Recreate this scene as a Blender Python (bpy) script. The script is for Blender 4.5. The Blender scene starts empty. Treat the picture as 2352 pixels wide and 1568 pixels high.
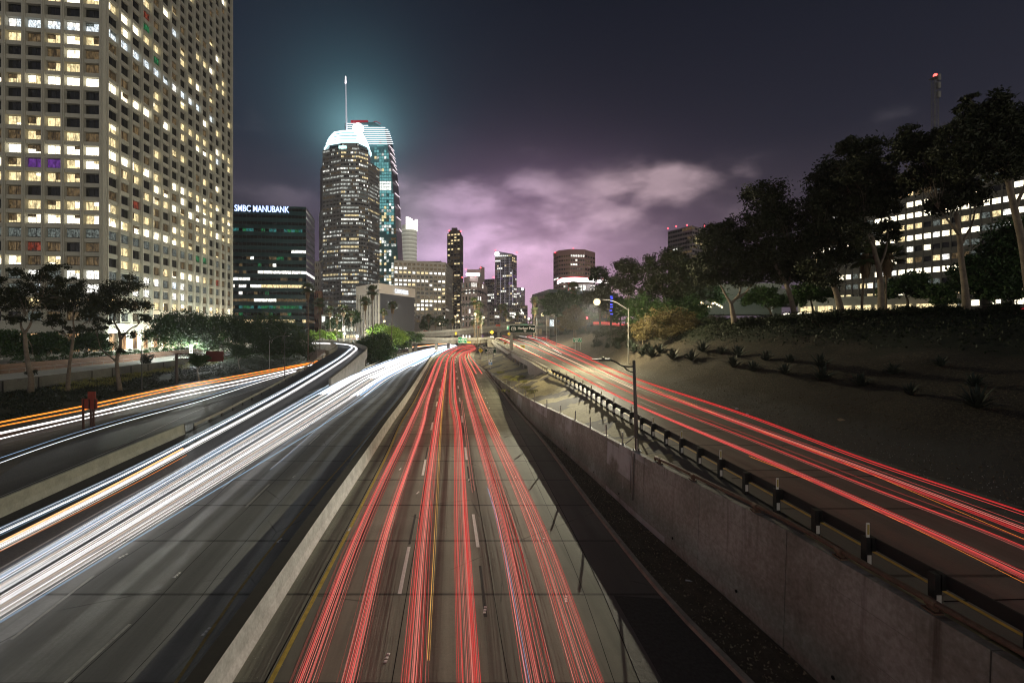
import bpy, math, random
import numpy as np
from mathutils import Vector, Matrix, noise
from mathutils.bvhtree import BVHTree

# ------------------------------------------------------------------ camera, world, exposure
SC = bpy.context.scene
COL = SC.collection
F, CU, HV, H = 1045.0, 1176.0, 755.0, 10.5      # focal length / centre / horizon in survey units, eye height (m)

cam_d = bpy.data.cameras.new("camera")
cam = bpy.data.objects.new("camera", cam_d)
COL.objects.link(cam)
cam.location = (0, 0, H)
cam.rotation_euler = (math.radians(90), 0, 0)
cam_d.sensor_width = 36.0
cam_d.lens = 16.0
cam_d.shift_y = -29.0 / 2352.0
cam_d.clip_end = 6000
cam_d.clip_start = 0.05
SC.camera = cam
SC.view_settings.view_transform = 'Standard'
SC.view_settings.look = 'None'
SC.view_settings.exposure = 0.0
SC.view_settings.gamma = 1.0
cy = SC.cycles
cy.use_denoising = True
cy.max_bounces = 5
cy.diffuse_bounces = 2
cy.glossy_bounces = 3
cy.transmission_bounces = 2
cy.caustics_reflective = False
cy.caustics_refractive = False
cy.sample_clamp_indirect = 3.0
cy.sample_clamp_direct = 30.0
cy.use_adaptive_sampling = True
cy.adaptive_threshold = 0.015
cy.filter_width = 1.15


class NT:
    """small helper to write node graphs"""
    def __init__(s, tree):
        s.t = tree
        s.n = tree.nodes
        s.l = tree.links
        s.n.clear()

    def new(s, typ, **kw):
        nd = s.n.new(typ)
        for k, v in kw.items():
            setattr(nd, k, v)
        return nd

    def put(s, sock, val):
        if hasattr(val, 'is_output') or isinstance(val, bpy.types.NodeSocket):
            s.l.new(val, sock)
        elif val is not None:
            if isinstance(val, (tuple, list)) and len(val) == 3 and sock.type == 'RGBA':
                val = (*val, 1)
            sock.default_value = val

    def m(s, op, a, b=None, c=None, clamp=False):
        nd = s.new('ShaderNodeMath', operation=op, use_clamp=clamp)
        s.put(nd.inputs[0], a)
        if b is not None:
            s.put(nd.inputs[1], b)
        if c is not None:
            s.put(nd.inputs[2], c)
        return nd.outputs[0]

    def mix(s, fac, a, b, mode='MIX'):
        nd = s.new('ShaderNodeMixRGB', blend_type=mode)
        s.put(nd.inputs[0], fac)
        s.put(nd.inputs[1], a)
        s.put(nd.inputs[2], b)
        return nd.outputs[0]

    def ramp(s, fac, stops, interp='LINEAR'):
        nd = s.new('ShaderNodeValToRGB')
        cr = nd.color_ramp
        cr.interpolation = interp
        while len(cr.elements) > 1:
            cr.elements.remove(cr.elements[-1])
        for i, (p, c) in enumerate(stops):
            e = cr.elements[0] if i == 0 else cr.elements.new(p)
            e.position = p
            if not isinstance(c, (tuple, list)):
                c = (c, c, c)
            e.color = (*c[:3], 1)
        s.put(nd.inputs[0], fac)
        return nd.outputs[0]

    def noise(s, vec, scale, detail=3, rough=0.5, dist=0.0):
        nd = s.new('ShaderNodeTexNoise')
        s.put(nd.inputs['Vector'], vec)
        nd.inputs['Scale'].default_value = scale
        nd.inputs['Detail'].default_value = detail
        nd.inputs['Roughness'].default_value = rough
        nd.inputs['Distortion'].default_value = dist
        return nd.outputs[0]

    def xyz(s, vec):
        nd = s.new('ShaderNodeSeparateXYZ')
        s.put(nd.inputs[0], vec)
        return nd.outputs

    def comb(s, x, y, z):
        nd = s.new('ShaderNodeCombineXYZ')
        s.put(nd.inputs[0], x)
        s.put(nd.inputs[1], y)
        s.put(nd.inputs[2], z)
        return nd.outputs[0]


def azel(u, v):
    """direction (azimuth, elevation) of a survey point"""
    x, z = (u - CU) / F, (HV - v) / F
    return math.atan2(x, 1), math.atan2(z, math.hypot(1, x))


world = bpy.data.worlds.new("World")
SC.world = world
world.use_nodes = True
w = NT(world.node_tree)
tc = w.new('ShaderNodeTexCoord')
dirv = tc.outputs['Generated']
X, Y_, Z = w.xyz(dirv)
AZ = w.m('ARCTAN2', X, Y_)
EL = w.m('ARCSINE', Z)


def blob(u, v, su, sv, soft=1.0):
    a0, e0 = azel(u, v)
    sa = su / F * math.cos(a0) ** 2
    se = sv / F * math.cos(a0) * math.cos(e0)
    a = w.m('DIVIDE', w.m('SUBTRACT', AZ, a0), sa)
    e = w.m('DIVIDE', w.m('SUBTRACT', EL, e0), se)
    r2 = w.m('ADD', w.m('MULTIPLY', a, a), w.m('MULTIPLY', e, e))
    return w.m('EXPONENT', w.m('MULTIPLY', r2, -0.5 * soft))


sky = w.new('ShaderNodeTexSky', sky_type='NISHITA')
sky.sun_disc = False
sky.sun_elevation = math.radians(-6)
sky.sun_rotation = math.radians(200)
col = w.ramp(w.m('MULTIPLY', EL, 1.2), [(0.0, (.075, .062, .078)), (0.22, (.042, .036, .050)), (0.42, (.0125, .0145, .0255)), (0.75, (.0050, .0075, .0150))])
col = w.mix(0.03, col, sky.outputs[0], 'ADD')


def glow(col, u, v, su, sv, c, soft=1.0):
    return w.mix(blob(u, v, su, sv, soft), col, c, 'ADD')


# glow of the lit city and cyan tower halo, painted into the sky
col = glow(col, 822, 300, 54, 46, (.12, .25, .27))
col = glow(col, 822, 275, 105, 95, (.028, .080, .092))
col = glow(col, 760, 200, 260, 220, (.006, .014, .021))
col = glow(col, 1215, 690, 150, 120, (.48, .28, .38))
col = glow(col, 1150, 590, 220, 120, (.17, .10, .18))
col = glow(col, 1420, 640, 220, 110, (.12, .075, .10))
col = glow(col, 940, 500, 50, 60, (.11, .11, .10))
col = glow(col, 1000, 640, 120, 90, (.10, .08, .15))
# clouds
cvec = w.comb(w.m('MULTIPLY', AZ, 1.0), w.m('MULTIPLY', EL, 2.1), 0.37)
n1 = w.noise(cvec, 6.5, 6, .5, .2)
n2 = w.noise(cvec, 14.0, 5, .52, .15)
nn = w.m('ADD', w.m('MULTIPLY', n1, .75), w.m('MULTIPLY', n2, .25))
mask = None
for b in [(1060, 455, 110, 42, 1.15), (1120, 560, 190, 60, 1.1), (1520, 430, 150, 48, 1.2), (1340, 500, 200, 60, 1.), (1230, 430, 90, 30, .9), (1700, 500, 200, 60, .5),
          (560, 300, 60, 55, .55), (650, 455, 120, 40, .5), (2010, 270, 120, 35, .35), (1850, 400, 80, 30, .5), (1210, 345, 70, 25, .45),
          (1000, 380, 70, 20, .35), (930, 430, 60, 30, .6), (1250, 470, 150, 60, .5)]:
    g = w.m('MULTIPLY', blob(*b[:4]), b[4])
    mask = g if mask is None else w.m('MAXIMUM', mask, g)
dens = w.m('SUBTRACT', w.m('ADD', mask, w.m('MULTIPLY', nn, 2.3)), 1.42)
dens = w.m('MULTIPLY', dens, 1.25, clamp=True)
dens = w.new('ShaderNodeMapRange', interpolation_type='SMOOTHSTEP')
w.put(dens.inputs[0], w.m('SUBTRACT', w.m('ADD', mask, w.m('MULTIPLY', nn, 2.9)), 1.75))
dens.inputs[1].default_value = 0.0
dens.inputs[2].default_value = 1.05
cd = w.m('MULTIPLY', dens.outputs[0], w.m('MULTIPLY', w.m('ADD', n2, .45), w.m('MINIMUM', w.m('ADD', mask, .1), 1.0)))
ccol = w.mix(blob(1130, 560, 260, 170), (.13, .12, .13), (.40, .275, .375))
ccol = w.mix(blob(1500, 430, 190, 110), ccol, (.42, .30, .32))
col = w.mix(cd, col, ccol, 'ADD')
# dark wisps within the bank
col = w.mix(w.m('MULTIPLY', w.m('SUBTRACT', .56, n1, clamp=True), blob(1250, 500, 420, 150)), col, (.012, .01, .018), 'MIX')
# warm fill added low in the sky for the unseen city behind right
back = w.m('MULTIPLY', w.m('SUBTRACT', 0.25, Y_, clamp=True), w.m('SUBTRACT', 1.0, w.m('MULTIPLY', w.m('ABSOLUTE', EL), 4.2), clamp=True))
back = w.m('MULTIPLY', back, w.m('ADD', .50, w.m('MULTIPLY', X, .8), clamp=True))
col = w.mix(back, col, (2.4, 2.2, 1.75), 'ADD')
dome = w.m('MULTIPLY', w.m('SUBTRACT', 0.0, Y_, clamp=True), w.m('GREATER_THAN', EL, -.05))  # broad sky fill added behind the viewer to lift the shadows
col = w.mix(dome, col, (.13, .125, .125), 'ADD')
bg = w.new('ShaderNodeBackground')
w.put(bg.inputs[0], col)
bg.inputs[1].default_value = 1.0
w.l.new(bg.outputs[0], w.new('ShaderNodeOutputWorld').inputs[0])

# ------------------------------------------------------------------ survey helpers

def A(u, v, Y):
    return Vector(((u - CU) * Y / F, Y, H - (v - HV) * Y / F))


def zfun(pairs):
    ys = [p[0] for p in pairs]
    zs = [p[1] for p in pairs]
    return lambda Y: float(np.interp(Y, ys, zs))


Z0 = lambda Y: 0.0
ZB = zfun([(0, 0), (62, 0), (80, 1.1), (100, 3.0), (114, 4.1), (140, 5.2), (170, 5.9), (300, 6.2)])
ZD = zfun([(0, 3.9), (30, 3.9), (60, 4.05), (120, 4.3), (200, 5.0), (300, 5.6)])


def G(u, v, zf=Z0, dz=0.0):
    if not callable(zf):
        zc = zf
        zf = lambda Y: zc
    Y = 60.0
    for _ in range(60):
        Yn = F * (H - zf(Y) - dz) / (v - HV)
        Y = 0.5 * (Y + Yn)
    return Vector(((u - CU) * Y / F, Y, zf(Y) + dz))


def catmull(pts, n=10):
    pts = [Vector(p) for p in pts]
    if len(pts) == 2:
        return [pts[0].lerp(pts[1], i / n) for i in range(n + 1)]
    P = [pts[0] * 2 - pts[1]] + pts + [pts[-1] * 2 - pts[-2]]
    out = []
    for i in range(1, len(P) - 2):
        p0, p1, p2, p3 = P[i - 1:i + 3]
        # centripetal knots keep unevenly spaced points free of loops
        t0 = 0
        t1 = t0 + max((p1 - p0).length, 1e-4) ** .5
        t2 = t1 + max((p2 - p1).length, 1e-4) ** .5
        t3 = t2 + max((p3 - p2).length, 1e-4) ** .5
        for k in range(n):
            t = t1 + (t2 - t1) * k / n
            a1 = p0 * ((t1 - t) / (t1 - t0)) + p1 * ((t - t0) / (t1 - t0))
            a2 = p1 * ((t2 - t) / (t2 - t1)) + p2 * ((t - t1) / (t2 - t1))
            a3 = p2 * ((t3 - t) / (t3 - t2)) + p3 * ((t - t2) / (t3 - t2))
            b1 = a1 * ((t2 - t) / (t2 - t0)) + a2 * ((t - t0) / (t2 - t0))
            b2 = a2 * ((t3 - t) / (t3 - t1)) + a3 * ((t - t1) / (t3 - t1))
            out.append(b1 * ((t2 - t) / (t2 - t1)) + b2 * ((t - t1) / (t2 - t1)))
    out.append(pts[-1])
    return out


def back_ext(p, d=22.0):
    """carry the near end of a line on towards and under the viewer's bridge"""
    v = (p[0] - p[1]).normalized()
    v.z = 0
    return [p[0] + v * d] + p


def surv(uv, zf=Z0, dz=0.0, ext=22.0, n=10):
    """survey polyline, near end first"""
    p = [G(u, v, zf, dz) for u, v in uv]
    if ext:
        p = back_ext(p, ext)
    return catmull(p, n)


def xofY(pts):
    a = sorted((p.y, p.x) for p in pts)
    ys = [q[0] for q in a]
    xs = [q[1] for q in a]
    return lambda Y: float(np.interp(Y, ys, xs))


# ------------------------------------------------------------------ mesh builder

class MB:
    def __init__(s):
        s.v = []
        s.f = []
        s.m = []
        s.uv = {}

    def add(s, vs, fs, m=0):
        b = len(s.v)
        s.v += [tuple(q) for q in vs]
        for q in fs:
            s.f.append(tuple(b + i for i in q))
            s.m.append(m)

    def quad(s, a, b, c, d, m=0):
        s.add([a, b, c, d], [(0, 1, 2, 3)], m)

    def box(s, c, size, rz=0.0, m=0):
        """c = centre of the base"""
        hx, hy, hz = size[0] / 2, size[1] / 2, size[2]
        ca, sa = math.cos(rz), math.sin(rz)
        vs = []
        for z in (0, hz):
            for x, y in ((-hx, -hy), (hx, -hy), (hx, hy), (-hx, hy)):
                vs.append((c[0] + x * ca - y * sa, c[1] + x * sa + y * ca, c[2] + z))
        s.add(vs, [(3, 2, 1, 0), (4, 5, 6, 7), (0, 1, 5, 4), (1, 2, 6, 5), (2, 3, 7, 6), (3, 0, 4, 7)], m)

    def obox(s, o, ex, ey, ez, m=0):
        """corner o and three edge vectors"""
        o = Vector(o)
        vs = [o, o + ex, o + ex + ey, o + ey, o + ez, o + ex + ez, o + ex + ey + ez, o + ey + ez]
        s.add(vs, [(3, 2, 1, 0), (4, 5, 6, 7), (0, 1, 5, 4), (1, 2, 6, 5), (2, 3, 7, 6), (3, 0, 4, 7)], m)

    def prism(s, poly, z0, z1, m=0, top=True, mtop=None, scale_top=1.0):
        n = len(poly)
        cx = sum(p[0] for p in poly) / n
        cyy = sum(p[1] for p in poly) / n
        vs = [(p[0], p[1], z0) for p in poly] + [(cx + (p[0] - cx) * scale_top, cyy + (p[1] - cyy) * scale_top, z1) for p in poly]
        s.add(vs, [(i, (i + 1) % n, n + (i + 1) % n, n + i) for i in range(n)], m)
        if top:
            s.add(vs[n:], [tuple(range(n))], m if mtop is None else mtop)

    def tube(s, pts, rad, n=8, m=0, caps=True):
        pts = [Vector(p) for p in pts]
        if not isinstance(rad, (list, tuple)):
            rad = [rad] * len(pts)
        vs = []
        for i, p in enumerate(pts):
            d = (pts[min(i + 1, len(pts) - 1)] - pts[max(i - 1, 0)]).normalized()
            up = Vector((0, 0, 1)) if abs(d.z) < .9 else Vector((0, 1, 0))
            a = d.cross(up).normalized()
            b = a.cross(d).normalized()
            for k in range(n):
                t = 2 * math.pi * k / n
                vs.append(p + (a * math.cos(t) + b * math.sin(t)) * rad[i])
        fs = []
        for i in range(len(pts) - 1):
            for k in range(n):
                k2 = (k + 1) % n
                fs.append((i * n + k, i * n + k2, (i + 1) * n + k2, (i + 1) * n + k))
        if caps:
            fs.append(tuple(range(n))[::-1])
            fs.append(tuple((len(pts) - 1) * n + k for k in range(n)))
        s.add(vs, fs, m)

    def sphere(s, c, r, n=8, m=0, sz=1.0):
        vs = [(c[0], c[1], c[2] - r * sz)]
        h = n // 2
        for i in range(1, h):
            ph = math.pi * i / h
            for k in range(n):
                t = 2 * math.pi * k / n
                vs.append((c[0] + r * math.sin(ph) * math.cos(t), c[1] + r * math.sin(ph) * math.sin(t), c[2] - r * sz * math.cos(ph)))
        vs.append((c[0], c[1], c[2] + r * sz))
        fs = [(0, 1 + (k + 1) % n, 1 + k) for k in range(n)]
        for i in range(h - 2):
            for k in range(n):
                a = 1 + i * n
                fs.append((a + k, a + (k + 1) % n, a + n + (k + 1) % n, a + n + k))
        a = 1 + (h - 2) * n
        fs += [(a + k, a + (k + 1) % n, len(vs) - 1) for k in range(n)]
        s.add(vs, fs, m)

    def build(s, name, mats, parent=None, smooth=False, local=False, uvs=None):
        me = bpy.data.meshes.new(name)
        me.from_pydata(s.v, [], s.f)
        if not isinstance(mats, (list, tuple)):
            mats = [mats]
        for q in mats:
            me.materials.append(q)
        if len(mats) > 1:
            me.polygons.foreach_set('material_index', s.m)
        if smooth:
            me.polygons.foreach_set('use_smooth', [True] * len(me.polygons))
        if uvs is not None:
            ul = me.uv_layers.new(name='uv')
            li = np.zeros(len(me.loops), dtype=np.int32)
            me.loops.foreach_get('vertex_index', li)
            ul.data.foreach_set('uv', np.asarray(uvs, dtype=np.float32)[li].ravel())
        me.update()
        o = bpy.data.objects.new(name, me)
        COL.objects.link(o)
        if parent is not None:
            o.parent = parent
            if not local:
                o.matrix_parent_inverse = Matrix.Translation(-Vector(parent.location))
        return o


def tag(o, label=None, cat=None, group=None, kind=None):
    if label:
        o['label'] = label
    if cat:
        o['category'] = cat
    if group:
        o['group'] = group
    if kind:
        o['kind'] = kind
    return o


def thing(name, loc, label, cat, group=None):
    o = bpy.data.objects.new(name, None)
    o.empty_display_size = .3
    o.location = loc
    COL.objects.link(o)
    return tag(o, label, cat, group)


def copy_tree(o, parent=None):
    c = o.copy()
    COL.objects.link(c)
    c.parent = parent
    for ch in o.children:
        copy_tree(ch, c)
    return c


# ------------------------------------------------------------------ materials
MAT = {}


def mat(name, color, rough=.8, metal=0.0, noise_amt=0.0, nscale=2.0, emis=None, estr=0.0, bump=0.0, bscale=20., spec=None, c2=None):
    if name in MAT:
        return MAT[name]
    m = bpy.data.materials.new(name)
    m.use_nodes = True
    t = NT(m.node_tree)
    b = t.new('ShaderNodeBsdfPrincipled')
    t.l.new(b.outputs[0], t.new('ShaderNodeOutputMaterial').inputs[0])
    b.inputs['Roughness'].default_value = rough
    b.inputs['Metallic'].default_value = metal
    if spec is not None:
        b.inputs['Specular IOR Level'].default_value = spec
    co = t.new('ShaderNodeTexCoord').outputs['Object']
    if noise_amt > 0:
        n = t.noise(co, nscale, 6, .6)
        n = t.m('ADD', t.m('MULTIPLY', n, .6), t.m('MULTIPLY', t.noise(co, nscale * 7, 4, .6), .4))
        c2 = c2 or tuple(min(1, q * (1 - noise_amt)) for q in color)
        t.put(b.inputs['Base Color'], t.ramp(n, [(.35, c2), (.62, color)]))
    else:
        b.inputs['Base Color'].default_value = (*color, 1)
    if bump > 0:
        bn = t.new('ShaderNodeBump')
        bn.inputs['Strength'].default_value = bump
        bn.inputs['Distance'].default_value = .05
        t.put(bn.inputs['Height'], t.noise(co, bscale, 4, .6))
        t.l.new(bn.outputs[0], b.inputs['Normal'])
    if emis:
        b.inputs['Emission Color'].default_value = (*emis, 1)
        b.inputs['Emission Strength'].default_value = estr
    MAT[name] = m
    return m


def emit(name, color, strength):
    """a thing that gives off light"""
    if name in MAT:
        return MAT[name]
    m = bpy.data.materials.new(name)
    m.use_nodes = True
    t = NT(m.node_tree)
    e = t.new('ShaderNodeEmission')
    e.inputs[0].default_value = (*color, 1)
    e.inputs[1].default_value = strength
    t.l.new(e.outputs[0], t.new('ShaderNodeOutputMaterial').inputs[0])
    MAT[name] = m
    return m


def lit_window(name, color, strength, var=.8, scale=.7, c2=None):
    """a window one looks through into a lit office: uneven light with blinds and furniture"""
    if name in MAT:
        return MAT[name]
    m = bpy.data.materials.new(name)
    m.use_nodes = True
    t = NT(m.node_tree)
    b = t.new('ShaderNodeBsdfPrincipled')
    b.inputs['Base Color'].default_value = (.02, .02, .02, 1)
    b.inputs['Roughness'].default_value = .12
    co = t.new('ShaderNodeTexCoord').outputs['Object']
    x, y, z = t.xyz(co)
    sv = t.comb(t.m('ADD', x, y), t.m('SUBTRACT', x, y), t.m('MULTIPLY', z, 1.0))
    n = t.noise(sv, scale, 2, .6)
    n2 = t.noise(t.comb(t.m('ADD', x, y), t.m('SUBTRACT', x, y), t.m('MULTIPLY', z, .25)), scale * 3.5, 2, .6)
    k = t.m('MULTIPLY', t.ramp(n, [(.32, 1 - var), (.6, 1.0)]), t.ramp(n2, [(.36, 1 - var * .75), (.52, 1.0)]))
    ec = t.mix(t.ramp(n2, [(.4, 0.), (.6, 1.)]), c2 or tuple(q * .75 for q in color), color)
    t.put(b.inputs['Emission Color'], ec)
    t.put(b.inputs['Emission Strength'], t.m('MULTIPLY', k, strength))
    t.l.new(b.outputs[0], t.new('ShaderNodeOutputMaterial').inputs[0])
    MAT[name] = m
    return m


W_ = {
    '#': lit_window('bright_window', (1., .90, .66), 4.2, .55),
    'o': lit_window('warm_window', (1., .80, .42), 1.7, .6),
    'd': lit_window('dim_window', (1., .66, .30), .16, .8),
    'w': lit_window('cool_window', (.86, .95, 1.), 1.8, .75, 1.4),
    'c': lit_window('ceiling_window', (.62, .72, .66), .28, .9, 1.3),
    'g': lit_window('green_window', (.05, .75, .25), .28, .9),
    'r': lit_window('red_window', (1., .16, .08), .3, .95),
    'p': lit_window('purple_window', (.30, .08, .60), .5, .5),
    'W': lit_window('white_window', (1., .98, .90), 2.6, .7),
    't': lit_window('teal_window', (.10, .62, .60), .35, .85),
    'T': lit_window('lit_teal_curtain', (.30, .86, .88), .62, .35, .25),
    'v': lit_window('pale_small_window', (.95, 1., .92), 1.1, .8, .5),
    '.': mat('dark_window', (.012, .013, .014), .10, spec=.6),
}
WK = list(W_.keys())
WM = [W_[k] for k in WK]

# ------------------------------------------------------------------ road materials

def road_mat(name, base, dark, joint=True, lane=3.6, off=0.0, strip=.5, rough=.55, polish=0.0, joff=13.5):
    m = bpy.data.materials.new(name)
    m.use_nodes = True
    t = NT(m.node_tree)
    b = t.new('ShaderNodeBsdfPrincipled')
    t.l.new(b.outputs[0], t.new('ShaderNodeOutputMaterial').inputs[0])
    uvn = t.new('ShaderNodeUVMap')
    uvn.uv_map = 'uv'
    u, v, _ = t.xyz(uvn.outputs[0])
    uv = uvn.outputs[0]
    co = t.new('ShaderNodeTexCoord').outputs['Object']
    # stretched wear along the direction of travel
    sv = t.comb(u, t.m('MULTIPLY', v, .05), 0.0)
    n1 = t.noise(sv, 1.3, 5, .6)
    n2 = t.noise(co, .35, 5, .6)
    n3 = t.noise(co, 9.0, 4, .7)
    n4 = t.noise(co, 45.0, 2, .6)
    k = t.m('ADD', t.m('MULTIPLY', n1, .5), t.m('ADD', t.m('MULTIPLY', n2, .3), t.m('MULTIPLY', n3, .2)))
    c = t.ramp(k, [(.38, dark), (.60, base)])
    c = t.mix(t.m('MULTIPLY', t.ramp(n4, [(.38, 1.), (.5, 0.)]), .35), c, tuple(q * .45 for q in base))
    # dark mid-lane strip: oil drips, with shade and polish painted in northbound
    fr = t.m('ABSOLUTE', t.m('SUBTRACT', t.m('FRACT', t.m('DIVIDE', t.m('ADD', u, off), lane)), .5))
    wob = t.m('MULTIPLY', t.m('SUBTRACT', n1, .5), .25)
    st = t.ramp(t.m('ADD', fr, wob), [(.04, 1.), (.26, 0.)], 'EASE')
    st = t.m('MULTIPLY', st, t.m('MULTIPLY', t.ramp(t.noise(t.comb(u, t.m('MULTIPLY', v, .12), 3.), .5, 3), [(.3, .35), (.65, 1.)]), strip))
    c = t.mix(st, c, tuple(q * .28 for q in base))
    # slabs poured one by one differ a little in tone
    if joint:
        vj = t.m('DIVIDE', t.m('SUBTRACT', t.m('ADD', v, t.m('MULTIPLY', n3, .05)), joff), 4.55)
        wn = t.new('ShaderNodeTexWhiteNoise', noise_dimensions='2D')
        t.put(wn.inputs['Vector'], t.comb(t.m('FLOOR', vj), t.m('FLOOR', t.m('DIVIDE', t.m('ADD', u, off), lane)), 0.))
        c = t.mix(t.m('MULTIPLY', wn.outputs[0], .6), c, dark)
        j = t.m('MULTIPLY', t.m('ABSOLUTE', t.m('SUBTRACT', t.m('FRACT', t.m('ADD', vj, .5)), .5)), 4.55)
        jm = t.ramp(j, [(.045, 1.), (.09, 0.)])
        c = t.mix(t.m('MULTIPLY', jm, .95), c, (.012, .011, .01))
        # faint dark halo round a joint
        jh = t.ramp(t.m('ADD', j, t.m('MULTIPLY', n3, .2)), [(.12, .3), (.4, 0.)])
        c = t.mix(jh, c, dark)
    # cracks
    vo = t.new('ShaderNodeTexVoronoi', feature='DISTANCE_TO_EDGE')
    t.put(vo.inputs['Vector'], t.mix(.12, co, t.new('ShaderNodeTexNoise').outputs[1]))
    vo.inputs['Scale'].default_value = .16
    c = t.mix(t.m('MULTIPLY', t.ramp(vo.outputs[0], [(.0, 1.), (.006, 0.)]), t.ramp(n2, [(.5, 0.), (.6, .7)])), c, (.015, .014, .013))
    t.put(b.inputs['Base Color'], c)
    rg = t.ramp(n3, [(.3, rough - .12), (.7, min(1., rough + .15))])
    t.put(b.inputs['Roughness'], t.mix(t.ramp(fr, [(.18, 0.), (.24, polish), (.36, polish), (.44, 0.)]), rg, (.30, .30, .30)))
    bn = t.new('ShaderNodeBump')
    bn.inputs['Strength'].default_value = .35
    bn.inputs['Distance'].default_value = .02
    t.put(bn.inputs['Height'], t.m('ADD', n4, n3))
    t.l.new(bn.outputs[0], b.inputs['Normal'])
    return m


CONC = road_mat('worn_concrete_road', (.34, .345, .28), (.14, .142, .115), off=-.15, lane=3.3, strip=.7, rough=.85)
CONC_N = road_mat('grey_concrete_road', (.34, .345, .335), (.13, .135, .13), off=.4, lane=3.45, strip=1.0, rough=.65, polish=.85)
CONC_D = road_mat('ramp_concrete', (.22, .225, .19), (.11, .11, .092), off=.2, lane=3.4, strip=.5, rough=.8, joff=12.2)
ASPH = road_mat('dark_asphalt_road', (.045, .046, .052), (.022, .022, .025), joint=False, strip=.25, rough=.6)
ASPH_C = road_mat('worn_asphalt_road', (.060, .060, .060), (.028, .028, .028), joint=False, strip=.3, rough=.6)
SHOULD = road_mat('shoulder_asphalt', (.17, .16, .145), (.085, .078, .07), joint=True, strip=.0, lane=30., rough=.75)
YEL = mat('yellow_road_paint', (.68, .50, .07), .6, noise_amt=.45, nscale=3)
WHI = mat('white_road_paint', (.90, .90, .87), .55, noise_amt=.25, nscale=4)
WORN = mat('worn_white_paint', (.5, .5, .47), .6, noise_amt=.5, nscale=2.)
SEAM = mat('black_joint_sealant', (.012, .012, .012), .95, spec=.1)
GREYPAINT = mat('blacked_out_marking', (.04, .04, .04), .9)
WALLC = mat('stained_concrete', (.30, .285, .25), .85, noise_amt=.45, nscale=.5, bump=.2, bscale=14)
WALLC2 = mat('pale_concrete', (.42, .41, .37), .85, noise_amt=.4, nscale=.8, bump=.2, bscale=14)
DIRT = mat('dirty_wall_cap', (.030, .024, .018), .9, noise_amt=.5, nscale=2)
METAL = mat('galvanised_steel', (.42, .42, .40), .45, .8, noise_amt=.3, nscale=3)
DKMETAL = mat('dark_steel', (.04, .04, .04), .5, .5)
BLACK = mat('black_timber', (.016, .015, .014), .8)
RUST = mat('rusty_pipe', (.20, .125, .085), .7, .2, noise_amt=.5, nscale=5)
SOIL = mat('dark_soil', (.11, .085, .06), .95, noise_amt=.5, nscale=1.2, bump=.6, bscale=5)


def strip_mesh(Lf, Rf, ys, zf, nc=4, dz=0.0, zR=None, uvx=True):
    """sheet between two x(Y) lines"""
    mb = MB()
    uvs = []
    for Y in ys:
        a, b = Lf(Y), Rf(Y)
        za = zf(Y)
        zb = zR(Y) if zR else za
        for i in range(nc + 1):
            f = i / nc
            mb.v.append((a + (b - a) * f, Y, za + (zb - za) * f + dz))
            uvs.append(((b - a) * f, Y))
    n = nc + 1
    for j in range(len(ys) - 1):
        for i in range(nc):
            mb.f.append((j * n + i, j * n + i + 1, (j + 1) * n + i + 1, (j + 1) * n + i))
            mb.m.append(0)
    return mb, uvs


def ysamp(a, b, n):
    """denser near the viewer"""
    return [a + (b - a) * (i / n) ** 1.8 for i in range(n + 1)]


def paint(fn, y0, y1, wd, zf, mbs, dz=.006, dash=None, step=2.0, phase=0.0):
    """painted line: flat sheet just above the road"""
    y = y0
    segs = []
    if dash:
        L, P = dash
        k = y0 + phase
        while k < y1:
            segs.append((max(k, y0), min(k + L, y1)))
            k += P
    else:
        segs = [(y0, y1)]
    for a, b in segs:
        n = max(1, int((b - a) / step))
        for i in range(n):
            p, q = a + (b - a) * i / n, a + (b - a) * (i + 1) / n
            x0, x1 = fn(p), fn(q)
            mbs.quad((x0 - wd / 2, p, zf(p) + dz), (x0 + wd / 2, p, zf(p) + dz), (x1 + wd / 2, q, zf(q) + dz), (x1 - wd / 2, q, zf(q) + dz))


def offs(fn, d):
    return lambda Y: fn(Y) + d


# survey lines of the southbound carriageway -----------------------------------
med_R = xofY(surv([(533, 1568), (574, 1501), (672, 1341), (757, 1202), (840, 1071.6), (894, 984.5), (935.5, 922), (975, 855), (996.5, 819.7), (1012, 806), (1032, 797), (1060, 791)]))
yel = xofY(surv([(620, 1568), (802.5, 1214.8), (891.5, 1039.5), (918.7, 976), (953.7, 917.4), (985, 850), (1003.8, 817), (1016, 807), (1036, 797.5), (1064, 791)]))
d1 = xofY(surv([(878, 1568), (931, 1295.8), (949.8, 1204.4), (974.7, 1069.5), (994, 968.7), (1005, 920), (1017, 862), (1026, 823), (1036, 809), (1055, 799), (1078, 793)]))
d2 = xofY(surv([(1136, 1568), (1113.7, 1399.5), (1097.9, 1254), (1086.8, 1179.5), (1072, 1055), (1058, 935), (1050, 870), (1046, 825), (1054, 811), (1068, 802.5), (1086, 796)]))
e3 = xofY(surv([(1352, 1568), (1300.5, 1374.5), (1248.6, 1239.7), (1184, 1094.5), (1153, 1013.6), (1118, 920), (1090, 850), (1074, 822), (1074, 812), (1084, 804), (1094, 798)]))
conc_R = xofY(surv([(1470, 1568), (1375, 1340), (1263, 1120), (1200, 1005), (1150, 915), (1105, 848), (1082, 820), (1084, 812), (1092, 804), (1102, 798)]))
wall_b = surv([(1880, 1568), (1799.8, 1491), (1653.7, 1361), (1478, 1207), (1365.6, 1102), (1280.5, 1025), (1216, 967.7), (1159, 898.6), (1134.8, 871.6), (1114, 847), (1098, 832.7), (1090, 822), (1092, 812), (1098, 804), (1108, 798)])
wallx = xofY(wall_b)
curbx = xofY(surv([(1716, 1568), (1541, 1387), (1380, 1190), (1238, 1001), (1180, 935), (1138, 880), (1108, 845), (1092, 828)]))

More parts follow.
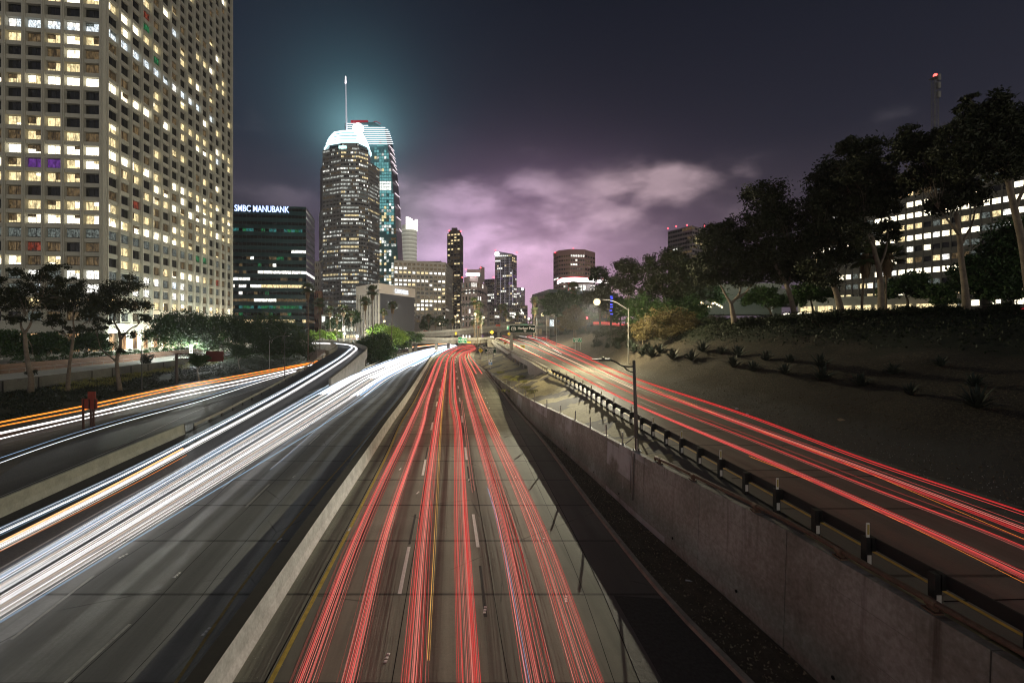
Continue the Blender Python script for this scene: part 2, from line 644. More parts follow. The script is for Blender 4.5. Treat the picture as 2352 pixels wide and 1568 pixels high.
YS = ysamp(-15, 330, 90)
GREENG = mat('city_ground', (.05, .048, .045), .95, noise_amt=.4, nscale=.2)
gm = MB()
gm.quad((-620, -60, -.5), (700, -60, -.5), (700, 900, -.5), (-620, 900, -.5))
tag(gm.build('ground', GREENG), kind='structure')

sm, uvs = strip_mesh(med_R, offs(conc_R, 0.0), YS, Z0, 8)
road_s = tag(sm.build('freeway_road', CONC, uvs=uvs), 'southbound concrete freeway lanes in the middle, under the red light streaks', kind='structure')
sm, uvs = strip_mesh(conc_R, offs(wallx, -.2), ysamp(-15, 250, 60), Z0, 4)
tag(sm.build('road_shoulder', SHOULD, uvs=uvs), 'dark asphalt shoulder between the red-lit lanes and the retaining wall', kind='structure')
lm = MB()
paint(yel, -10, 300, .16, Z0, lm)
tag(lm.build('yellow_edge_line', YEL), kind='structure')
lm = MB()
P = 14.6
for fn, ph in ((d1, 18.05 - 0.0), (d2, 21.9)):
    k = ph - 2 * P
    while k < 260:
        paint(fn, k, k + 3.9, .13 + max(k, 0) * .0012, Z0, lm)  # far dashes widened to stand in for retroreflected light
        k += P
for fn in (e3,):
    paint(fn, 60, 170, .10, Z0, lm, dash=(.6, 4.5))
tag(lm.build('white_lane_dashes', WHI), kind='structure')
lm = MB()
for fn, ph in ((d1, 22.2), (d2, 16.6)):
    k = ph - 2 * P
    while k < 120:
        paint(fn, k, k + 3.6, .11, Z0, lm, dz=.005)
        k += P
tag(lm.build('blacked_out_lane_dashes', GREYPAINT), kind='structure')
lm = MB()
paint(lambda Y: d1(Y) + .28, -10, 200, .03, Z0, lm, dz=.004)
paint(lambda Y: d2(Y) + .42, -10, 90, .022, Z0, lm, dz=.004)
paint(lambda Y: yel(Y) - .17, -10, 250, .05, Z0, lm, dz=.004)
paint(lambda Y: conc_R(Y) + .0, -10, 120, .035, Z0, lm, dz=.008)
paint(lambda Y: conc_R(Y) - .75, 10, 60, .02, Z0, lm, dz=.004)
tag(lm.build('road_joint_sealant', SEAM), kind='structure')
# asphalt patch at the lower right
pm = MB()
pm.quad((5.0, 9.0, .009), (7.4, 9.0, .009), (6.75, 17.6, .009), (4.0, 17.95, .009))
tag(pm.build('asphalt_patch', mat('fresh_asphalt', (.06, .06, .056), .9, noise_amt=.6, nscale=8)), kind='structure')
# curb and gutter at the foot of the wall
cm = MB()
ys = ysamp(-14, 125, 70)
for p, q in zip(ys, ys[1:]):
    for (o0, z0), (o1, z1) in (((-.12, 0.0), (-.10, .14)), ((-.10, .14), (.10, .15)), ((.10, .15), (.13, 0.0))):
        cm.quad((curbx(p) + o0, p, z0), (curbx(p) + o1, p, z1), (curbx(q) + o1, q, z1), (curbx(q) + o0, q, z0))
tag(cm.build('kerb', mat('kerb_concrete', (.38, .35, .29), .9, noise_amt=.4, nscale=2)), kind='structure')
gmm, uvs = strip_mesh(offs(curbx, .13), offs(wallx, -.02), ys, Z0, 5, dz=.03)
random.seed(4)
gmm.v = [(x, y, z + noise.noise(Vector((x * 2, y * 1.2, 0))) * .05 + max(0, noise.noise(Vector((x * 5, y * 4, 3)))) * .10) for x, y, z in gmm.v]
tag(gmm.build('dirt_gutter', SOIL), kind='structure')

# ---- northbound carriageway
n_left = xofY(surv([(0, 1318), (250, 1172), (506, 1025), (640, 955), (738, 906), (836, 853), (920.6, 818), (1000, 800), (1040, 793.5), (1062, 789.5)]))
sm, uvs = strip_mesh(n_left, lambda Y: med_R(Y) - .78, ysamp(-15, 330, 90), Z0, 8, dz=-.002)
tag(sm.build('freeway_road', CONC_N, uvs=uvs), 'northbound concrete freeway lanes left of the median wall, under the white light streaks', kind='structure')
n_edge = xofY(surv([(403, 1568), (560, 1340), (700, 1165), (757, 1100), (880, 960), (960, 862), (992, 820), (1010, 806), (1034, 797)]))
n_d1 = xofY(surv([(150, 1568), (330, 1402), (405, 1320), (610, 1120), (760, 975), (870, 900), (960, 828), (1000, 808)]))
n_d2 = xofY(surv([(-210, 1568), (0, 1485), (84, 1414), (285, 1275), (440, 1180), (560, 1080), (720, 980), (850, 890), (945, 826), (990, 808)]))
lm = MB()
paint(n_edge, -10, 260, .12, Z0, lm)
tag(lm.build('yellow_edge_line', mat('faded_yellow_paint', (.50, .36, .12), .7, noise_amt=.5, nscale=3)), kind='structure')
lm = MB()
for fn, ph in ((n_d1, 12.2), (n_d2, 15.4)):
    k = ph - P
    while k < 260:
        paint(fn, k, k + 4., .12, Z0, lm)
        k += P
tag(lm.build('white_lane_dashes', WORN), kind='structure')
lm = MB()
for o in (n_d1, n_d2):
    paint(lambda Y: o(Y) + .16, -8, 120, .022, Z0, lm, dz=.004)
paint(lambda Y: n_d1(Y) + 1.75, -8, 90, .022, Z0, lm, dz=.004)
tag(lm.build('road_joint_sealant', SEAM), kind='structure')

# ---- median wall
wm = MB()
mc = MB()
ys = ysamp(-14, 215, 120)
for p, q in zip(ys, ys[1:]):
    a, b = med_R(p), med_R(q)
    prof = [(0.0, 0.0), (-.03, .10), (-.11, .34), (-.155, 1.0)]
    for (o0, z0), (o1, z1) in zip(prof, prof[1:]):
        wm.quad((a + o0, p, z0), (a + o1, p, z1), (b + o1, q, z1), (b + o0, q, z0))
    prof = [(-.70, 1.0), (-.745, .34), (-.80, .10), (-.83, 0.0)]
    for (o0, z0), (o1, z1) in zip(prof, prof[1:]):
        wm.quad((a + o0, p, z0), (a + o1, p, z1), (b + o1, q, z1), (b + o0, q, z0))
    mc.quad((a - .155, p, 1.0), (a - .70, p, 1.0), (b - .70, q, 1.0), (b - .155, q, 1.0))
mroot = thing('median_wall', (med_R(15), 15, 0), 'long pale concrete median wall with a dark top between the white and red streaked lanes', 'median wall')
MEDM = mat('scuffed_white_concrete', (.64, .66, .66), .8, noise_amt=.35, nscale=1.3, bump=.15, c2=(.36, .37, .37))
wm.build('wall', MEDM, mroot)
mc.build('cap', DIRT, mroot)

# ---- connector ramp B (left) : near part level with the freeway, far part on a curved viaduct
bl_uv = [(0, 1189.5), (290.7, 1057), (460.7, 980), (571.7, 922.3), (652, 878.3), (700, 849), (728, 830), (748, 819), (768, 808), (776, 801), (770, 796), (750, 792.5), (715.7, 790.4), (690, 789.6)]
br_uv = [(0, 1316), (250, 1171), (459, 1056), (596, 978), (713.3, 901), (737.7, 893), (780, 862), (818, 830), (838, 812), (838, 803), (813.5, 795), (790, 791.5), (764.5, 789.5), (715.7, 787.8), (690, 787.3)]


def line3(uvl, zf, dz=0., n=8):
    return surv(uvl, zf, dz, 22., n)


BL = line3(bl_uv, ZB)
BR = line3(br_uv, ZB)


def resample(pts, n):
    d = [0]
    for a, b in zip(pts, pts[1:]):
        d.append(d[-1] + (b - a).length)
    out = []
    for i in range(n):
        t = d[-1] * (i / (n - 1))
        j = max(0, min(len(pts) - 2, int(np.searchsorted(d, t)) - 1))
        f = (t - d[j]) / max(1e-6, d[j + 1] - d[j])
        out.append(pts[j].lerp(pts[j + 1], f))
    return out


def nearest_pairs(Lp, Rp, n):
    """match by arc length of stretches split at the curve"""
    return list(zip(resample(Lp, n), resample(Rp, n)))


pairs = nearest_pairs(BL, BR, 120)
bm = MB()
uvs = []
for a, b in pairs:
    for i in range(5):
        p = a.lerp(b, i / 4)
        bm.v.append(tuple(p))
        uvs.append(((b - a).length * i / 4, p.y))
for j in range(len(pairs) - 1):
    for i in range(4):
        bm.f.append((j * 5 + i, j * 5 + i + 1, (j + 1) * 5 + i + 1, (j + 1) * 5 + i))
        bm.m.append(0)
tag(bm.build('ramp_road', ASPH, uvs=uvs), 'dark asphalt connector ramp curving up to the left beside the white streaked lanes', kind='structure')
# gore strip with rumble marks between ramp B and the freeway
gore = MB()
for Y in range(-14, 77):
    xa = np.interp(Y, [p.y for p in BR[:60]], [p.x for p in BR[:60]])
    xb = n_left(Y) + .05
    if xb - xa > -2:
        gore.v += [(min(xa, xb) - .05, Y, -.012), (max(xa, xb) + .05, Y, -.012)]
gore.f = [(2 * i, 2 * i + 1, 2 * i + 3, 2 * i + 2) for i in range(len(gore.v) // 2 - 1)]
gore.m = [0] * len(gore.f)
tag(gore.build('gore_area', mat('yellowed_gore_concrete', (.24, .20, .11), .85, noise_amt=.6, nscale=.6)), kind='structure')
lm = MB()
brx = xofY([p for p in BR if p.y < 100])
paint(lambda Y: brx(Y) - .35, -10, 95, .14, ZB, lm)
tag(lm.build('white_edge_line', WORN), kind='structure')
lm = MB()
for k in range(60):
    Y = 38 + k * .95
    lm.box((brx(Y) - .05, Y, ZB(Y) + .004), (.55, .10, .035), .5)
tag(lm.build('rumble_dots', WORN), kind='structure')

# viaduct parapets
vd = thing('curved_viaduct', (-60, 150, 0), 'curved concrete viaduct with solid parapets hooking left past the palms', 'viaduct')
VC = mat('viaduct_concrete', (.30, .285, .25), .85, noise_amt=.5, nscale=.8, bump=.2)


def parapet(pts, side, name, y_from, h0=.95, th=.28, drop=1.3, parent=vd, m=VC, hfun=None, zmin=-.4, ydrop=None):
    """wall along an edge line; goes down to the ground where the ramp is low"""
    mb = MB()
    n = len(pts)
    started = False
    P2 = []
    for i, p in enumerate(pts):
        if p.y >= y_from or started:
            started = True
            d = (pts[min(i + 1, n - 1)] - pts[max(i - 1, 0)])
            d.z = 0
            d.normalize()
            o = Vector((d.y, -d.x, 0)) * side
            P2.append((p, o))
    for (p, o), (q, r) in zip(P2, P2[1:]):
        hp = h0 if hfun is None else hfun(p.y)
        hq = h0 if hfun is None else hfun(q.y)
        bp = max(zmin, p.z - drop) if (ydrop is None or p.y > ydrop) else zmin
        bq = max(zmin, q.z - drop) if (ydrop is None or q.y > ydrop) else zmin
        if abs(bp - bq) > .8:
            bq = bp
        a0, a1 = p + o * 0, p + o * th
        b0, b1 = q + o * 0, q + o * th
        zt = lambda v, z: Vector((v.x, v.y, z))
        mb.quad(zt(a0, bp), zt(b0, bq), zt(b0, q.z + hq), zt(a0, p.z + hp))
        mb.quad(zt(a0, p.z + hp), zt(b0, q.z + hq), zt(b1, q.z + hq), zt(a1, p.z + hp))
        mb.quad(zt(a1, p.z + hp), zt(b1, q.z + hq), zt(b1, bq), zt(a1, bp))
    if P2:
        p, o = P2[0]
        hp = h0 if hfun is None else hfun(p.y)
        mb.quad(Vector((p.x, p.y, zmin)), Vector((p.x, p.y, p.z + hp)), Vector((p.x + o.x * th, p.y + o.y * th, p.z + hp)), Vector((p.x + o.x * th, p.y + o.y * th, zmin)))
    return mb.build(name, m, parent)


parapet(BR, 1, 'parapet', 77, 1.0, .35, 1.3, ydrop=112)
parapet(BL, -1, 'parapet', 113, 1.0, .3, 1.6)
um = MB()    # soffit
for (a, b), (c, d) in zip(pairs, pairs[1:]):
    if a.y > 100:
        um.quad(a - Vector((0, 0, 1.1)), b - Vector((0, 0, 1.1)), d - Vector((0, 0, 1.1)), c - Vector((0, 0, 1.1)))
um.build('deck', VC, vd)
for (u, v, Yp) in ((752, 800, 150), (715, 800, 160), (836, 812, 128)):
    cmm = MB()
    pz = A(u, v, Yp)
    cmm.box((pz.x, pz.y, -.4), (1.4, 2.4, 5.4), .3)
    cmm.build('column', VC, vd)
ab = MB()
p = A(728, 800, 138)
ab.box((p.x, p.y, -.4), (2.5, 9, 4.6), .15)
ab.build('abutment', VC, vd)

# wall between ramp B and carriageway C
wl = [p for p in BL if p.y < 46]
wb = MB()
for p, q in zip(wl, wl[1:]):
    for (o0, z0), (o1, z1) in (((0, -.1), (-.10, .38)), ((-.10, .38), (-.14, 1.0)), ((-.14, 1.0), (-.34, 1.0)), ((-.34, 1.0), (-.45, -.1))):
        wb.quad((p.x + o0, p.y, z0), (p.x + o1, p.y, z1), (q.x + o1, q.y, z1), (q.x + o0, q.y, z0))
q = wl[-1]
wb.quad((q.x, q.y, -.1), (q.x - .10, q.y, 1.0), (q.x - .34, q.y, 1.0), (q.x - .45, q.y, -.1))
tag(wb.build('barrier_wall', mat('greenish_white_concrete', (.46, .47, .40), .8, noise_amt=.35, nscale=1.2, bump=.2)), 'pale concrete barrier wall at the far left between two dark roads', 'barrier wall')


def guard_rail(pts, label, name='guard_rail', post_every=1.9, side=-1, h=.72, m_rail=METAL, m_post=DKMETAL, maxposts=90, cat='guard rail', ground=None, rail_h=.31):
    root = thing(name, pts[0], label, cat)
    rm = MB()
    prof = [(0, h), (.05 * side, h - rail_h * .25), (0, h - rail_h * .5), (.05 * side, h - rail_h * .75), (0, h - rail_h)]
    prof2 = [(o - .035 * side, z) for o, z in prof[::-1]]
    ring = prof + prof2
    for p, q in zip(pts, pts[1:]):
        for i in range(len(ring)):
            (o0, z0), (o1, z1) = ring[i], ring[(i + 1) % len(ring)]
            rm.quad((p.x + o0, p.y, p.z + z0), (p.x + o1, p.y, p.z + z1), (q.x + o1, q.y, q.z + z1), (q.x + o0, q.y, q.z + z0))
    rm.build('rail', m_rail, root)
    L = 0
    nxt = .3
    c = 0
    for p, q in zip(pts, pts[1:]):
        s = (q - p).length
        while L + s > nxt and c < maxposts:
            t = (nxt - L) / s
            o = p.lerp(q, t)
            pmb = MB()
            pmb.box((o.x - .10 * side, o.y, o.z - .2), (.12, .18, h + .22))
            pmb.build('post', m_post, root)
            nxt += post_every
            c += 1
        L += s
    return root


rl = [p for p in BL if 46 < p.y < 110]
rl = [Vector((p.x + .1, p.y, p.z)) for p in rl]
guard_rail(rl, 'steel guard rail curving up between the orange-streaked road and the ramp', side=1, post_every=3.8, m_rail=mat('weathered_rail', (.34, .34, .29), .55, .5, noise_amt=.3))

# guard rail along the trees, left edge of the northbound carriageway
gl = [Vector((n_left(Y) - .6, Y, 0)) for Y in np.linspace(116, 190, 30)]
guard_rail(gl, 'bright steel guard rail below the ficus trees at the edge of the white streaked lanes', side=1, post_every=1.9, m_rail=mat('bright_rail', (.6, .6, .58), .4, .6))

# ---- carriageway C (far left)
c_left = xofY(surv([(-260, 1020), (0, 968.5), (188.6, 930), (402, 884), (560, 858), (713.3, 829), (790, 815), (880, 803), (947, 796.5), (1000, 790.5), (1040, 787)], ext=30))
c_right = lambda Y: float(np.interp(Y, [-20, 0, 18, 40, 60, 80, 110, 150, 200, 280, 340], [-12.5, -16.0, -20.6, -26.8, -31.4, -35.2, -44., -56, -56, -50, -38]))
cr_pts = [p for p in BL if p.y < 112]
c_rightx = xofY([Vector((p.x - .3, p.y, 0)) for p in cr_pts] + [Vector((-54, 150, 0)), Vector((-55, 200, 0)), Vector((-49, 300, 0))])
sm, uvs = strip_mesh(c_left, c_rightx, ysamp(-15, 320, 70), Z0, 8, dz=-.004)
tag(sm.build('side_road', ASPH_C, uvs=uvs), 'dark side road at the far left with orange and white light streaks', kind='structure')
lm = MB()
for uvl in ([(0, 1140), (250, 1036), (459, 940), (640, 875)], [(0, 1010), (300, 955), (459, 918), (600, 884)]):
    paint(xofY(surv(uvl)), -5, 90, .10, Z0, lm)
tag(lm.build('white_edge_line', WORN), kind='structure')
# gravel gore with weeds
gp = [G(u, v) for u, v in [(-40, 1120), (60, 1052), (200, 1002), (380, 950), (420, 934), (300, 950), (140, 985), (0, 1022), (-60, 1040)]]
gb = MB()
gb.add([(p.x, p.y, .012) for p in gp], [tuple(range(len(gp)))])
tag(gb.build('gravel_gore', mat('gore_gravel', (.11, .095, .07), .95, noise_amt=.6, nscale=1.5, bump=.5, bscale=8)), kind='structure')

# ------------------------------------------------------------------ retaining wall on the right
WZ = zfun([(0, 4.0), (15, 3.9), (24, 3.62), (33.5, 3.29), (51.6, 2.46), (76.7, 1.14), (115, .25)])


def wall_mat():
    m = bpy.data.materials.new('retaining_wall_concrete')
    m.use_nodes = True
    t = NT(m.node_tree)
    b = t.new('ShaderNodeBsdfPrincipled')
    t.l.new(b.outputs[0], t.new('ShaderNodeOutputMaterial').inputs[0])
    co = t.new('ShaderNodeTexCoord').outputs['Object']
    x, y, z = t.xyz(co)
    big = t.noise(co, .28, 5, .6)
    fine = t.noise(co, 6., 5, .65)
    streak = t.noise(t.comb(t.m('MULTIPLY', y, 2.2), 0., t.m('MULTIPLY', z, .12)), 1.0, 5, .65)
    c = t.ramp(t.m('ADD', t.m('MULTIPLY', big, .6), t.m('MULTIPLY', fine, .4)), [(.34, (.15, .145, .12)), (.50, (.28, .275, .24)), (.64, (.43, .43, .40))])
    # painted-over patches, rectangular, cooler grey
    br = t.new('ShaderNodeTexBrick')
    t.put(br.inputs['Vector'], t.comb(y, t.m('SUBTRACT', z, .35), 0.))
    br.inputs['Scale'].default_value = 1.0
    br.inputs['Brick Width'].default_value = 3.7
    br.inputs['Row Height'].default_value = 1.45
    br.inputs['Mortar Size'].default_value = 0
    br.inputs['Color1'].default_value = (0, 0, 0, 1)
    br.inputs['Color2'].default_value = (1, 1, 1, 1)
    br.inputs['Bias'].default_value = -.2
    pm_ = t.ramp(t.m('ADD', br.outputs[0], t.m('MULTIPLY', t.m('SUBTRACT', big, .5), .8)), [(.62, 0.), (.70, 1.)])
    c = t.mix(t.m('MULTIPLY', pm_, .85), c, (.50, .52, .53))
    # water streaks from the top, rust coloured in places
    topm = t.ramp(z, [(0.0, 0.0), (.25, .15), (1., 1.)])
    sm_ = t.m('MULTIPLY', t.ramp(streak, [(.54, 0.), (.72, .8)]), t.ramp(t.m('DIVIDE', z, 4.2), [(.15, .1), (.9, 1.)]))
    c = t.mix(sm_, c, (.055, .036, .022))
    # joints of formwork
    fz = t.m('ABSOLUTE', t.m('SUBTRACT', t.m('FRACT', t.m('DIVIDE', z, 1.22)), .5))
    c = t.mix(t.m('MULTIPLY', t.ramp(fz, [(.0, .6), (.008, 0.)]), t.ramp(big, [(.45, 0.), (.55, 1.)])), c, (.05, .045, .04))
    # form tie dots
    t.put(b.inputs['Base Color'], c)
    b.inputs['Roughness'].default_value = .85
    bn = t.new('ShaderNodeBump')
    bn.inputs['Strength'].default_value = .25
    bn.inputs['Distance'].default_value = .03
    t.put(bn.inputs['Height'], fine)
    t.l.new(bn.outputs[0], b.inputs['Normal'])
    return m


RW = wall_mat()
rw = thing('retaining_wall', (wallx(20), 20, 0), 'tall stained concrete retaining wall in panels, right of the red streaked lanes', 'retaining wall')
joints = [-12, -3, 4.2, 9.3, 14.93, 19.6, 24.4, 29.6, 35.0, 41.5, 48.5, 57, 68, 82, 98, 114]
for a, b in zip(joints, joints[1:]):
    mb = MB()
    n = max(2, int((b - a) / 1.5))
    g = .018
    ys = np.linspace(a + g, b - g, n + 1)
    for i in range(n):
        p, q = ys[i], ys[i + 1]
        x0, x1 = wallx(p), wallx(q)
        zp, zq = WZ(p), WZ(q)
        mb.quad((x0, p, 0), (x1, q, 0), (x1 + .12, q, zq), (x0 + .12, p, zp))
        mb.quad((x0 + .12, p, zp), (x1 + .12, q, zq), (x1 + .40, q, zq), (x0 + .40, p, zp))
        mb.quad((x0 + .40, p, zp), (x1 + .40, q, zq), (x1 + .40, q, -.2), (x0 + .40, p, -.2))
    for p in (a + g, b - g):
        x0 = wallx(p)
        mb.quad((x0, p, 0), (x0 + .12, p, WZ(p)), (x0 + .40, p, WZ(p)), (x0 + .40, p, -.2))
    # small drain holes
    mb.build('wall_panel', RW, rw)
bk = MB()
for a, b in zip(joints[:-1], joints[1:]):
    bk.quad((wallx(a) + .10, a, 0), (wallx(b) + .10, b, 0), (wallx(b) + .2, b, WZ(b) - .02), (wallx(a) + .2, a, WZ(a) - .02))
bk.build('joint_filler', SEAM, rw)
for Y, z in ((13.0, .55), (17.2, .6), (21.5, .62), (27.5, .55), (31.8, .5), (38., .5)):
    mb = MB()
    x = wallx(Y)
    mb.tube([(x + .05, Y, z), (x - .012, Y, z)], .055, 10)
    mb.build('drain_hole', SEAM, rw)
# chalk marks on the wall: an arrow with two heads and some small writing
CH = mat('white_chalk', (.55, .55, .52), .9)


def on_wall(Y, z, out=.012):
    """point on the sloping face"""
    return Vector((wallx(Y) + .12 * z / WZ(Y) - out, Y, z))


ca = MB()


def wstroke(mb, y0, z0, y1, z1, wd=.03):
    a, b = on_wall(y0, z0), on_wall(y1, z1)
    d = (b - a).normalized()
    nrm = Vector((-1, 0, 0.03)).normalized()
    s = d.cross(nrm).normalized() * wd / 2
    mb.quad(a - s, b - s, b + s, a + s)
    mb.quad(a + s, b + s, b - s, a - s)


Ya = 27.0
wstroke(ca, Ya, 1.05, Ya, 2.15, .035)
for s in (-1, 1):
    wstroke(ca, Ya, 2.15, Ya + s * .14, 1.97)
    wstroke(ca, Ya, 1.05, Ya + s * .14, 1.23)
ca.build('chalk_arrow', CH, rw)

# dirt ledge behind the wall, fence stubs and slope up to the ramp
dl_pts = surv([(2352, 1508), (1714, 1127), (1475, 985.5), (1412, 948), (1330, 893.6), (1266.7, 860.5), (1215, 831), (1177, 812), (1150, 796), (1130, 783), (1115, 777.5)], ZD)
dlx = xofY(dl_pts)
dr_pts = surv([(2352, 1166), (1775, 976), (1700, 950), (1493, 884), (1360, 824.5), (1278, 791), (1234, 775.5), (1205, 771)], ZD)
drx = xofY(dr_pts)


def emb_mat():
    m = bpy.data.materials.new('slope_paving')
    m.use_nodes = True
    t = NT(m.node_tree)
    b = t.new('ShaderNodeBsdfPrincipled')
    t.l.new(b.outputs[0], t.new('ShaderNodeOutputMaterial').inputs[0])
    co = t.new('ShaderNodeTexCoord').outputs['Object']
    x, y, z = t.xyz(co)
    n1 = t.noise(co, .16, 4, .55)
    n2 = t.noise(co, 3.5, 5, .65)
    n3 = t.noise(t.comb(t.m('MULTIPLY', x, .3), y, z), .9, 4)
    c = t.ramp(n2, [(.3, (.25, .21, .11)), (.7, (.42, .36, .21))])
    dk = t.ramp(t.m('ADD', t.m('MULTIPLY', n1, .8), t.m('MULTIPLY', n3, .2)), [(.50, 0.), (.515, 1.)])
    c = t.mix(dk, c, (.115, .10, .085))
    jj = t.m('ABSOLUTE', t.m('SUBTRACT', t.m('FRACT', t.m('DIVIDE', y, 6.5)), .5))
    c = t.mix(t.ramp(jj, [(0., .8), (.006, 0.)]), c, (.04, .035, .03))
    t.put(b.inputs['Base Color'], c)
    b.inputs['Roughness'].default_value = .9
    bn = t.new('ShaderNodeBump')
    bn.inputs['Strength'].default_value = .4
    bn.inputs['Distance'].default_value = .05
    t.put(bn.inputs['Height'], n2)
    t.l.new(bn.outputs[0], b.inputs['Normal'])
    return m


emb = MB()
ys = [-14 + i * 1.0 for i in range(170)]
NC = 10
for Y in ys:
    xa = wallx(Y) + .38 if Y < 118 else wallx(Y) - .1
    za = WZ(Y) - .06 if Y < 114 else np.interp(Y, [114, 120, 180], [.2, .02, .02])
    xb = dlx(Y) + (.1 if Y < 70 else np.interp(Y, [70, 80, 200], [.1, 2.5, 4.0]))
    zb = ZD(Y) - (.04 if Y < 70 else np.interp(Y, [70, 85, 200], [.04, 1.4, 1.6]))
    for i in range(NC + 1):
        f = i / NC
        x = xa + (xb - xa) * f
        z = za + (zb - za) * f
        bumpy = noise.noise(Vector((x * .5, Y * .22, 5))) * .35 * math.sin(math.pi * f) * np.interp(Y, [35, 55, 120], [.15, 1.0, .6])
        emb.v.append((x, Y, z + bumpy - .02))
for j in range(len(ys) - 1):
    for i in range(NC):
        n = NC + 1
        emb.f.append((j * n + i, j * n + i + 1, (j + 1) * n + i + 1, (j + 1) * n + i))
        emb.m.append(0)
EMB = tag(emb.build('paved_slope', emb_mat()), kind='structure')
EMB.data.polygons.foreach_set('use_smooth', [True] * len(EMB.data.polygons))

# fence stubs on the wall top
random.seed(3)
fs0 = None
stub_Y = [25.6, 27.6, 30.2, 33.2, 36.6, 40.5, 45, 50, 55.5, 61, 66, 71, 76]
for i, Y in enumerate(stub_Y):
    hgt = .75
    if fs0 is None:
        r = thing('fence_stub', (0, 0, 0), 'short bare fence post standing on top of the retaining wall', 'fence post', 'bare fence posts along the wall top')
        mb = MB()
        mb.tube([(0, 0, 0), (.01, 0, .4), (.0, .01, hgt)], .045, 8)
        mb.build('post', METAL, r, local=True)
        mb = MB()
        mb.box((0, 0, 0), (.26, .2, .03))
        mb.box((.08, .05, .03), (.05, .05, .04))
        mb.build('base_plate', METAL, r, local=True)
        fs0 = r
    else:
        r = copy_tree(fs0)
    r['label'] = 'bare fence post on the retaining wall top, ' + ['nearest the dark street lamp', 'second from the dark lamp', 'third from the dark lamp', 'fourth from the dark lamp', 'fifth from the dark lamp', 'sixth from the dark lamp', 'seventh, in the middle of the row',
                                                                   'sixth from the far end', 'fifth from the far end', 'fourth from the far end', 'third from the far end', 'second from the far end', 'at the far end by the grass'][i]
    r.location = (wallx(Y) + .27, Y, WZ(Y))
    r.rotation_euler = (random.uniform(-.04, .04), random.uniform(-.05, .05), random.uniform(0, 3))
# broken brace beside the lamp
br = MB()
Yb = 26.5
o = Vector((wallx(Yb) + .3, Yb, WZ(Yb)))
br.tube([o + Vector((-.1, .9, .05)), o + Vector((.3, 0.0, .75))], .03, 6)
br.tube([o + Vector((.3, 0, 0)), o + Vector((.3, 0, .78))], .03, 6)
tag(br.build('fence_brace', METAL), 'bent fence brace leaning by the foot of the dark street lamp', 'fence brace')

# pipe hand rail lying along the near wall top
pr = thing('pipe_rail', (wallx(18) + .3, 18, WZ(18)), 'rusty pipe rail on short brackets along the near retaining wall', 'pipe rail')
mb = MB()
pts = [Vector((wallx(Y) + .30, Y, WZ(Y) + .22)) for Y in np.linspace(-10, 23.6, 26)]
pts.append(Vector((wallx(23.7) + .35, 23.75, WZ(23.7) + .05)))
mb.tube(pts, .075, 10)
mb.build('pipe', RUST, pr, smooth=True)
for Y in (23.2, 20.4, 16.6, 13.1, 10.6, 8.5, 6.2, 3.5):
    mb = MB()
    x = wallx(Y) + .30
    mb.box((x, Y, WZ(Y)), (.24, .34, .05))
    mb.tube([(x, Y - .12, WZ(Y) + .2), (x, Y + .12, WZ(Y) + .2)], .105, 10)
    mb.box((x, Y, WZ(Y) + .05), (.10, .22, .15))
    mb.build('bracket', RUST, pr)

# ------------------------------------------------------------------ ramp D (right)
ysD = ysamp(-14, 235, 80)
sm, uvs = strip_mesh(offs(dlx, .0), drx, ysD, ZD, 8, dz=0.0)
tag(sm.build('ramp_road', CONC_D, uvs=uvs), 'broad concrete ramp road at the right with red light streaks', kind='structure')
lm = MB()
paint(offs(dlx, .75), -8, 180, .12, ZD, lm)
tag(lm.build('yellow_edge_line', YEL), kind='structure')
lm = MB()
paint(offs(drx, -2.3), 18, 200, .13, ZD, lm)
dmid = lambda Y: dlx(Y) * .46 + (drx(Y) - 2.3) * .54
paint(dmid, 8, 220, .12, ZD, lm, dash=(3.6, 14.6))
tag(lm.build('white_lane_dashes', WORN), kind='structure')
lm = MB()
for Y in np.arange(11, 120, 9.1):
    for (o,) in ((0,),):
        lm.quad((dlx(Y) + .3, Y, ZD(Y) + .005), (drx(Y) - .1, Y + .4, ZD(Y) + .005), (drx(Y) - .1, Y + .45, ZD(Y) + .005), (dlx(Y) + .3, Y + .05, ZD(Y) + .005))
tag(lm.build('road_joint_sealant', SEAM), kind='structure')

# bridge part of ramp D : deck edge, open concrete rail, piers
bd = thing('ramp_bridge', (dlx(120), 120, 0), 'concrete ramp bridge on round piers with an open railing, carrying red streaks', 'bridge')
dk = MB()
dk2 = MB()
yy = np.linspace(66, 235, 70)
for p, q in zip(yy, yy[1:]):
    a, b = dlx(p), dlx(q)
    za, zb = ZD(p), ZD(q)
    dk.quad((a - .35, p, za - .75), (b - .35, q, zb - .75), (b - .35, q, zb + .22), (a - .35, p, za + .22))
    dk.quad((a - .35, p, za + .22), (b - .35, q, zb + .22), (b - .0, q, zb + .22), (a - .0, p, za + .22))
    dk.quad((a - .0, p, za + .22), (b, q, zb + .22), (b, q, zb), (a, p, za))
    dk.quad((a - .35, p, za - .75), (a + 9, p, za - .75), (b + 9, q, zb - .75), (b - .35, q, zb - .75))
    dk.quad((a + .6, p, za - .76), (b + .6, q, zb - .76), (b + .6, q, zb - 1.3), (a + .6, p, za - 1.3))
dk.build('deck', WALLC2, bd)
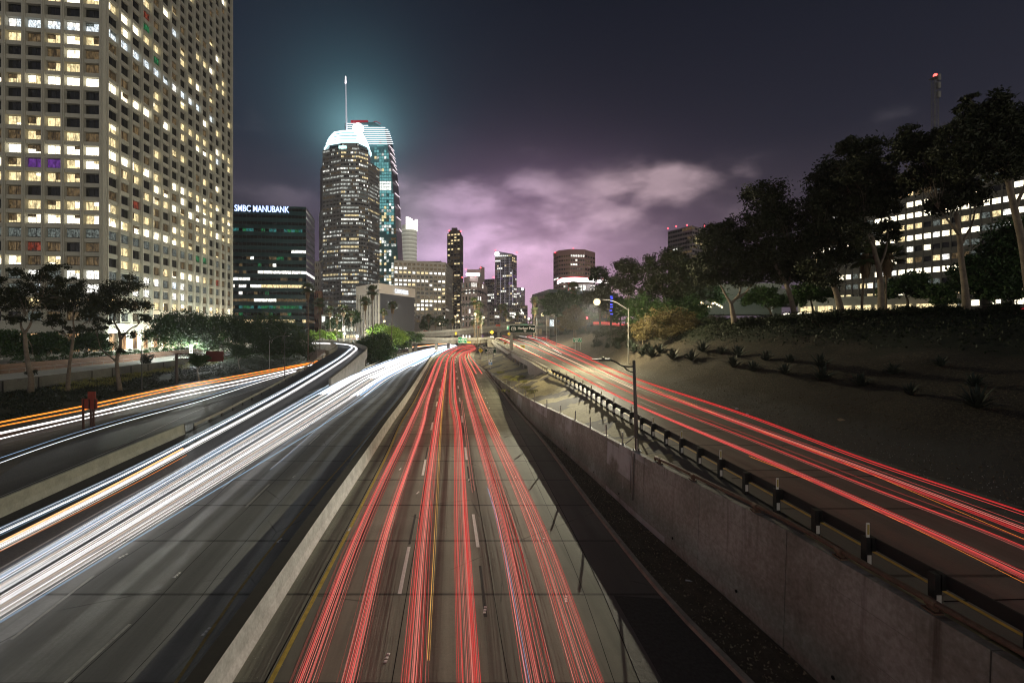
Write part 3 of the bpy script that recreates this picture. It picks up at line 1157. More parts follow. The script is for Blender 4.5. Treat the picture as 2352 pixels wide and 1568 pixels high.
# open rail: top beam and posts
rb = MB()
for p, q in zip(yy, yy[1:]):
    a, b = dlx(p) - .18, dlx(q) - .18
    za, zb = ZD(p) + .62, ZD(q) + .62
    for (o0, z0), (o1, z1) in (((-.12, 0), (-.12, .2)), ((-.12, .2), (.12, .2)), ((.12, .2), (.12, 0)), ((.12, 0), (-.12, 0))):
        rb.quad((a + o0, p, za + z0), (b + o0, q, zb + z0), (b + o1, q, zb + z1), (a + o1, p, za + z1))
rb.build('top_beam', WALLC2, bd)
Y = 66.5
c = 0
while Y < 225 and c < 90:
    mb = MB()
    mb.box((dlx(Y) - .18, Y, ZD(Y) + .2), (.2, .28, .43))
    mb.build('rail_post', WALLC2, bd)
    Y += 1.75
    c += 1
sd = MB()
sd.obox((dlx(66) - .36, 66, ZD(66) - 2.2), Vector((dlx(86) - dlx(66), 20, 0.2)), Vector((.5, 0, 0)), Vector((0, 0, 1.5)))
sd.build('abutment', WALLC2, bd)
for k, Y in enumerate(np.arange(90, 222, 6.2)):
    mb = MB()
    x = dlx(Y) + .4
    mb.tube([(x, Y, -.5), (x, Y, ZD(Y) - .7)], .26, 10)
    mb.build('pier', WALLC2, bd)
    mb = MB()
    mb.tube([(x + 3.2, Y, -.5), (x + 3.2, Y, ZD(Y) - .7)], .26, 8)
    mb.build('pier', WALLC2, bd)

# black block-out guard rail with delineators, ramp D near part
gr = thing('guard_rail', (dlx(30), 30, ZD(30)), 'black guard rail on block posts with small white and yellow reflectors beside the right ramp', 'guard rail')
rm = MB()
yy = np.linspace(4, 64.5, 60)
for p, q in zip(yy, yy[1:]):
    a, b = dlx(p) + .16, dlx(q) + .16
    za, zb = ZD(p), ZD(q)
    ring = [(-.05, .44), (-.05, .76), (0.0, .76), (.05, .69), (0, .60), (.05, .51), (0, .44)]
    for i in range(len(ring)):
        (o0, z0), (o1, z1) = ring[i], ring[(i + 1) % len(ring)]
        rm.quad((a + o0, p, za + z0), (b + o0, q, zb + z0), (b + o1, q, zb + z1), (a + o1, p, za + z1))
rm.build('rail', BLACK, gr)
STK = mat('white_reflector', (.75, .76, .70), .5)
STY = mat('yellow_reflector', (.42, .34, .10), .5)
k = 0
Y = 18.5 - 1.905 * 7
while Y < 63:
    x = dlx(Y) - .06
    z = ZD(Y)
    mb = MB()
    mb.box((x, Y, z - .1), (.16, .2, .88))
    mb.box((x + .12, Y, z + .40), (.14, .2, .38))
    post = mb.build('post', BLACK, gr)
    mb = MB()
    mb.box((x, Y - .108, z + .04), (.11, .012, .26))
    mb.build('reflector', STK, post)
    if k % 2 == 0:
        mb = MB()
        mb.box((x, Y - .05, z + .76), (.085, .03, .42))
        mb.build('delineator', STK, post)
        mb = MB()
        mb.box((x, Y - .072, z + .86), (.055, .008, .28))
        mb.build('reflector', STY, post)
    Y += 1.905
    k += 1
# second short rail beyond, between the joining lanes of ramp D
tr = []
for u, v in ((1236, 797), (1222, 790), (1200, 781), (1185, 775)):
    tr.append(G(u, v, ZD))
tr = catmull(tr, 6)
guard_rail(tr, 'dark guard rail splitting the two lanes of the right ramp near the yellow crash cushion', side=-1, post_every=3., m_rail=BLACK, m_post=BLACK, h=1.1, rail_h=.5)

# hill on the right ---------------------------------------------------------------
hp = [  # (E point on ramp edge, crest point)
    ((19.5, -14), (50, 2, 12.6)),
    ((19.2, 6), (49, 22, 12.6)),
    ((18.9, 16.8), (47.3, 40, 12.2)),
    ((17.9, 31.2), (40.5, 50, 12.6)),
    ((16.9, 44), (35, 57, 12.3)),
    ((16.2, 53.5), (31, 66, 11.7)),
    ((16.6, 75), (29.5, 82, 11.8)),
    ((16.9, 96), (31, 104, 11.7)),
    ((17.6, 150), (38, 150, 12.0)),
    ((17.9, 183), (45, 186, 12.2)),
    ((16, 260), (46, 270, 13.0)),
    ((14, 330), (50, 340, 13.5)),
]
Hc = catmull([Vector((e[0] if True else 0, e[1], 0)) for e, c in hp], 6)
Ec = catmull([Vector((drx(e[1]) if e[1] < 290 else e[0], e[1], 0)) for e, c in hp], 6)
Cc = catmull([Vector(c) for e, c in hp], 6)
hm = MB()
NH = 26
for e, c in zip(Ec, Cc):
    ze = ZD(e.y) - .02
    for i in range(NH + 1):
        f = i / NH
        p = Vector((e.x, e.y, ze)).lerp(c, f)
        p.z = ze + (c.z - ze) * (f ** 1.12 * .75 + .25 * math.sin(f * math.pi / 2))
        p.z += (noise.noise(Vector((p.x * .18, p.y * .18, 0))) * .45 + noise.noise(Vector((p.x * .8, p.y * .8, 2))) * .10) * math.sin(math.pi * f) ** .5 if 0 < f < 1 else 0
        hm.v.append(tuple(p))
n = NH + 1
for j in range(len(Ec) - 1):
    for i in range(NH):
        hm.f.append((j * n + i, j * n + i + 1, (j + 1) * n + i + 1, (j + 1) * n + i))
        hm.m.append(0)
# level ground behind the crest
base = len(hm.v)
for j, c in enumerate(Cc):
    hm.v.append((c.x + 260, c.y + 40, c.z - .5))
for j in range(len(Ec) - 1):
    hm.f.append((j * n + NH, base + j, base + j + 1, (j + 1) * n + NH))
    hm.m.append(0)


def hill_mat():
    m = bpy.data.materials.new('mulched_hillside')
    m.use_nodes = True
    t = NT(m.node_tree)
    b = t.new('ShaderNodeBsdfPrincipled')
    t.l.new(b.outputs[0], t.new('ShaderNodeOutputMaterial').inputs[0])
    co = t.new('ShaderNodeTexCoord').outputs['Object']
    x, y, z = t.xyz(co)
    n1 = t.noise(co, .25, 5, .6)
    n2 = t.noise(co, 7., 4, .75)
    n3 = t.noise(co, 22., 3, .7)
    c = t.ramp(n2, [(.3, (.007, .005, .0035)), (.50, (.032, .025, .015)), (.70, (.15, .122, .078))])
    c = t.mix(t.ramp(n1, [(.42, 0.), (.58, .8)]), c, (.022, .014, .009))
    c = t.mix(t.ramp(n3, [(.60, 0.), (.66, .55)]), c, (.30, .26, .19))
    green = t.m('MULTIPLY', t.ramp(z, [(0., 0.), (1., 1.)]), 1.)
    gz = t.new('ShaderNodeMapRange')
    t.put(gz.inputs[0], t.m('ADD', z, t.m('MULTIPLY', t.m('SUBTRACT', n1, .5), 5.)))
    gz.inputs[1].default_value = 8.4
    gz.inputs[2].default_value = 9.4
    c = t.mix(gz.outputs[0], c, t.mix(n2, (.005, .009, .004), (.018, .028, .010)))
    # grey gravel foot next to the road
    gg = t.new('ShaderNodeMapRange')
    t.put(gg.inputs[0], t.m('ADD', z, t.m('MULTIPLY', t.m('SUBTRACT', n1, .5), 1.5)))
    gg.inputs[1].default_value = 5.3
    gg.inputs[2].default_value = 4.5
    c = t.mix(gg.outputs[0], c, t.mix(n3, (.02, .02, .019), (.13, .128, .12)))
    t.put(b.inputs['Base Color'], c)
    b.inputs['Roughness'].default_value = .95
    bn = t.new('ShaderNodeBump')
    bn.inputs['Strength'].default_value = .8
    bn.inputs['Distance'].default_value = .12
    t.put(bn.inputs['Height'], t.m('ADD', n2, n3))
    t.l.new(bn.outputs[0], b.inputs['Normal'])
    return m


HILL = tag(hm.build('hillside', hill_mat()), kind='structure')
HILL.data.polygons.foreach_set('use_smooth', [True] * len(HILL.data.polygons))
HB = BVHTree.FromPolygons([Vector(q) for q in hm.v], hm.f)
EB = BVHTree.FromPolygons([Vector(q) for q in emb.v], emb.f)


def hit(u, v, tree, default_Y=60):
    d = Vector(((u - CU) / F, 1, -(v - HV) / F)).normalized()
    r = tree.ray_cast(Vector((0, 0, H)), d)
    return r[0] if r[0] is not None else A(u, v, default_Y)


def hz(x, y):
    r = HB.ray_cast(Vector((x, y, 60)), Vector((0, 0, -1)))
    return r[0].z if r[0] is not None else 12.0


# ------------------------------------------------------------------ left terrain
ret = [Vector((-72.5, 30, 0)), Vector((-74, 50, 0)), Vector((-75.0, 67, 0)), Vector((-75.8, 77.4, 0)), Vector((-78, 89.5, 0)), Vector((-81, 109, 0)), Vector((-86, 140, 0)), Vector((-92, 175, 0))]
retx = xofY(catmull(ret, 6))
lt = MB()
ys = np.linspace(20, 235, 110)
NL = 10
for Y in ys:
    xa = c_left(Y) + .05
    xb = retx(Y)
    zt = np.interp(Y, [0, 100, 130, 180, 240], [.9, 1.1, 2.2, 4.2, 4.4])
    for i in range(NL + 1):
        f = i / NL
        x = xa + (xb - xa) * f
        z = zt * min(1, f * 1.4) ** .8
        if 0 < f:
            z += noise.noise(Vector((x * .25, Y * .25, 9))) * .35 * min(1, f * 2)
        lt.v.append((x, Y, z))
n = NL + 1
for j in range(len(ys) - 1):
    for i in range(NL):
        lt.f.append((j * n + i + 1, j * n + i, (j + 1) * n + i, (j + 1) * n + i + 1))
        lt.m.append(0)
IVY = mat('ivy_bank', (.020, .034, .012), .9, noise_amt=.7, nscale=1.5, bump=.9, bscale=6)
o = tag(lt.build('ivy_bank', IVY), kind='structure')
LB = BVHTree.FromPolygons([Vector(q) for q in lt.v], lt.f)


def lz(x, y):
    r = LB.ray_cast(Vector((x, y, 40)), Vector((0, 0, -1)))
    return r[0].z if r[0] is not None else 1.0


# frontage street at z 2.55, planter wall, plaza at z 3.8
ys = list(np.linspace(22, 190, 60))
sm, uvs = strip_mesh(lambda Y: retx(Y) - 14.5, lambda Y: retx(Y) - .3, ys, lambda Y: float(np.interp(Y, [20, 110, 170], [2.55, 2.6, 4.3])), 4)
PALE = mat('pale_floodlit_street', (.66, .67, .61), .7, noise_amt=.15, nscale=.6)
tag(sm.build('frontage_street', PALE), kind='structure')
rt = thing('retaining_wall', (retx(70), 70, 0), 'grey panelled retaining wall below the pale street at the far left', 'retaining wall')
mb = MB()
for p, q in zip(ys, ys[1:]):
    if q > 150:
        break
    zp = float(np.interp(p, [20, 110, 170], [2.55, 2.6, 4.3])) + .35
    zq = float(np.interp(q, [20, 110, 170], [2.55, 2.6, 4.3])) + .35
    mb.quad((retx(p), p, -.2), (retx(q), q, -.2), (retx(q), q, zq), (retx(p), p, zp))
    mb.quad((retx(p), p, zp), (retx(q), q, zq), (retx(q) - .3, q, zq), (retx(p) - .3, p, zp))
    mb.quad((retx(p) - .3, p, zp), (retx(q) - .3, q, zq), (retx(q) - .3, q, 2), (retx(p) - .3, p, 2))
mb.build('wall', mat('grey_wall_panels', (.17, .175, .165), .85, noise_amt=.4, nscale=.5), rt)
Y = 40
while Y < 148:
    mb = MB()
    mb.box((retx(Y) + .06, Y, .2), (.10, .12, 2.6))
    mb.build('pilaster', DKMETAL, rt)
    Y += 5.4
pl = MB()
pl.add([(-420, 20, 3.8), (-88.5, 20, 3.8), (-89.0, 80, 3.8), (-91.5, 104, 3.8), (-98, 150, 3.8), (-104, 186, 4.35), (-90, 240, 4.4), (-60, 262, 4.4), (-60, 420, 4.4), (-420, 420, 3.8)], [tuple(range(10))])
tag(pl.build('plaza', mat('plaza_paving', (.30, .28, .24), .8, noise_amt=.3, nscale=.5)), kind='structure')
lw = MB()
lw.add([(-180, 60, 3.806), (-104, 60, 3.806), (-101, 100, 3.806), (-108, 112, 3.806), (-180, 112, 3.806)], [(0, 1, 2, 3, 4)])
tag(lw.build('lawn', mat('lit_lawn', (.06, .17, .03), .9, noise_amt=.4, nscale=3)), kind='structure')
pw = thing('planter_wall', (-90, 90, 2.5), 'long brown planter wall with a slim metal rail in front of the office tower plaza', 'planter wall')
mb = MB()
pts = [(-88.9, 24), (-89.3, 80), (-91.8, 104), (-95.5, 131), (-101, 160), (-104, 182)]
for (a, b), (c, d) in zip(pts, pts[1:]):
    z0 = 2.3
    mb.obox((a, b, z0), Vector((c - a, d - b, 0)), Vector((-.35, 0, 0)), Vector((0, 0, 2.0)))
mb.build('wall', mat('brown_planter_concrete', (.22, .13, .085), .85, noise_amt=.35, nscale=2.), pw)
mb = MB()
pr_ = [Vector((a + .9, b, 3.35)) for a, b in pts[:5]]
mb.tube(pr_, .04, 6)
for a, b in zip(pr_, pr_[1:]):
    L = (b - a).length
    for k in range(int(L / 3)):
        q = a.lerp(b, k * 3 / L)
        mb.tube([q, q - Vector((0, 0, .95))], .03, 5)
mb.build('rail', METAL, pw)
# street kerb band

# ------------------------------------------------------------------ buildings

rw = random.Random(44)


class Building:
    def __init__(s, name, loc, label, cat='building', group=None):
        s.root = thing(name, loc, label, cat, group)
        s.wins = []     # (screen size, verts, key, mullions)
        s.wall = MB()
        s.core = MB()

    def face(s, p0, p1, z0, nz, fh, nx, fw=.7, fhh=.6, depth=.5, pier=None, lit=None, sill=.0, pier_out=.0, span_out=0., frame=False, top=0.0, span_slope=False, fin=0.):
        """facade between ground points p0 -> p1 (outside on the right hand of p0->p1)"""
        p0 = Vector((p0[0], p0[1], 0))
        p1 = Vector((p1[0], p1[1], 0))
        d = (p1 - p0)
        L = d.length
        d.normalize()
        nrm = Vector((d.y, -d.x, 0))
        bw = L / nx
        up = Vector((0, 0, 1))
        zt = z0 + nz * fh
        # glazing plane
        a, b = p0 - nrm * depth, p1 - nrm * depth
        s.core.quad(a + up * z0, b + up * z0, b + up * zt, a + up * zt)
        pw_ = bw * (1 - fw)
        for i in range(nx + 1):
            c = p0 + d * (i * bw) + up * z0
            lo = -pw_ / 2 if i > 0 else 0
            hi = pw_ / 2 if i < nx else 0
            if fin:
                s.wall.obox(c - d * .17 + nrm * (pier_out + .003), d * .34, nrm * fin, up * (zt - z0 + top))
            if hi - lo > .01:
                s.wall.obox(c + d * lo - nrm * depth, d * (hi - lo), nrm * (depth + pier_out + .004), up * (zt - z0 + top))
        wh = fh * fhh
        sp = fh - wh
        for k in range(nz + 1):
            zz = z0 + k * fh
            lo = zz - sp * .5 if k > 0 else zz
            hi = zz + sp * .5 if k < nz else zz + (top if top else 0)
            if hi - lo > .02:
                if span_slope:
                    o = p0 - nrm * depth + up * lo
                    mid = (hi - lo) * .35
                    A_, B_ = o, o + d * L
                    out = nrm * (depth + span_out)
                    s.wall.quad(A_, B_, B_ + out + up * mid * .3, A_ + out + up * mid * .3)
                    s.wall.quad(A_ + out + up * mid * .3, B_ + out + up * mid * .3, B_ + out + up * (hi - lo), A_ + out + up * (hi - lo))
                    s.wall.quad(A_ + out + up * (hi - lo), B_ + out + up * (hi - lo), B_ + up * (hi - lo), A_ + up * (hi - lo))
                else:
                    s.wall.obox(p0 - nrm * depth + up * lo, d * L, nrm * (depth + span_out), up * (hi - lo))
        for k in range(nz):
            for i in range(nx):
                key = lit(i, k) if lit else '.'
                if key is None:
                    continue
                c = p0 + d * ((i + .5) * bw) - nrm * (depth - .012) + up * (z0 + (k + .5) * fh)
                hw, hh = d * bw * fw * .5, up * wh * .5
                q = [c - hw - hh, c + hw - hh, c + hw + hh, c - hw + hh]
                dist = max(10, c.length)
                facing = abs(nrm.dot(c.normalized()))
                s.wins.append((bw * fw * wh / dist ** 2 * (facing + .02), q, key, frame, d.copy(), nrm.copy()))

    def finish(s, wallm, corem=None, nsep=100, mull=None):
        if s.wall.v:
            s.wall.build('wall', wallm, s.root)
        if s.core.v:
            s.core.build('glazing', corem or W_['.'], s.root)

        def visible(wn):
            c = sum((Vector(q) for q in wn[1]), Vector()) / 4
            if c.y <= 1:
                return False
            u = CU + F * c.x / c.y
            v = HV + F * (H - c.z) / c.y
            return -30 < u < 2382 and -30 < v < 1568 and wn[5].dot(Vector((c.x, c.y, 0))) < 0
        vis = [q for q in s.wins if visible(q)]
        rest = [q for q in s.wins if not visible(q)]
        vis.sort(key=lambda q: -q[0])
        rest = vis[nsep:] + rest

        def emitq(mb, wn):
            _, q, key, frame, d, nrm = wn
            if not frame or key in '.cdprg':
                mb.add(q, [(0, 1, 2, 3)], WK.index(key))
            else:
                # blinds and dark rooms: halves and upper bands differ
                a_, b_, c_, d_ = [Vector(p_) for p_ in q]
                for h_ in (0, 1):
                    f0, f1_ = h_ * .5, h_ * .5 + .5
                    k2 = key if rw.random() < (.9 if key == '#' else .78) else rw.choice('odo#' if key != 'w' else 'wcW')
                    s_ = rw.choice([0, 0, .3, .45, .7]) if rw.random() < .7 else 0
                    P0, P1 = a_.lerp(b_, f0), a_.lerp(b_, f1_)
                    T0, T1 = d_.lerp(c_, f0), d_.lerp(c_, f1_)
                    M0, M1 = T0.lerp(P0, s_), T1.lerp(P1, s_)
                    mb.add([P0, P1, M1, M0], [(0, 1, 2, 3)], WK.index(k2))
                    if s_:
                        k3 = rw.choice('od#' if key != 'w' else 'wcW')
                        mb.add([M0, M1, T1, T0], [(0, 1, 2, 3)], WK.index(k3))
            if frame:
                wv = Vector(q[1]) - Vector(q[0])
                hv = Vector(q[3]) - Vector(q[0])
                wl_ = wv.length
                up = hv.normalized()
                t = .07
                for f in (0, .5, 1):
                    o = Vector(q[0]) + wv * f - d * t / 2 + nrm * .01
                    mb.obox(o, d * t, nrm * .06, hv, len(WK))
                mb.obox(Vector(q[0]) + nrm * .01, wv, nrm * .06, up * .28, len(WK))
                mb.obox(Vector(q[3]) - up * .06 + nrm * .01, wv, nrm * .06, up * .06, len(WK))
        mats = WM + [mull or DKMETAL]
        for q in vis[:nsep]:
            mb = MB()
            emitq(mb, q)
            mb.build('window', mats, s.root)
        if rest:
            mb = MB()
            for q in rest:
                emitq(mb, q)
            o = mb.build('windows', mats, s.root)
            o['kind'] = 'stuff'


def litfn(seed, p_lit=.3, keys='ood#W', row_boost=None, dark='.', run=.5):
    rnd = random.Random(seed)
    rows = {}

    def f(i, k):
        if k not in rows:
            pr_ = p_lit * rnd.choice([.3, .7, 1.0, 1.6])
            if row_boost and rnd.random() < row_boost:
                pr_ = .9
            kk = rnd.choice(keys)
            rows[k] = [pr_, kk, None]
        r = rows[k]
        if r[2] is not None and rnd.random() < run:
            return r[2]
        if rnd.random() < r[0]:
            r[2] = r[1] if rnd.random() < .6 else rnd.choice(keys)
        else:
            r[2] = dark if rnd.random() < .8 else 'd'
        return r[2]
    return f


TOWERC = mat('tower_travertine', (.46, .452, .39), .85, noise_amt=.12, nscale=.25, bump=.1)

# ---- 1. the big office tower on the left
FR = ["#o##ooooo##o..d", "..............d", "wwwwwwwwwww...."]
ROWS = {  # row number from the top of the picture down : (front six bays, right face bays)
    -6: ('......', '....o.o..od.#..'), -5: ('.d....', '...d.#.d....d..'), -4: ('......', '..d...w..#.o.o.'), -3: ('.o..o.', '...r...o....o..'),
    -2: ('......', '...g...o...d...'), -1: ('...o#o', 'o##oo.d..o.o.d.'), 0: ('......', '....g......o...'), 1: ('owwwww', 'wwwwwwwwww.w...'),
    2: ('dodo#od', 'd.d..d....o.o..'), 3: ('...d#d', '..........d....'), 4: ('...ood', 'dd.d..do.o..#.o'), 5: ('#oo###', '####d#.o.#o.w.o'),
    6: ('......', '...d.......o...'), 7: ('......', '..d....o.......'), 8: ('.ooo..', '....o.....o.o..'), 9: ('ddodod', '...d.......d...'),
    10: ('d#####', '####o.##WWo.o.o'), 11: ('#oppo#', 'ooo.oodo.o#o.oo'), 12: ('ooooo.', '.d.ooo#o###o.oo'), 13: ('dd..d.', '..r...d.oooo#oo'),
    14: ('.dooooo', 'o.ooo..odo...d.'), 15: ('do####', '#######oo.o.od.'), 16: ('cccccc', 'cccccccccgg.c.c'), 17: ('.drd.d', '.o.....dd...d..'),
    18: ('##dodd', '.oo..o####o.rd.'), 19: ('ccWcWW', 'cccWWcwWcccdc.d'), 20: ('ccwccW', 'cwWWccWwccdcd.d'), 21: ('ddodod', 'oodooooododoodo'), 22: ('..cddc', 'ccdccdccdccdccd'),
}
th = math.atan2(.119, 1)
dR = Vector((-math.sin(th), math.cos(th), 0))
dF = Vector((math.cos(th), math.sin(th), 0))
corner = Vector((-115.6, 129.1, 0))
bt = Building('office_tower', (corner.x, corner.y, 3.8), 'huge pale office tower with a deep grid of windows filling the left')
fh = 3.9
zlow = 17.9 - 2.1
NZ = 39
rnd0 = random.Random(8)


def key_for(k, s, i):
    row = 22 - k - 0
    if row in ROWS:
        r = ROWS[row][s]
        if s == 0:
            j = i - 5   # five bays hidden beyond the left frame edge
            return r[j] if 0 <= j < len(r) else rnd0.choice('..do')
        ch = r[i] if i < len(r) else '.'
        if ch == '.' and rnd0.random() < (.30 if len(r.replace('.', '')) > 5 else .12):
            ch = rnd0.choice('ood')
        return ch
    return rnd0.choice('....d.o')


# z of row r centre: 107.9 - ... row 0 at V=31.9 -> z = 99.85
zc0 = 10.5 + (755 - 31.9) * 129.1 / F
z_base = zc0 - 22 * fh - fh / 2
fl = 5.0
pL = corner - dF * fl * 11
bt.face(pL, corner - dF * .9, z_base, NZ, fh, 11, fw=.82, fhh=.67, depth=1.0, lit=lambda i, k: key_for(k, 0, i), pier_out=.12, span_out=-.25, frame=True, span_slope=True, fin=.28)
q0 = corner + dR * .9
bt.face(q0, q0 + dR * 4.83 * 15, z_base, NZ, fh, 15, fw=.86, fhh=.67, depth=.8, lit=lambda i, k: key_for(k, 1, i), pier_out=.12, span_out=-.25, frame=True, span_slope=True, fin=.28)
# solid corner pier with a recessed groove and the body behind
cpn = MB()
zt = z_base + NZ * fh
cpn.prism([(corner + v)[:2] for v in (dF * -.9 + dR * 1.2, dF * -.9 - dR * .12, dF * -.25 - dR * .12, dF * -.25 - dR * .0, dF * .0 + dR * .25, dF * .12 + dR * .25, dF * .12 + dR * .9, dF * -1.2 + dR * .9)], 3.8, zt)
cpn.build('corner_pier', TOWERC, bt.root)
body = MB()
b0 = corner - dF * fl * 11
poly = [b0 + dR * 1.4, corner - dF * 1.4 + dR * 1.4, q0 + dR * 72.4 - dF * 1.4, b0 + dR * 73.5]
body.prism([p[:2] for p in poly], z_base - .1, zt)
body.build('core', mat('tower_inner', (.10, .10, .09), .9), bt.root)
# colonnade at the foot: tall piers, warm lit lobby behind
col_ = MB()
lob = MB()
LOB = lit_window('lobby_light', (1., .68, .34), .95, .75, .22, (.75, .30, .12))
for (o, dd, nn, nb, bw) in ((pL, dF, -dR, 11, (fl * 11 - .9) / 11), (q0, dR, dF, 15, 4.83)):
    for i in range(nb + 1):
        c = o + dd * (i * bw)
        col_.obox(c - dd * .55 - nn * 1.0 + Vector((0, 0, 3.8)), dd * 1.1, nn * 1.12, Vector((0, 0, z_base - 3.8 + .02)))
    L = nb * bw
    a = o - nn * 4.5
    lob.quad(a + Vector((0, 0, 3.8)), a + dd * L + Vector((0, 0, 3.8)), a + dd * L + Vector((0, 0, 9.2)), a + Vector((0, 0, 9.2)), 0)
    col_.obox(o - nn * 5.5 + Vector((0, 0, 9.2)), dd * L, nn * 5.6, Vector((0, 0, z_base - 9.2)))
col_.build('colonnade', TOWERC, bt.root)
lob.build('lobby', LOB, bt.root)
for i in range(4):  # lamps added at the colonnade to brighten the plaza and street
    c = corner + dF * 2.2 + dR * (8 + i * 17) - Vector((0, 0, 0))
    for nm_ in (0,):
        mb = MB()
        mb.box((c.x, c.y, 9.6), (.5, .5, .12))
        mb.build('added_canopy_lamp', emit('added_canopy_lamp_light', (1., .86, .62), 30.), bt.root)
        ld = bpy.data.lights.new('added_canopy_lamp_light', 'POINT')
        ld.energy = 13000
        ld.color = (1., .84, .6) if i % 2 else (.9, 1., .85)
        ld.shadow_soft_size = .4
        lo = bpy.data.objects.new('added_canopy_lamp_light', ld)
        COL.objects.link(lo)
        lo.location = (c.x + .3, c.y - .3, 9.2)
        lo.parent = bt.root
        lo.matrix_parent_inverse = Matrix.Translation(-Vector(bt.root.location))
roofm = MB()
roofm.prism([p[:2] for p in poly], zt, zt + 1.5)
roofm.build('roof', TOWERC, bt.root)
bt.finish(TOWERC)


def solid(bld, poly, z0, z1, m, name='roof', dz=0):
    mb = MB()
    mb.prism([tuple(p)[:2] for p in poly], z0, z1)
    return mb.build(name, m, bld.root)


def text_obj(txt, size, loc, right, up, m, parent=None, name='lettering', extrude=.05, align='LEFT', bold=0.0, width=None):
    cu = bpy.data.curves.new('tmp', 'FONT')
    cu.body = txt
    cu.size = size
    cu.extrude = extrude
    cu.align_x = align
    cu.offset = bold
    cu.resolution_u = 3
    ob = bpy.data.objects.new('tmp', cu)
    COL.objects.link(ob)
    dg = bpy.context.evaluated_depsgraph_get()
    dg.update()
    me = bpy.data.meshes.new_from_object(ob.evaluated_get(dg))
    bpy.data.objects.remove(ob)
    right = Vector(right).normalized()
    up = Vector(up).normalized()
    nn = right.cross(up).normalized()
    if width:
        xs = [v.co.x for v in me.vertices]
        k = width / max(1e-3, max(xs) - min(xs))
        for v in me.vertices:
            v.co.x *= k
    for v in me.vertices:
        c = v.co.copy()
        v.co = Vector(loc) + right * c.x + up * c.y + nn * c.z
    me.materials.clear()
    me.materials.append(m)
    me.name = name
    o = bpy.data.objects.new(name, me)
    COL.objects.link(o)
    if parent is not None:
        o.parent = parent
        o.matrix_parent_inverse = Matrix.Translation(-Vector(parent.location))
    return o


def gxy(u, Y):
    return Vector(((u - CU) * Y / F, Y, 0))


def zat(v, Y):
    return H - (v - HV) * Y / F


# ---- 2. dark glass bank block with white sign
def simple_block(name, label, corners, z0, z1, nx, nz, wallm, lit, fw=.8, fhh=.6, depth=.15, nsep=100, corem=None, cat='building', pier_out=0., span_out=-.01, frame=False, finish=True, top=0., roof_m=None):
    """corners: plan points from left to right as seen; facades on every stretch but the last (closing) ones"""
    B = Building(name, (corners[0][0], corners[0][1], 0), label, cat)
    fh_ = (z1 - z0) / nz
    for (a, b), n, lf in zip(zip(corners, corners[1:]), nx, lit):
        if n:
            B.face(a, b, z0, nz, fh_, n, fw=fw, fhh=fhh, depth=depth, lit=lf, pier_out=pier_out, span_out=span_out, frame=frame, top=top)
    cen = sum((Vector((c[0], c[1], 0)) for c in corners), Vector()) / len(corners)
    inner = []
    for c in corners:
        v = Vector((c[0], c[1], 0)) - cen
        inner.append(cen + v * (1 - (depth + .1) / v.length * 1.6))
    mb = MB()
    mb.prism([tuple(p)[:2] for p in inner], -.5, z1 + top * .5)
    mb.build('body', roof_m or wallm, B.root)
    if z0 > .5:
        mb = MB()
        mb.prism([(c[0], c[1]) for c in corners], -.5, z0)
        mb.build('base', wallm, B.root)
    if finish:
        B.finish(wallm, corem, nsep)
    return B, fh_


GLS = mat('dark_green_glass', (.028, .08, .088), .2, spec=.7)
GLS2 = mat('dark_purple_glass', (.06, .045, .055), .25, spec=.6)
Y0 = 255
z0, z1 = 1.0, zat(470, 255)
bc = [gxy(531, 255), gxy(703, 260), gxy(723, 290), gxy(560, 300)]
brow = {3: 'g', 4: '.', 16: 't', 15: '.', 14: 'd'}
rb_ = random.Random(5)


def bank_lit(i, k):
    # k counted from the ground
    if k >= 18:
        return '.'
    if k == 16:
        return rb_.choice('tt..t.g')
    if k in (10,):
        return 'W' if i > 3 * 2 else rb_.choice('.d.')
    if k == 13:
        return 'W' if i > 15 else '.'
    if k == 8:
        return 'o' if i > 7 else rb_.choice('.W')
    if k == 6:
        return 'W' if 5 < i < 12 else 'd'
    if k == 5:
        return rb_.choice('gg.tgd')
    if k == 3:
        return rb_.choice('oood.')
    if k in (9,):
        return 'W' if i < 5 else rb_.choice('....d')
    return rb_.choice('.......d..dg..W') if k < 14 else '.'


B2, _ = simple_block('bank_building', 'dark green glass bank building with a glowing white sign along its top left', bc, z0, z1, (20, 8, 0), 20,
                     mat('dark_mullion', (.016, .046, .052), .45, spec=.3), (bank_lit, lambda i, k: {10: 'W', 8: 'W', 3: 'd'}.get(k, '.')), fw=.95, fhh=.42, depth=.08, corem=GLS, roof_m=GLS2, span_out=-.03)
dd = (bc[1] - bc[0]).normalized()
sgn = emit('blue_white_sign_light', (.50, .62, 1.), 2.2)
t0 = bc[0] + dd * 1.9 + Vector((dd.y, -dd.x, 0)) * .45
text_obj('SMBC MANUBANK', 5.0, (t0.x, t0.y, zat(486, 256)), dd, (0, 0, 1), sgn, B2.root, 'sign_lettering', .15, bold=.05, width=29.0)
# stepped right shoulder
for k in range(5):
    a = bc[1].lerp(bc[2], .15 + k * .17)
    b = bc[1].lerp(bc[2], .32 + k * .17)
    mb = MB()
    mb.quad(Vector((a.x, a.y, z1)), Vector((b.x, b.y, z1)), Vector((b.x, b.y, z1 - 1)), Vector((a.x, a.y, z1 - 1)))
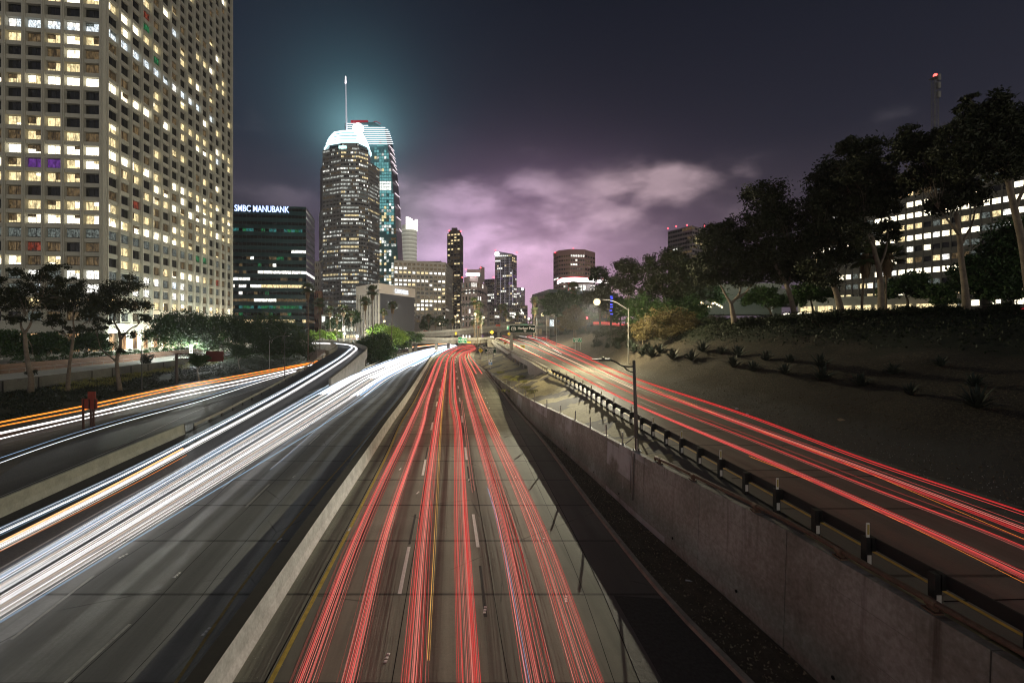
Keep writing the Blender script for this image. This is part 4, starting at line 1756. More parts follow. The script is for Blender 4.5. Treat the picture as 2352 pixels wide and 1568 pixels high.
# ---- 3. faceted tall tower with the lit crown
Yt = 480
zt3 = zat(336, Yt)
f1 = [gxy(733, 505), gxy(741, 480), gxy(783, 470), gxy(824, 470), gxy(846, 478), gxy(872, 500), gxy(872, 540), gxy(735, 540)]
STONE = mat('brown_granite_tower', (.30, .295, .28), .7, noise_amt=.2, nscale=.1)
B3 = Building('skyscraper', (f1[0].x, f1[0].y, 0), 'faceted granite skyscraper with a blazing stepped white crown, before the glass tower')
segs = [(0, 1, 5, .6), (1, 2, 13, .66), (2, 3, 13, .78), (3, 4, 6, .8), (4, 5, 9, .62)]
rr = random.Random(21)
for a, b, nx, fw in segs:
    top = {0: zat(470, Yt), 1: zat(345, Yt), 2: zt3, 3: zat(338, Yt), 4: zat(372, Yt)}[a]
    nz = int((top - 0) / 4.05)
    B3.face(f1[a], f1[b], 0, nz, 4.05, nx, fw=fw, fhh=.48, depth=.35, lit=litfn(30 + a, .62 if a in (2, 3, 4) else .4, 'vvWovvcd', .2), pier_out=.1)
mb = MB()
cen = Vector((gxy(804, 510)))
inner = [(p - cen) * .965 + cen for p in f1]
mb.prism([p[:2] for p in inner], 0, zat(372, Yt))
mb.build('body', STONE, B3.root)
mb = MB()
inner = [gxy(747, 492), gxy(757, 478), gxy(784, 473), gxy(822, 473), gxy(843, 484), gxy(851, 505), gxy(840, 530), gxy(755, 530)]
mb.prism([p[:2] for p in inner], zat(372, Yt), zat(330, Yt))
mb.build('upper_body', mat('crown_dark_glass', (.02, .03, .035), .2), B3.root)
B3.finish(STONE, mat('tower_glass', (.02, .025, .03), .15))
CROWN = emit('crown_white_light', (.66, .95, 1.), 2.6)
cen = gxy(802, 500)
for k, (v, s, hgt) in enumerate(((335, 1.05, 3.0), (326.5, 1.0, 1.2), (319, .97, 1.1), (312, .92, 1.1), (306, .86, 1.1), (301, .78, 1.1))):
    mb = MB()
    ring = [(p - cen) * s + cen for p in inner]
    mb.prism([p[:2] for p in ring], zat(v, 478), zat(v, 478) + hgt)
    mb.build('crown_light_band', CROWN, B3.root)
mb = MB()
mb.prism([tuple(((p - cen) * .78 + cen))[:2] for p in inner], zat(336, Yt), zat(303, Yt))
mb.build('crown', mat('crown_pale', (.10, .17, .19), .5), B3.root)
mb = MB()
mb.tube([gxy(822, 472) + Vector((0, 0, zat(303, 472))), gxy(822, 474.5) + Vector((0, 0, zat(303, 472)))], 4.7, 20)
for vv in (mb,):
    pass
mb = MB()
cc = gxy(822, 470) + Vector((0, 0, zat(295, 470)))
mb.add([cc + Vector((math.cos(t) * 5.6, 0, math.sin(t) * 5.6)) for t in np.linspace(0, 2 * math.pi, 24, endpoint=False)] + [cc + Vector((math.cos(t) * 5.6, 2.2, math.sin(t) * 5.6)) for t in np.linspace(0, 2 * math.pi, 24, endpoint=False)],
       [tuple(range(24)), tuple(range(47, 23, -1))] + [(i, 24 + i, 24 + (i + 1) % 24, (i + 1) % 24) for i in range(24)])
mb.build('round_sign', emit('round_sign_light', (.9, 1., 1.), 5.), B3.root)
mb = MB()
c3 = gxy(787, 469.3)
mb.box((c3.x, c3.y, zat(341, 469)), (7.8, .5, 2.6))
mb.build('lit_floor', emit('top_floor_light', (.6, 1., .95), 2.5), B3.root)

# ---- 4. glass sail tower with spire
Ys = 590
B4 = Building('skyscraper', (gxy(797, Ys).x, Ys, 0), 'glass sail shaped skyscraper with a tall spire, behind the granite tower')
TEAL = mat('teal_curtain_glass', (.10, .24, .26), .45, spec=.5)
sail_b = [gxy(790, 590), gxy(880, 585), gxy(925, 600)]
prof_l = [(0, 790)]
# front facade follows the slanting right edge: stacked stages
vs_ = [(755, 922, 930), (640, 918, 928), (560, 912, 924), (480, 907, 920), (400, 900, 914), (330, 889, 904), (300, 884, 898), (284, 860, 880)]
core = MB()
side = MB()
for (v0, um0, ur0), (v1, um1, ur1) in zip(vs_, vs_[1:]):
    za, zb = zat(v0, Ys), zat(v1, Ys)
    l0, l1 = gxy(792, Ys), gxy(792, Ys)
    m0, m1 = gxy(um0, Ys - 4), gxy(um1, Ys - 4)
    r0, r1 = gxy(ur0, Ys + 22), gxy(ur1, Ys + 22)
    up = lambda p, z: Vector((p.x, p.y, z))
    core.quad(up(l0, za), up(m0, za), up(m1, zb), up(l1, zb))
    side.quad(up(m0, za), up(r0, za), up(r1, zb), up(m1, zb))
    core.quad(up(r0, za), up(gxy(ur0 - 20, Ys + 45), za), up(gxy(ur1 - 20, Ys + 45), zb), up(r1, zb))
core.build('curtain_wall', TEAL, B4.root)
side.build('side_wall', mat('dark_side_glass', (.02, .025, .03), .3), B4.root)
tp = MB()
tp.add([Vector((gxy(792, Ys).x, Ys, zat(284, Ys))), Vector((gxy(860, Ys - 4).x, Ys - 4, zat(284, Ys))), Vector((gxy(880, Ys + 22).x, Ys + 22, zat(284, Ys))), Vector((gxy(800, Ys + 45).x, Ys + 45, zat(284, Ys)))], [(0, 1, 2, 3)])
tp.build('roof', DKMETAL, B4.root)
rr = random.Random(77)
wins4 = []
for k in range(66):
    z = 8 + k * 4.05
    v = HV - (z - H) * F / Ys
    if v < 322:
        break
    um = np.interp(v, [q[0] for q in vs_[::-1]], [q[1] for q in vs_[::-1]])
    pl_ = rr.choice([.25, .4, .6, .8]) if v > 470 else rr.choice([.15, .3, .5])
    for i in range(11):
        u0_ = 860 + i * 5.6
        if u0_ + 5 > um:
            continue
        if rr.random() < pl_:
            key = rr.choice('ovWdv') if v > 470 or rr.random() < .3 else 'T'
            if 418 < v < 442:
                key = 'W'
        elif 418 < v < 442:
            key = 'W'
        elif 325 < v < 540 and rr.random() < 1.05 - abs(v - 430) / 160:
            key = 'T'
        else:
            continue
        wins4.append((u0_, v, key))
    if rr.random() < .35:
        pass
rr.shuffle(wins4)
rest = MB()
for n_, (u0_, v, key) in enumerate(wins4):
    mb = MB() if n_ < 100 else rest
    Yw = Ys - 4.25 * (u0_ - 792) / 100 - .25
    Yw = Ys - 4.6
    a, b = gxy(u0_, Yw), gxy(u0_ + 4.8, Yw)
    za, zb = zat(v, Yw), zat(v, Yw) + 3.2
    mb.quad(Vector((a.x, a.y, za)), Vector((b.x, b.y, za)), Vector((b.x, b.y, zb)), Vector((a.x, a.y, zb)), WK.index(key))
    if n_ < 100:
        mb.build('window', WM, B4.root)
if rest.v:
    o = rest.build('windows', WM, B4.root)
    o['kind'] = 'stuff'
LEDC = emit('led_line_light', (.75, .92, 1.), 3.)
mb = MB()
for k in range(11):
    v = 285 + k * 4.6
    ur = np.interp(v, [284, 300, 330, 400], [870, 893, 903, 908])
    ul = 797 if k > 1 else 797
    if k == 0:
        ur = 815
    if k == 1:
        ur = 845
    a, b = gxy(ul, Ys - 5), gxy(ur, Ys - 5)
    z = zat(v, Ys - 5)
    mb.obox(Vector((a.x, a.y, z)), b - a, Vector((0, .5, 0)), Vector((0, 0, .85)))
mb.build('roof_light_lines', LEDC, B4.root)
for k in range(22):
    mb = MB()
    v = 340 + k * 9
    ur = np.interp(v, [q[0] for q in vs_[::-1]], [q[2] for q in vs_[::-1]])
    um = np.interp(v, [q[0] for q in vs_[::-1]], [q[1] for q in vs_[::-1]])
    if v > 400 and k % 3:
        continue
    a, b = gxy(um + 3 + (k % 2) * 4, Ys + 1), gxy(ur, Ys + 20)
    z = zat(v, Ys + 8)
    mb.obox(Vector((a.x, a.y, z)), b - a, Vector((.4, -.4, 0)), Vector((0, 0, .8)))
    mb.build('edge_light_line', emit('edge_light', (1., .85, .9), 1.6), B4.root)
mb = MB()
c4 = gxy(794.5, Ys - 2)
zs0, zs1 = zat(302, Ys), zat(178, Ys)
mb.tube([Vector((c4.x + 1.0, c4.y, zs0)), Vector((c4.x + .4, c4.y, (zs0 + zs1) / 2)), Vector((c4.x - .3, c4.y, zs1))], [1.3, .85, .5], 8)
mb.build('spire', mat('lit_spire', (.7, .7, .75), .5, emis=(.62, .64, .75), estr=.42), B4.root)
mb = MB()
mb.tube([Vector((c4.x - .3, c4.y, zs1 - 9)), Vector((c4.x - .3, c4.y, zs1))], [.9, .5], 8)
mb.build('beacon', emit('spire_beacon', (1., .85, .9), 5.), B4.root)
mb = MB()
c4 = gxy(826, Ys)
mb.box((c4.x, c4.y, zat(284, Ys)), (22, 3, 3.6))
mb.tube([gxy(850, Ys) + Vector((0, 0, zat(284, Ys))), gxy(864, Ys) + Vector((0, 0, zat(279, Ys))), gxy(874, Ys) + Vector((0, 0, zat(285, Ys)))], .5, 5)
mb.build('roof_crane', mat('glowing_red_plant', (.4, .03, .05), .6, emis=(1., .05, .08), estr=.2), B4.root)  # red light on the roof plant put in as emission

WARM_STONE = mat('beige_stone', (.52, .48, .43), .85, noise_amt=.15, nscale=.2)
PINKST = mat('pinkish_stone', (.50, .39, .38), .85, noise_amt=.15, nscale=.2)
BROWN = mat('dark_brown_cladding', (.075, .06, .058), .7, noise_amt=.2, nscale=.2)
MAUVE = mat('mauve_cladding', (.19, .155, .195), .7, noise_amt=.2, nscale=.1)
SLATE = mat('slate_panel', (.05, .05, .06), .6, noise_amt=.2, nscale=.2)


def pos(u, Y):
    p = gxy(u, Y)
    return (p.x, p.y)


# ---- 5. round topped tower behind
B5, _ = simple_block('skyscraper', 'distant tower with a floodlit white round top, just right of the glass sail tower', [pos(915, 650), pos(951, 640), pos(962, 660), pos(930, 700)], 0, zat(600, 645), (6, 4, 0), 26,
                     mat('tan_tower_stone', (.26, .23, .20), .8), (litfn(41, .5, 'oWWd'), litfn(42, .2)), fw=.7, fhh=.5, depth=.3)
mb = MB()
c5 = gxy(940, 668)
n = 18
poly = [(c5.x + math.cos(t) * 11, c5.y + math.sin(t) * 11) for t in np.linspace(0, 2 * math.pi, n, endpoint=False)]
mb.prism(poly, zat(600, 645) - 1, zat(513, 650))
mb.build('round_top', mat('glowing_top', (.6, .58, .5), .7, emis=(1., .97, .8), estr=.16), B5.root)  # floodlight on the stone put in as emission
mb = MB()
for k in range(9):
    z = zat(597, 650) + k * 5.6
    mb.prism([(c5.x + math.cos(t) * 11.2, c5.y + math.sin(t) * 11.2) for t in np.linspace(0, 2 * math.pi, n, endpoint=False)], z, z + 1.4)
mb.build('lit_ring', mat('glowing_ring', (.7, .7, .62), .7, emis=(1., .97, .82), estr=.35), B5.root)  # brighter rings, their floodlight also put in as emission
mb = MB()
for t in np.linspace(-1.6, .5, 9):
    mb.box((c5.x + math.cos(t) * 10.6, c5.y + math.sin(t) * 10.6, zat(523, 650)), (3.4, 3.4, 14 + 3 * math.sin(t * 3)), t)
mb.build('crown_light', emit('crown_flood', (1., 1., .88), 2.5), B5.root)

# ---- 6. beige grid office block
c6 = [pos(905, 318), pos(1024, 330), pos(1040, 372), pos(930, 372)]
B6, _ = simple_block('office_building', 'beige office block with a regular window grid and a dark roof box', c6, zat(742, 325), zat(604, 325), (12, 6, 0), 15, WARM_STONE,
                     (litfn(51, .55, 'ooW#dW', .25), litfn(52, .15)), fw=.68, fhh=.55, depth=.6, nsep=100, top=1.2)
mb = MB()
c = gxy(971, 345)
mb.box((c.x, c.y, zat(604, 325)), (29, 12, 3.4), .05)
mb.build('roof_plant', SLATE, B6.root)
for u in (1012,):
    mb = MB()
    c = gxy(u, 344)
    mb.tube([Vector((c.x, c.y, zat(600, 330))), Vector((c.x, c.y, zat(592, 330)))], .15, 5)
    mb.build('antenna', DKMETAL, B6.root)

# ---- 7. union hall (dark box with white crown band)
c7 = [pos(820, 232), pos(871, 214), pos(952, 246), pos(900, 270)]
B7 = Building('union_hall', (c7[1][0], c7[1][1], 0), 'low block with a ribbed black side and a pale band with white sign')
zt7 = zat(650, 214)
zb7 = zat(673, 214)
B7.face(c7[0], c7[1], 4.0, 6, (zb7 - 4.0) / 6, 8, fw=.5, fhh=.6, depth=.6, lit=litfn(61, .12, 'Wwd', 0), pier_out=.4)
mb = MB()
mb.prism([tuple(q) for q in c7], -.5, zb7 - .02)
mb.build('body', mat('charcoal_ribs', (.035, .035, .045), .5), B7.root)
mb = MB()
for v in c7:
    pass
a, b = Vector((*c7[1], 0)), Vector((*c7[2], 0))
d = (b - a).normalized()
nrm = Vector((d.y, -d.x, 0))
L = (b - a).length
for i in range(40):
    mb.obox(a + d * (i + .3) * L / 40 + Vector((0, 0, 3.0)), d * .22, nrm * .3, Vector((0, 0, zb7 - 3.0)))
mb.build('ribs', mat('steel_ribs', (.10, .10, .12), .5), B7.root)
mb = MB()
cen = Vector((sum(q[0] for q in c7) / 4, sum(q[1] for q in c7) / 4, 0))
mb.prism([tuple(cen + (Vector((*q, 0)) - cen) * 1.03)[:2] for q in c7], zb7, zt7)
mb.build('top_band', mat('pale_band', (.60, .54, .50), .8, noise_amt=.1), B7.root)
B7.finish(WARM_STONE)
t0 = a + d * L * .36 + nrm * 1.0
text_obj('CARPENTERS', 3.0, (t0.x, t0.y, zb7 + 1.0), d, (0, 0, 1), emit('white_sign_light', (.9, .95, 1.), 1.3), B7.root, 'sign_lettering', .1, bold=.05, width=13.0)

# ---- 8. slim dark residential tower
c8 = [pos(1027, 420), pos(1057, 415), pos(1064, 436), pos(1034, 446)]
B8, _ = simple_block('apartment_tower', 'slim dark brown tower with red roof beacons, standing alone against the purple sky', c8, 2, zat(536, 418), (4, 4, 0), 36, BROWN,
                     (litfn(71, .28, 'ooo', .05), litfn(72, .06, 'od')), fw=.72, fhh=.5, depth=.3)
mb = MB()
c = gxy(1045, 430)
mb.box((c.x, c.y, zat(536, 418)), (10.5, 9, 4.6))
mb.box((c.x - .3, c.y, zat(536, 418) + 4.6), (5, 5, 2.6))
mb.build('roof_house', BROWN, B8.root)
RED = emit('red_beacon_light', (1., .06, .08), 9.)


def beacon(parent, u, v, Y, r=.55):
    mb = MB()
    p = A(u, v, Y)
    mb.sphere(p, r, 8)
    return mb.build('red_beacon', RED, parent)


for u, v in ((1032, 530), (1058, 531)):
    beacon(B8.root, u, v, 414)
# ---- 9. striped stepped building with bay windows
c9 = [pos(1060, 300), pos(1082, 290), pos(1096, 292), pos(1112, 306), pos(1119, 330), pos(1070, 334)]
B9, _ = simple_block('office_building', 'stepped pink stone building with dark window bays and a white lit sign on its gable', c9, 3, zat(648, 295), (3, 3, 3, 4, 0), 9, PINKST,
                     (litfn(81, .4, 'WcWd'), litfn(82, .4, 'WcW'), litfn(83, .3, 'Wcrp'), litfn(84, .12, 'Wr')), fw=.6, fhh=.62, depth=.4)
mb = MB()
for k in range(1, 9, 2):
    z = 3 + k * (zat(648, 295) - 3) / 9 + 1.7
    cen = Vector((sum(q[0] for q in c9) / 6, sum(q[1] for q in c9) / 6, 0))
    mb.prism([tuple(cen + (Vector((*q, 0)) - cen) * 1.008)[:2] for q in c9], z, z + 1.2)
mb.build('dark_band', SLATE, B9.root)
mb = MB()
mb.prism([pos(1066, 304), pos(1080, 296), pos(1098, 298), pos(1109, 312), pos(1080, 325)], zat(648, 295), zat(634, 295))
mb.prism([pos(1073, 312), pos(1104, 312), pos(1108, 326), pos(1076, 326)], zat(640, 300), zat(618, 310))
mb.prism([pos(1104, 312), pos(1113, 318), pos(1110, 326), pos(1100, 326)], zat(640, 300), zat(613, 315))
mb.build('upper_storeys', PINKST, B9.root)
mb = MB()
c = gxy(1086, 293)
mb.box((c.x, c.y, zat(633, 293)), (8.6, .4, 1.5))
mb.build('lit_sign', emit('gable_sign_light', (1., 1., 1.), 9.), B9.root)
mb = MB()
for i in range(4):
    p = A(1077 + i * 8, 629, 309)
    mb.box((p.x, p.y + 2.9, p.z - 2), (1.5, .1, 3))
mb.build('upper_windows', W_['c'], B9.root)
for u, v in ((1070, 618), (1104, 615), (1062, 637), (1093, 634)):
    beacon(B9.root, u, v, 306, .4)
# ---- 10. mauve twin towers
c10 = [pos(1137, 690), pos(1176, 680), pos(1187, 700), pos(1150, 730)]
B10, _ = simple_block('hotel_tower', 'tall mauve glass hotel tower with a round white logo at its top left corner', c10, 0, zat(584, 685), (9, 3, 0), 32, MAUVE,
                      (litfn(91, .22, 'WWoop', .08), litfn(92, .35, 'WWop', .1)), fw=.8, fhh=.55, depth=.3)
mb = MB()
mb.add([Vector((c10[0][0], 690, zat(576, 690))), Vector((c10[1][0], 680, zat(583, 680))), Vector((c10[1][0], 680, zat(586, 680))), Vector((c10[0][0], 690, zat(586, 690))),
        Vector((c10[0][0], 700, zat(576, 690))), Vector((c10[1][0], 690, zat(583, 680)))], [(3, 2, 1, 0), (0, 1, 5, 4)])
mb.build('parapet', MAUVE, B10.root)
mb = MB()
cc = A(1141.5, 583, 678)
mb.add([cc + Vector((math.cos(t) * 3.3, 0, math.sin(t) * 3.3)) for t in np.linspace(0, 2 * math.pi, 20, endpoint=False)] + [cc + Vector((math.cos(t) * 3.3, 1, math.sin(t) * 3.3)) for t in np.linspace(0, 2 * math.pi, 20, endpoint=False)],
       [tuple(range(20))[::-1]] + [(i, (i + 1) % 20, 20 + (i + 1) % 20, 20 + i) for i in range(20)])
mb.build('round_logo', emit('logo_light', (.95, 1., 1.), 8.), B10.root)
mb = MB()
for u, va, vb in ((1150, 600, 700), (1160, 590, 740), (1171, 592, 745), (1144, 610, 640), (1177, 620, 700)):
    p = gxy(u, 680)
    mb.box((p.x, p.y - 2, zat(vb, 680)), (.5, .3, (vb - va) * .65))
mb.build('vertical_light_line', emit('vertical_line_light', (.8, .75, .9), .6), B10.root)
for u, v in ((1138, 575), (1187, 580)):
    beacon(B10.root, u, v, 685, .8)
B10b, _ = simple_block('apartment_tower', 'lower mauve tower with a small white emblem, attached right of the hotel tower', [pos(1187.5, 640), pos(1203, 645), pos(1206, 665), pos(1187.5, 670)], 0, zat(660, 640), (5, 1, 0), 20, MAUVE,
                       (litfn(93, .25, 'WWpo'), None), fw=.8, fhh=.55, depth=.3)
mb = MB()
cc = A(1200, 664, 638)
mb.sphere(cc, 1.8, 8)
mb.build('emblem', emit('emblem_light', (1., 1., 1.), 5.), B10b.root)
B10c, _ = simple_block('apartment_tower', 'dim mauve tower with a curved top between the pink stepped building and the hotel tower', [pos(1112, 600), pos(1135, 590), pos(1141, 610), pos(1118, 630)], 0, zat(641, 595), (6, 1, 0), 20, MAUVE,
                       (litfn(94, .14, 'Wop'), None), fw=.8, fhh=.55, depth=.3)
beacon(B10c.root, 1134, 637, 590, .8)
B10d, _ = simple_block('podium_building', 'low glass podium lit with many small windows at the foot of the mauve towers', [pos(1117, 480), pos(1170, 480), pos(1212, 492), pos(1190, 510)], 0, zat(700, 480), (14, 10, 0), 10, MAUVE,
                       (litfn(95, .45, 'WWodp'), litfn(96, .3, 'Wod')), fw=.8, fhh=.6, depth=.3)
# ---- 11. brown rounded tower
c11 = [pos(1271, 440), pos(1283, 425), pos(1310, 418), pos(1343, 420), pos(1367, 436), pos(1360, 470), pos(1275, 470)]
B11, _ = simple_block('office_building', 'reddish brown tower with chamfered corners and faint windows, above the glowing rim', c11, 4, zat(585, 425), (3, 5, 6, 4, 0, 0), 19, mat('rose_granite', (.42, .25, .24), .8, noise_amt=.1),
                      (litfn(101, .03, 'W'), litfn(102, .25, 'WdW', .08), litfn(103, .28, 'WdW', .1), litfn(104, .2, 'Wd')), fw=.7, fhh=.42, depth=.2, corem=mat('rose_glass', (.20, .12, .12), .4), top=4.)
for k in range(1):
    for u, v in ((1317, 571), (1275, 580)):
        mb = MB()
        p = A(u, v + 10, 430)
        mb.tube([p, A(u, v, 430)], .2, 5)
        mb.build('antenna', DKMETAL, B11.root)
        beacon(B11.root, u, v, 430, .45)
# ---- 12. building with the glowing rim
B12 = Building('rim_lit_building', (gxy(1290, 240).x, 240, 10), 'low building with a blazing white rim and red edge, in front of the brown tower')
RIM = emit('rim_white_light', (1., .90, .92), 7.)
RIMR = emit('rim_red_light', (1., .10, .12), 3.)
mb = MB()
pts = [A(1281, 648, 240), A(1290, 643, 232), A(1320, 641, 226), A(1355, 643, 232), A(1405, 647, 246)]
for a, b in zip(pts, pts[1:]):
    mb.obox(a - Vector((0, 0, .9)), b - a, Vector((0, 2, 0)), Vector((0, 0, 1.7)))
mb.build('rim', RIM, B12.root)
mb = MB()
for a, b in zip(pts, pts[1:]):
    mb.obox(a + Vector((0, 0, .82)), b - a, Vector((0, 1.5, 0)), Vector((0, 0, .35)))
mb.build('red_edge', RIMR, B12.root)
mb = MB()
mb.prism([pos(1300, 246), pos(1350, 240), pos(1404, 256), pos(1400, 280), pos(1300, 280)], 0, zat(652, 240))
mb.build('body', mat('rim_building_wall', (.25, .24, .25), .6), B12.root)
mb = MB()
for i in range(8):
    p = A(1310 + i * 11, 668, 238 + i * 1.2)
    mb.box((p.x, p.y - .8, p.z), (1.9, .3, 3))
mb.build('lit_windows', W_['W'], B12.root)
mb = MB()
mb.box(tuple(A(1307, 668, 238)), (.8, .4, 4))
mb.build('red_sign', RIMR, B12.root)
B12b, _ = simple_block('office_building', 'dark glass building with a flat pale roof edge, right of the purple gap', [pos(1222, 262), pos(1262, 225), pos(1420, 250), pos(1400, 300)], 2, zat(668, 226), (5, 16, 0), 6, mat('blue_grey_glass', (.05, .065, .075), .2), (litfn(111, .1, 'od'), litfn(112, .12, 'wd')), fw=.9, fhh=.7, depth=.1, top=.8, roof_m=mat('pale_roof_edge', (.4, .4, .36), .7))
# flag pole on it
# ---- 13. far grey tower on the right
c13 = [pos(1534, 395), pos(1590, 372), pos(1640, 400), pos(1600, 430)]
B13, _ = simple_block('office_building', 'plain grey tower with red beacons at its corners rising behind the trees on the right', c13, 4, zat(519, 374), (10, 9, 0), 24, mat('grey_tower_panel', (.20, .175, .19), .7),
                      (litfn(121, .05, 'odW', .02), litfn(122, .08, 'odW', .03)), fw=.9, fhh=.5, depth=.2, corem=mat('grey_tower_glass', (.09, .08, .095), .3))
for u, v in ((1534, 525), (1553, 520), (1578, 517), (1618, 519)):
    beacon(B13.root, u, v, 372, .5)
# ---- 14. long office slab on the right
pS = gxy(2500, 128)
dS = (gxy(1866, 192) - pS).normalized()
SLAB = mat('slab_dark_spandrel', (.11, .105, .09), .7, noise_amt=.2, nscale=.3)
nS = 30
L_S = (gxy(1866, 192) - pS).length
z_s0 = 17.0
B14 = Building('office_slab', (pS.x, pS.y, z_s0), 'long dark office slab with rows of lit windows behind the tall eucalyptus trees')
r14 = random.Random(14)
prob14 = [.8, 1., .4, 1., .6, .5, 1., .7, 1., .8, .5]
keys14 = ['#', 'o', 'c', '#', 'd', 'c', '#', 'o', '#', '#', 'd']


def lit14(i, k):
    p_ = prob14[k % 11]
    block = (i // 3) % 5
    if r14.random() < (p_ if block != 2 else p_ * .5):
        return keys14[k % 11] if r14.random() < .7 else r14.choice('oW#')
    return '.' if r14.random() < .6 else 'c'


pEnd = pS + dS * L_S
B14.face((pEnd.x, pEnd.y), (pS.x, pS.y), z_s0, 12, 4.0, nS, fw=.84, fhh=.46, depth=.4, lit=lit14, pier_out=.3, frame=False, top=2.)
mb = MB()
nn = Vector((dS.y, -dS.x, 0))
mb.prism([tuple(q)[:2] for q in (pEnd + nn * .8, pS + nn * .8, pS + nn * 20, pEnd + nn * 20)], 5, z_s0 + 49)
mb.build('body', mat('slab_body', (.06, .058, .05), .8), B14.root)
B14.finish(SLAB, None, 100)
# ---- 15. low beige buildings beyond the crest
LOWB = mat('low_beige_wall', (.30, .27, .21), .85, noise_amt=.2, nscale=.3)


def low_building(label, u0_, u1_, Ya, vt, vb, m, door=False, Yb=None):
    Yb = Yb or Ya
    a, b = gxy(u0_, Ya), gxy(u1_, Yb)
    zt_, zb_ = zat(vt, Ya), zat(vb, Ya)
    R_ = thing('low_building', (a.x, a.y, zb_), label, 'building')
    mb = MB()
    bk_ = Vector(((a.x + b.x) / 2, (a.y + b.y) / 2, 0)).normalized() * 14
    mb.prism([tuple(a)[:2], tuple(b)[:2], tuple(b + bk_)[:2], tuple(a + bk_)[:2]], zb_, zt_)
    mb.build('wall', m, R_)
    mb = MB()
    d_ = (b - a).normalized()
    nr = Vector((d_.y, -d_.x, 0))
    mb.obox(Vector((a.x, a.y, zt_)) + nr * .35 - d_ * .3, d_ * ((b - a).length + .6), -nr * 3, Vector((0, 0, .5)))
    mb.build('roof_edge', m, R_)
    if door:
        n_ = int((b - a).length / 3.2)
        for i in range(n_):
            mb = MB()
            q = a + d_ * (i * 3.2 + .5) + nr * .05
            mb.obox(Vector((q.x, q.y, zb_ + .2)), d_ * 2.6, nr * .03, Vector((0, 0, 1.5)))
            mb.build('lit_opening', W_['o'], R_)
    return R_


low_building('long low beige building with a lit strip at its foot, behind the eucalyptus trunks', 1832, 2200, 100, 690, 722, LOWB, True, Yb=86)
low_building('pale green lit wall of a low building behind the floodlit tree', 1600, 1795, 120, 655, 722, mat('pale_green_wall', (.34, .36, .29), .85, noise_amt=.1))
low_building('grey box shaped building on top of the beige wall, left of the tall slab', 1760, 1925, 112, 668, 700, mat('grey_wall', (.17, .17, .15), .85))
# ---- small things between towers on the left
simple_block('office_building', 'narrow pale building with small windows between the bank and the granite tower', [pos(718, 330), pos(733, 330), pos(738, 350), pos(720, 350)], 2, zat(600, 330), (4, 1, 0), 12, WARM_STONE, (litfn(131, .2, 'od'), None), fw=.5, fhh=.5, depth=.3)
simple_block('brick_building', 'low reddish brick building at the foot of the gap right of the bank', [pos(722, 280), pos(740, 280), pos(742, 300), pos(722, 300)], 2, zat(668, 280), (4, 1, 0), 6, mat('red_brick', (.22, .10, .07), .9, noise_amt=.3, nscale=1.), (litfn(132, .2, 'od'), None), fw=.5, fhh=.5, depth=.3)
simple_block('office_building', 'pale lobby block with large lit windows behind the palms', [pos(738, 250), pos(822, 250), pos(822, 270), pos(738, 270)], 3, zat(722, 250), (9, 1, 0), 3, mat('pale_lobby', (.3, .3, .27), .8), (litfn(133, .5, 'WcoW'), None), fw=.8, fhh=.6, depth=.3)
# ---- radio mast on the far right
ms = thing('radio_mast', (A(2147, 560, 200).x, 200, 12), 'lattice radio mast with a red light on top, above the trees at the right', 'mast')
mb = MB()
c = A(2147, 300, 200)
zt_ = zat(180, 200)
for k in range(4):
    ox, oy = ((-.85, -.85), (.85, -.85), (.85, .85), (-.85, .85))[k]
    mb.tube([(c.x + ox, c.y + oy, 12), (c.x + ox, c.y + oy, zt_)], .12, 5)
z = 40
i = 0
while z < zt_ - 1:
    for (a, b) in (((-.85, -.85), (.85, -.85)), ((.85, -.85), (.85, .85)), ((.85, .85), (-.85, .85)), ((-.85, .85), (-.85, -.85))):
        if i % 2:
            a, b = b, a
        mb.tube([(c.x + a[0], c.y + a[1], z), (c.x + b[0], c.y + b[1], z + 2.0)], .07, 4)
        mb.tube([(c.x + a[0], c.y + a[1], z), (c.x + b[0], c.y + b[1], z)], .07, 4)
    z += 2.0
    i += 1
mb.build('lattice', mat('mast_steel', (.15, .15, .13), .5, .3), ms)
for z in (zt_ - 1.5, zt_ - 5, zt_ - 9):
    mb = MB()
    mb.box((c.x + .8, c.y - .9, z), (1.1, 1.1, 2.6))
    mb.build('antenna_panel', mat('mast_panels', (.16, .16, .15), .6), ms)
mb = MB()
mb.box((c.x, c.y, zt_ - .1), (3, 3, .2))
mb.build('platform', MAT['mast_panels'], ms)
mb = MB()
mb.sphere((c.x + .2, c.y, zt_ + 1.2), .8, 10)
mb.build('red_beacon', emit('mast_beacon_light', (1., .10, .08), 4.), ms)

